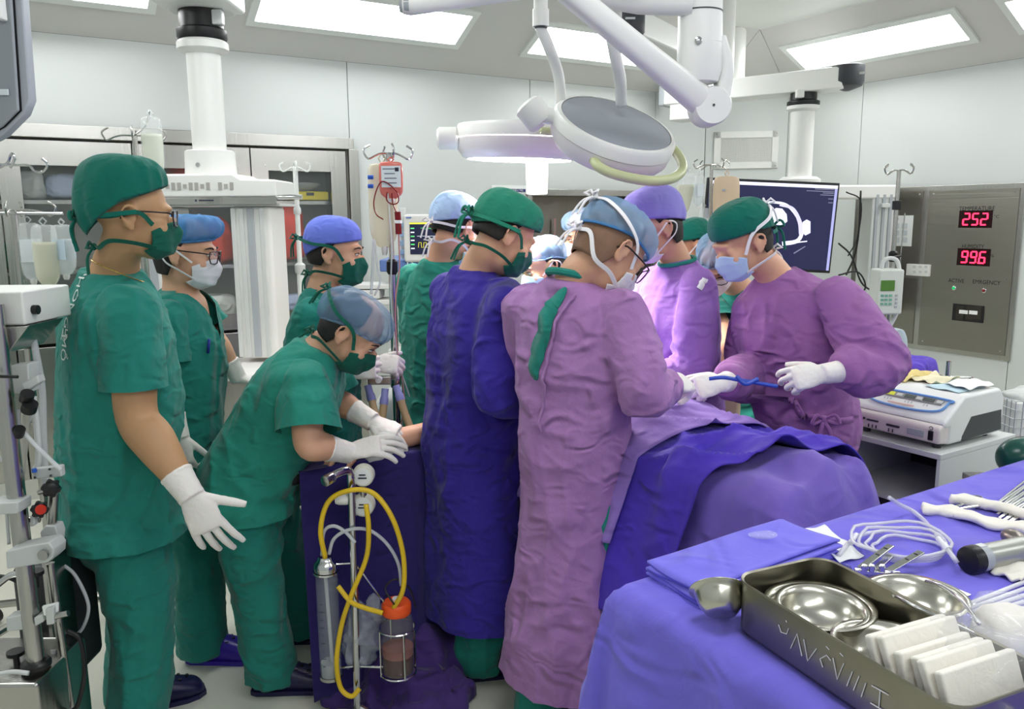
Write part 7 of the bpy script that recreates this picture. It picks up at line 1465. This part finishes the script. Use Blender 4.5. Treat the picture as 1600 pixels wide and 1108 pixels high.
# forceps and rods near the bowl
fp = thing('forceps', 'long curved steel forceps lying across bowl and tray rim', 'forceps', tp(1450, 920, TT + .06))
pipe('shank', [tp(1447, 908, TT + .056), tp(1468, 914, TT + .066), tp(1500, 936, TT + .07), tp(1530, 975, TT + .075)], .0032, CHROME, fp, samples=24); pipe('shank', [tp(1398, 930, TT + .09), tp(1430, 948, TT + .098), tp(1480, 970, TT + .098), tp(1540, 1000, TT + .09)], .003, CHROME, fp, samples=24); MB().lathe(tp(1399, 930, TT + .09), [(.006, -.002), (.006, .002)], Z, 12).build('tip', CHROME, fp, smooth=True)
t = thing('tissue_forceps', 'toothed steel plate with curled ends to the right of bowl', 'instrument', tp(1500, 935)); bar_p = (tp(1480, 918, TT + .006), tp(1512, 932, TT + .006)); d = bar_p[1] - bar_p[0]; MB().box((bar_p[0] + bar_p[1]) / 2, d.length, .018, .003, axes(d.normalized(), d.normalized().cross(Z), Z)).build('plate', CHROME, t)
for i in range(5): MB().box(lerp(*bar_p, .3 + .15 * i) - d.normalized().cross(Z) * -.010, .003, .006, .004, axes(d.normalized(), d.normalized().cross(Z), Z)).build('tooth', DARK, t)
for (px, py) in ((1512, 945), (1524, 962)): c = tp(px, py, TT + .006); MB().tube([c + A * math.cos(k * .5236) * .008 + B * math.sin(k * .5236) * .015 for k in range(10)], .0018, 6).build('curl', CHROME, t, smooth=True)
for i in range(5): tag(pipe('suction_tube', [tp(1512 + 4 * i, 945 + 6 * i, TT + .006 + .002 * i), tp(1612 + 6 * i, 905 + 9 * i, TT + .006 + .002 * i)], .0042, mat('frosted', (226, 226, 232), .4), None, n=10), ['rearmost of the white plastic tubes beside the bag', 'second white plastic tube from the back beside the bag', 'middle white plastic tube beside the bag', 'fourth white plastic tube from the back beside the bag', 'foremost of the white plastic tubes beside the bag'][i], 'tube', 'white plastic tubes')
# green reservoir bag
gb = thing('breathing_bag', 'dark green rubber breathing bag behind the right end of the table', 'breathing bag', at(1590, 745, 2.5)); q = at(1594, 716, 2.45)
v, f_ = loft_geo([(q + X1 * k + Z * (.0 - .02 * k), V((0, 1, 0)) * r_, Z * r_) for k, r_ in ((-.065, .012), (-.058, .035), (-.02, .062), (.04, .07), (.10, .06), (.14, .03), (.17, .018))], 28, 26, 2.0); MB().add(v, f_).build('bag', mat('green_rubber', (22, 78, 66), .25), gb, smooth=True, auto=False)
MB().tube([q + V((.15, 0, 0)), q + V((.24, 0, 0))], .018, 14).build('neck', DARK, gb, smooth=True); MB().box(V((q.x + .02, q.y, q.z - .08)), .3, .16, .02).build('holder_plate', STEEL, gb); MB().tube([V((q.x + .05, q.y, q.z - .08)), V((q.x + .05, q.y, 0))], .014, 12).build('holder_post', CHROME, gb, smooth=True)
# ================================================================ SMALL THINGS ON PEOPLE
def on_shirt(name, txt, size, p, n, ux, uy, top, m, parent, k=1.0):
    """flat lettering pressed onto the cloth"""
    vs, fs = text_geo(txt, size); n = V(n).normalized(); bv_ = BVHTree.FromObject(top, bpy.context.evaluated_depsgraph_get()); out = []
    for v in vs:
        q = p + ux * v.x + uy * v.y * k; h = bv_.ray_cast(q + n * .3, -n); out.append((h[0] + n * .003) if h[0] is not None else q)
    return newobj(name, out, fs, m, parent, False)
back_n = -P1['f']; bp_ = at(112, 480, 2.45); rr = P1['r']
INKW = mat('white_print', (214, 224, 220), .7)
bvt = BVHTree.FromObject(P1['top'], bpy.context.evaluated_depsgraph_get())
for tx_, px_, py_, dn_ in (('PHÒNG MỔ', 107, 490, True), ('AF', 101, 524, False)):
    h_ = bvt.ray_cast(V((0, 0, CAMZ)), ray(px_, py_).normalized())
    if h_[0] is not None:
        n_ = (back_n + h_[1]).normalized(); ur_ = Z.cross(n_).normalized(); on_shirt('back_lettering', tx_, .05, h_[0], n_, -Z if dn_ else ur_, ur_ if dn_ else Z, P1['top'], INKW, P1['body'])
# pen in the chest pocket of the bespectacled person, tape on the violet gown, belt bow on the plum gown
pipe('pen', [at(327, 530, 2.74), at(325, 552, 2.74)], .005, mat('pen_blue', (40, 50, 150), .4), P2['body'])
def strap_on(name, pts, width, m, owner, top, off=.004, samples=40, taper=False):
    bv_ = BVHTree.FromObject(top, bpy.context.evaluated_depsgraph_get()); P = spl(pts, samples); out = []
    for p in P:
        h = bv_.find_nearest(p); out.append(h[0] + h[1] * off)
    vs = []; fs = []; N = len(out); nn = [bv_.find_nearest(p)[1] for p in out]
    for i, p in enumerate(out):
        t_ = (out[min(i + 1, N - 1)] - out[max(i - 1, 0)]).normalized(); n_ = nn[i]; w_ = t_.cross(n_).normalized() * (math.sin(math.pi * (i + .3) / N) ** .6 if taper else 1); vs += [p - w_ * width / 2, p + w_ * width / 2, p + w_ * width / 2 + n_ * .003, p - w_ * width / 2 + n_ * .003]
    for i in range(N - 1):
        for k in range(4): fs.append((4 * i + k, 4 * i + (k + 1) % 4, 4 * i + 4 + (k + 1) % 4, 4 * i + 4 + k))
    return newobj(name, vs, fs, m, owner, True)
strap_on('white_tape', [at(1098, 447, 2.9), at(1105, 437, 2.9), at(1110, 425, 2.92)], .022, PAPER, P10['body'], P10['top'], samples=8)
strap_on('belt', [at(1178, 628, 2.7), at(1215, 645, 2.65), at(1255, 655, 2.62), at(1292, 660, 2.64), at(1330, 655, 2.72)], .022, MAGEN, P13['body'], P13['top'])
kb = at(1292, 662, 2.63); h = BVHTree.FromObject(P13['top'], bpy.context.evaluated_depsgraph_get()).find_nearest(kb); kb = h[0] + h[1] * .012; m = MB(); m.add(*ell_geo(kb, .016, .012, .014))
for k in (-1, 1): m.tube(spl([kb, kb + V((k * .03, -.02, .02)), kb + V((k * .045, -.02, -.01)), kb], 14), .006, 7); m.tube(spl([kb, kb + V((k * .02, -.02, -.05)), kb + V((k * .035 - .02, -.012, -.14))], 10), .007, 7)
m.build('belt_bow', MAGEN, P13['body'], smooth=True)
# the gown of the surgeon in mauve gapes at the back, green scrubs show
strap_on('scrub_back', [at(880, 446, 2.2), at(856, 472, 2.2), at(838, 512, 2.2), at(826, 560, 2.2), at(820, 606, 2.2)], .052, SCRUB, P8['body'], P8['top'], off=.001, samples=24, taper=True)
strap_on('gown_seam', [at(890, 446, 2.15), at(868, 474, 2.15), at(850, 514, 2.15), at(838, 562, 2.15), at(830, 612, 2.15), at(830, 700, 2.15)], .008, MAUVE, P8['body'], P8['top'], off=.006, samples=24)
# blue cable between the far surgeon's hands
bc_ = thing('blue_cable', 'blue transparent cable held between the gloved hands of plum surgeon', 'cable', at(1165, 596, 2.5)); BCM = mat('cable_blue', (52, 84, 190), .2, alpha=.9)
pipe('cable', [at(1108, 592, 2.46), at(1130, 590, 2.45), at(1155, 594, 2.46), at(1180, 598, 2.45), at(1215, 604, 2.44)], .006, BCM, bc_, samples=24); pipe('cable', [at(1150, 588, 2.46), at(1165, 600, 2.45), at(1185, 592, 2.45)], .007, BCM, bc_, samples=16)
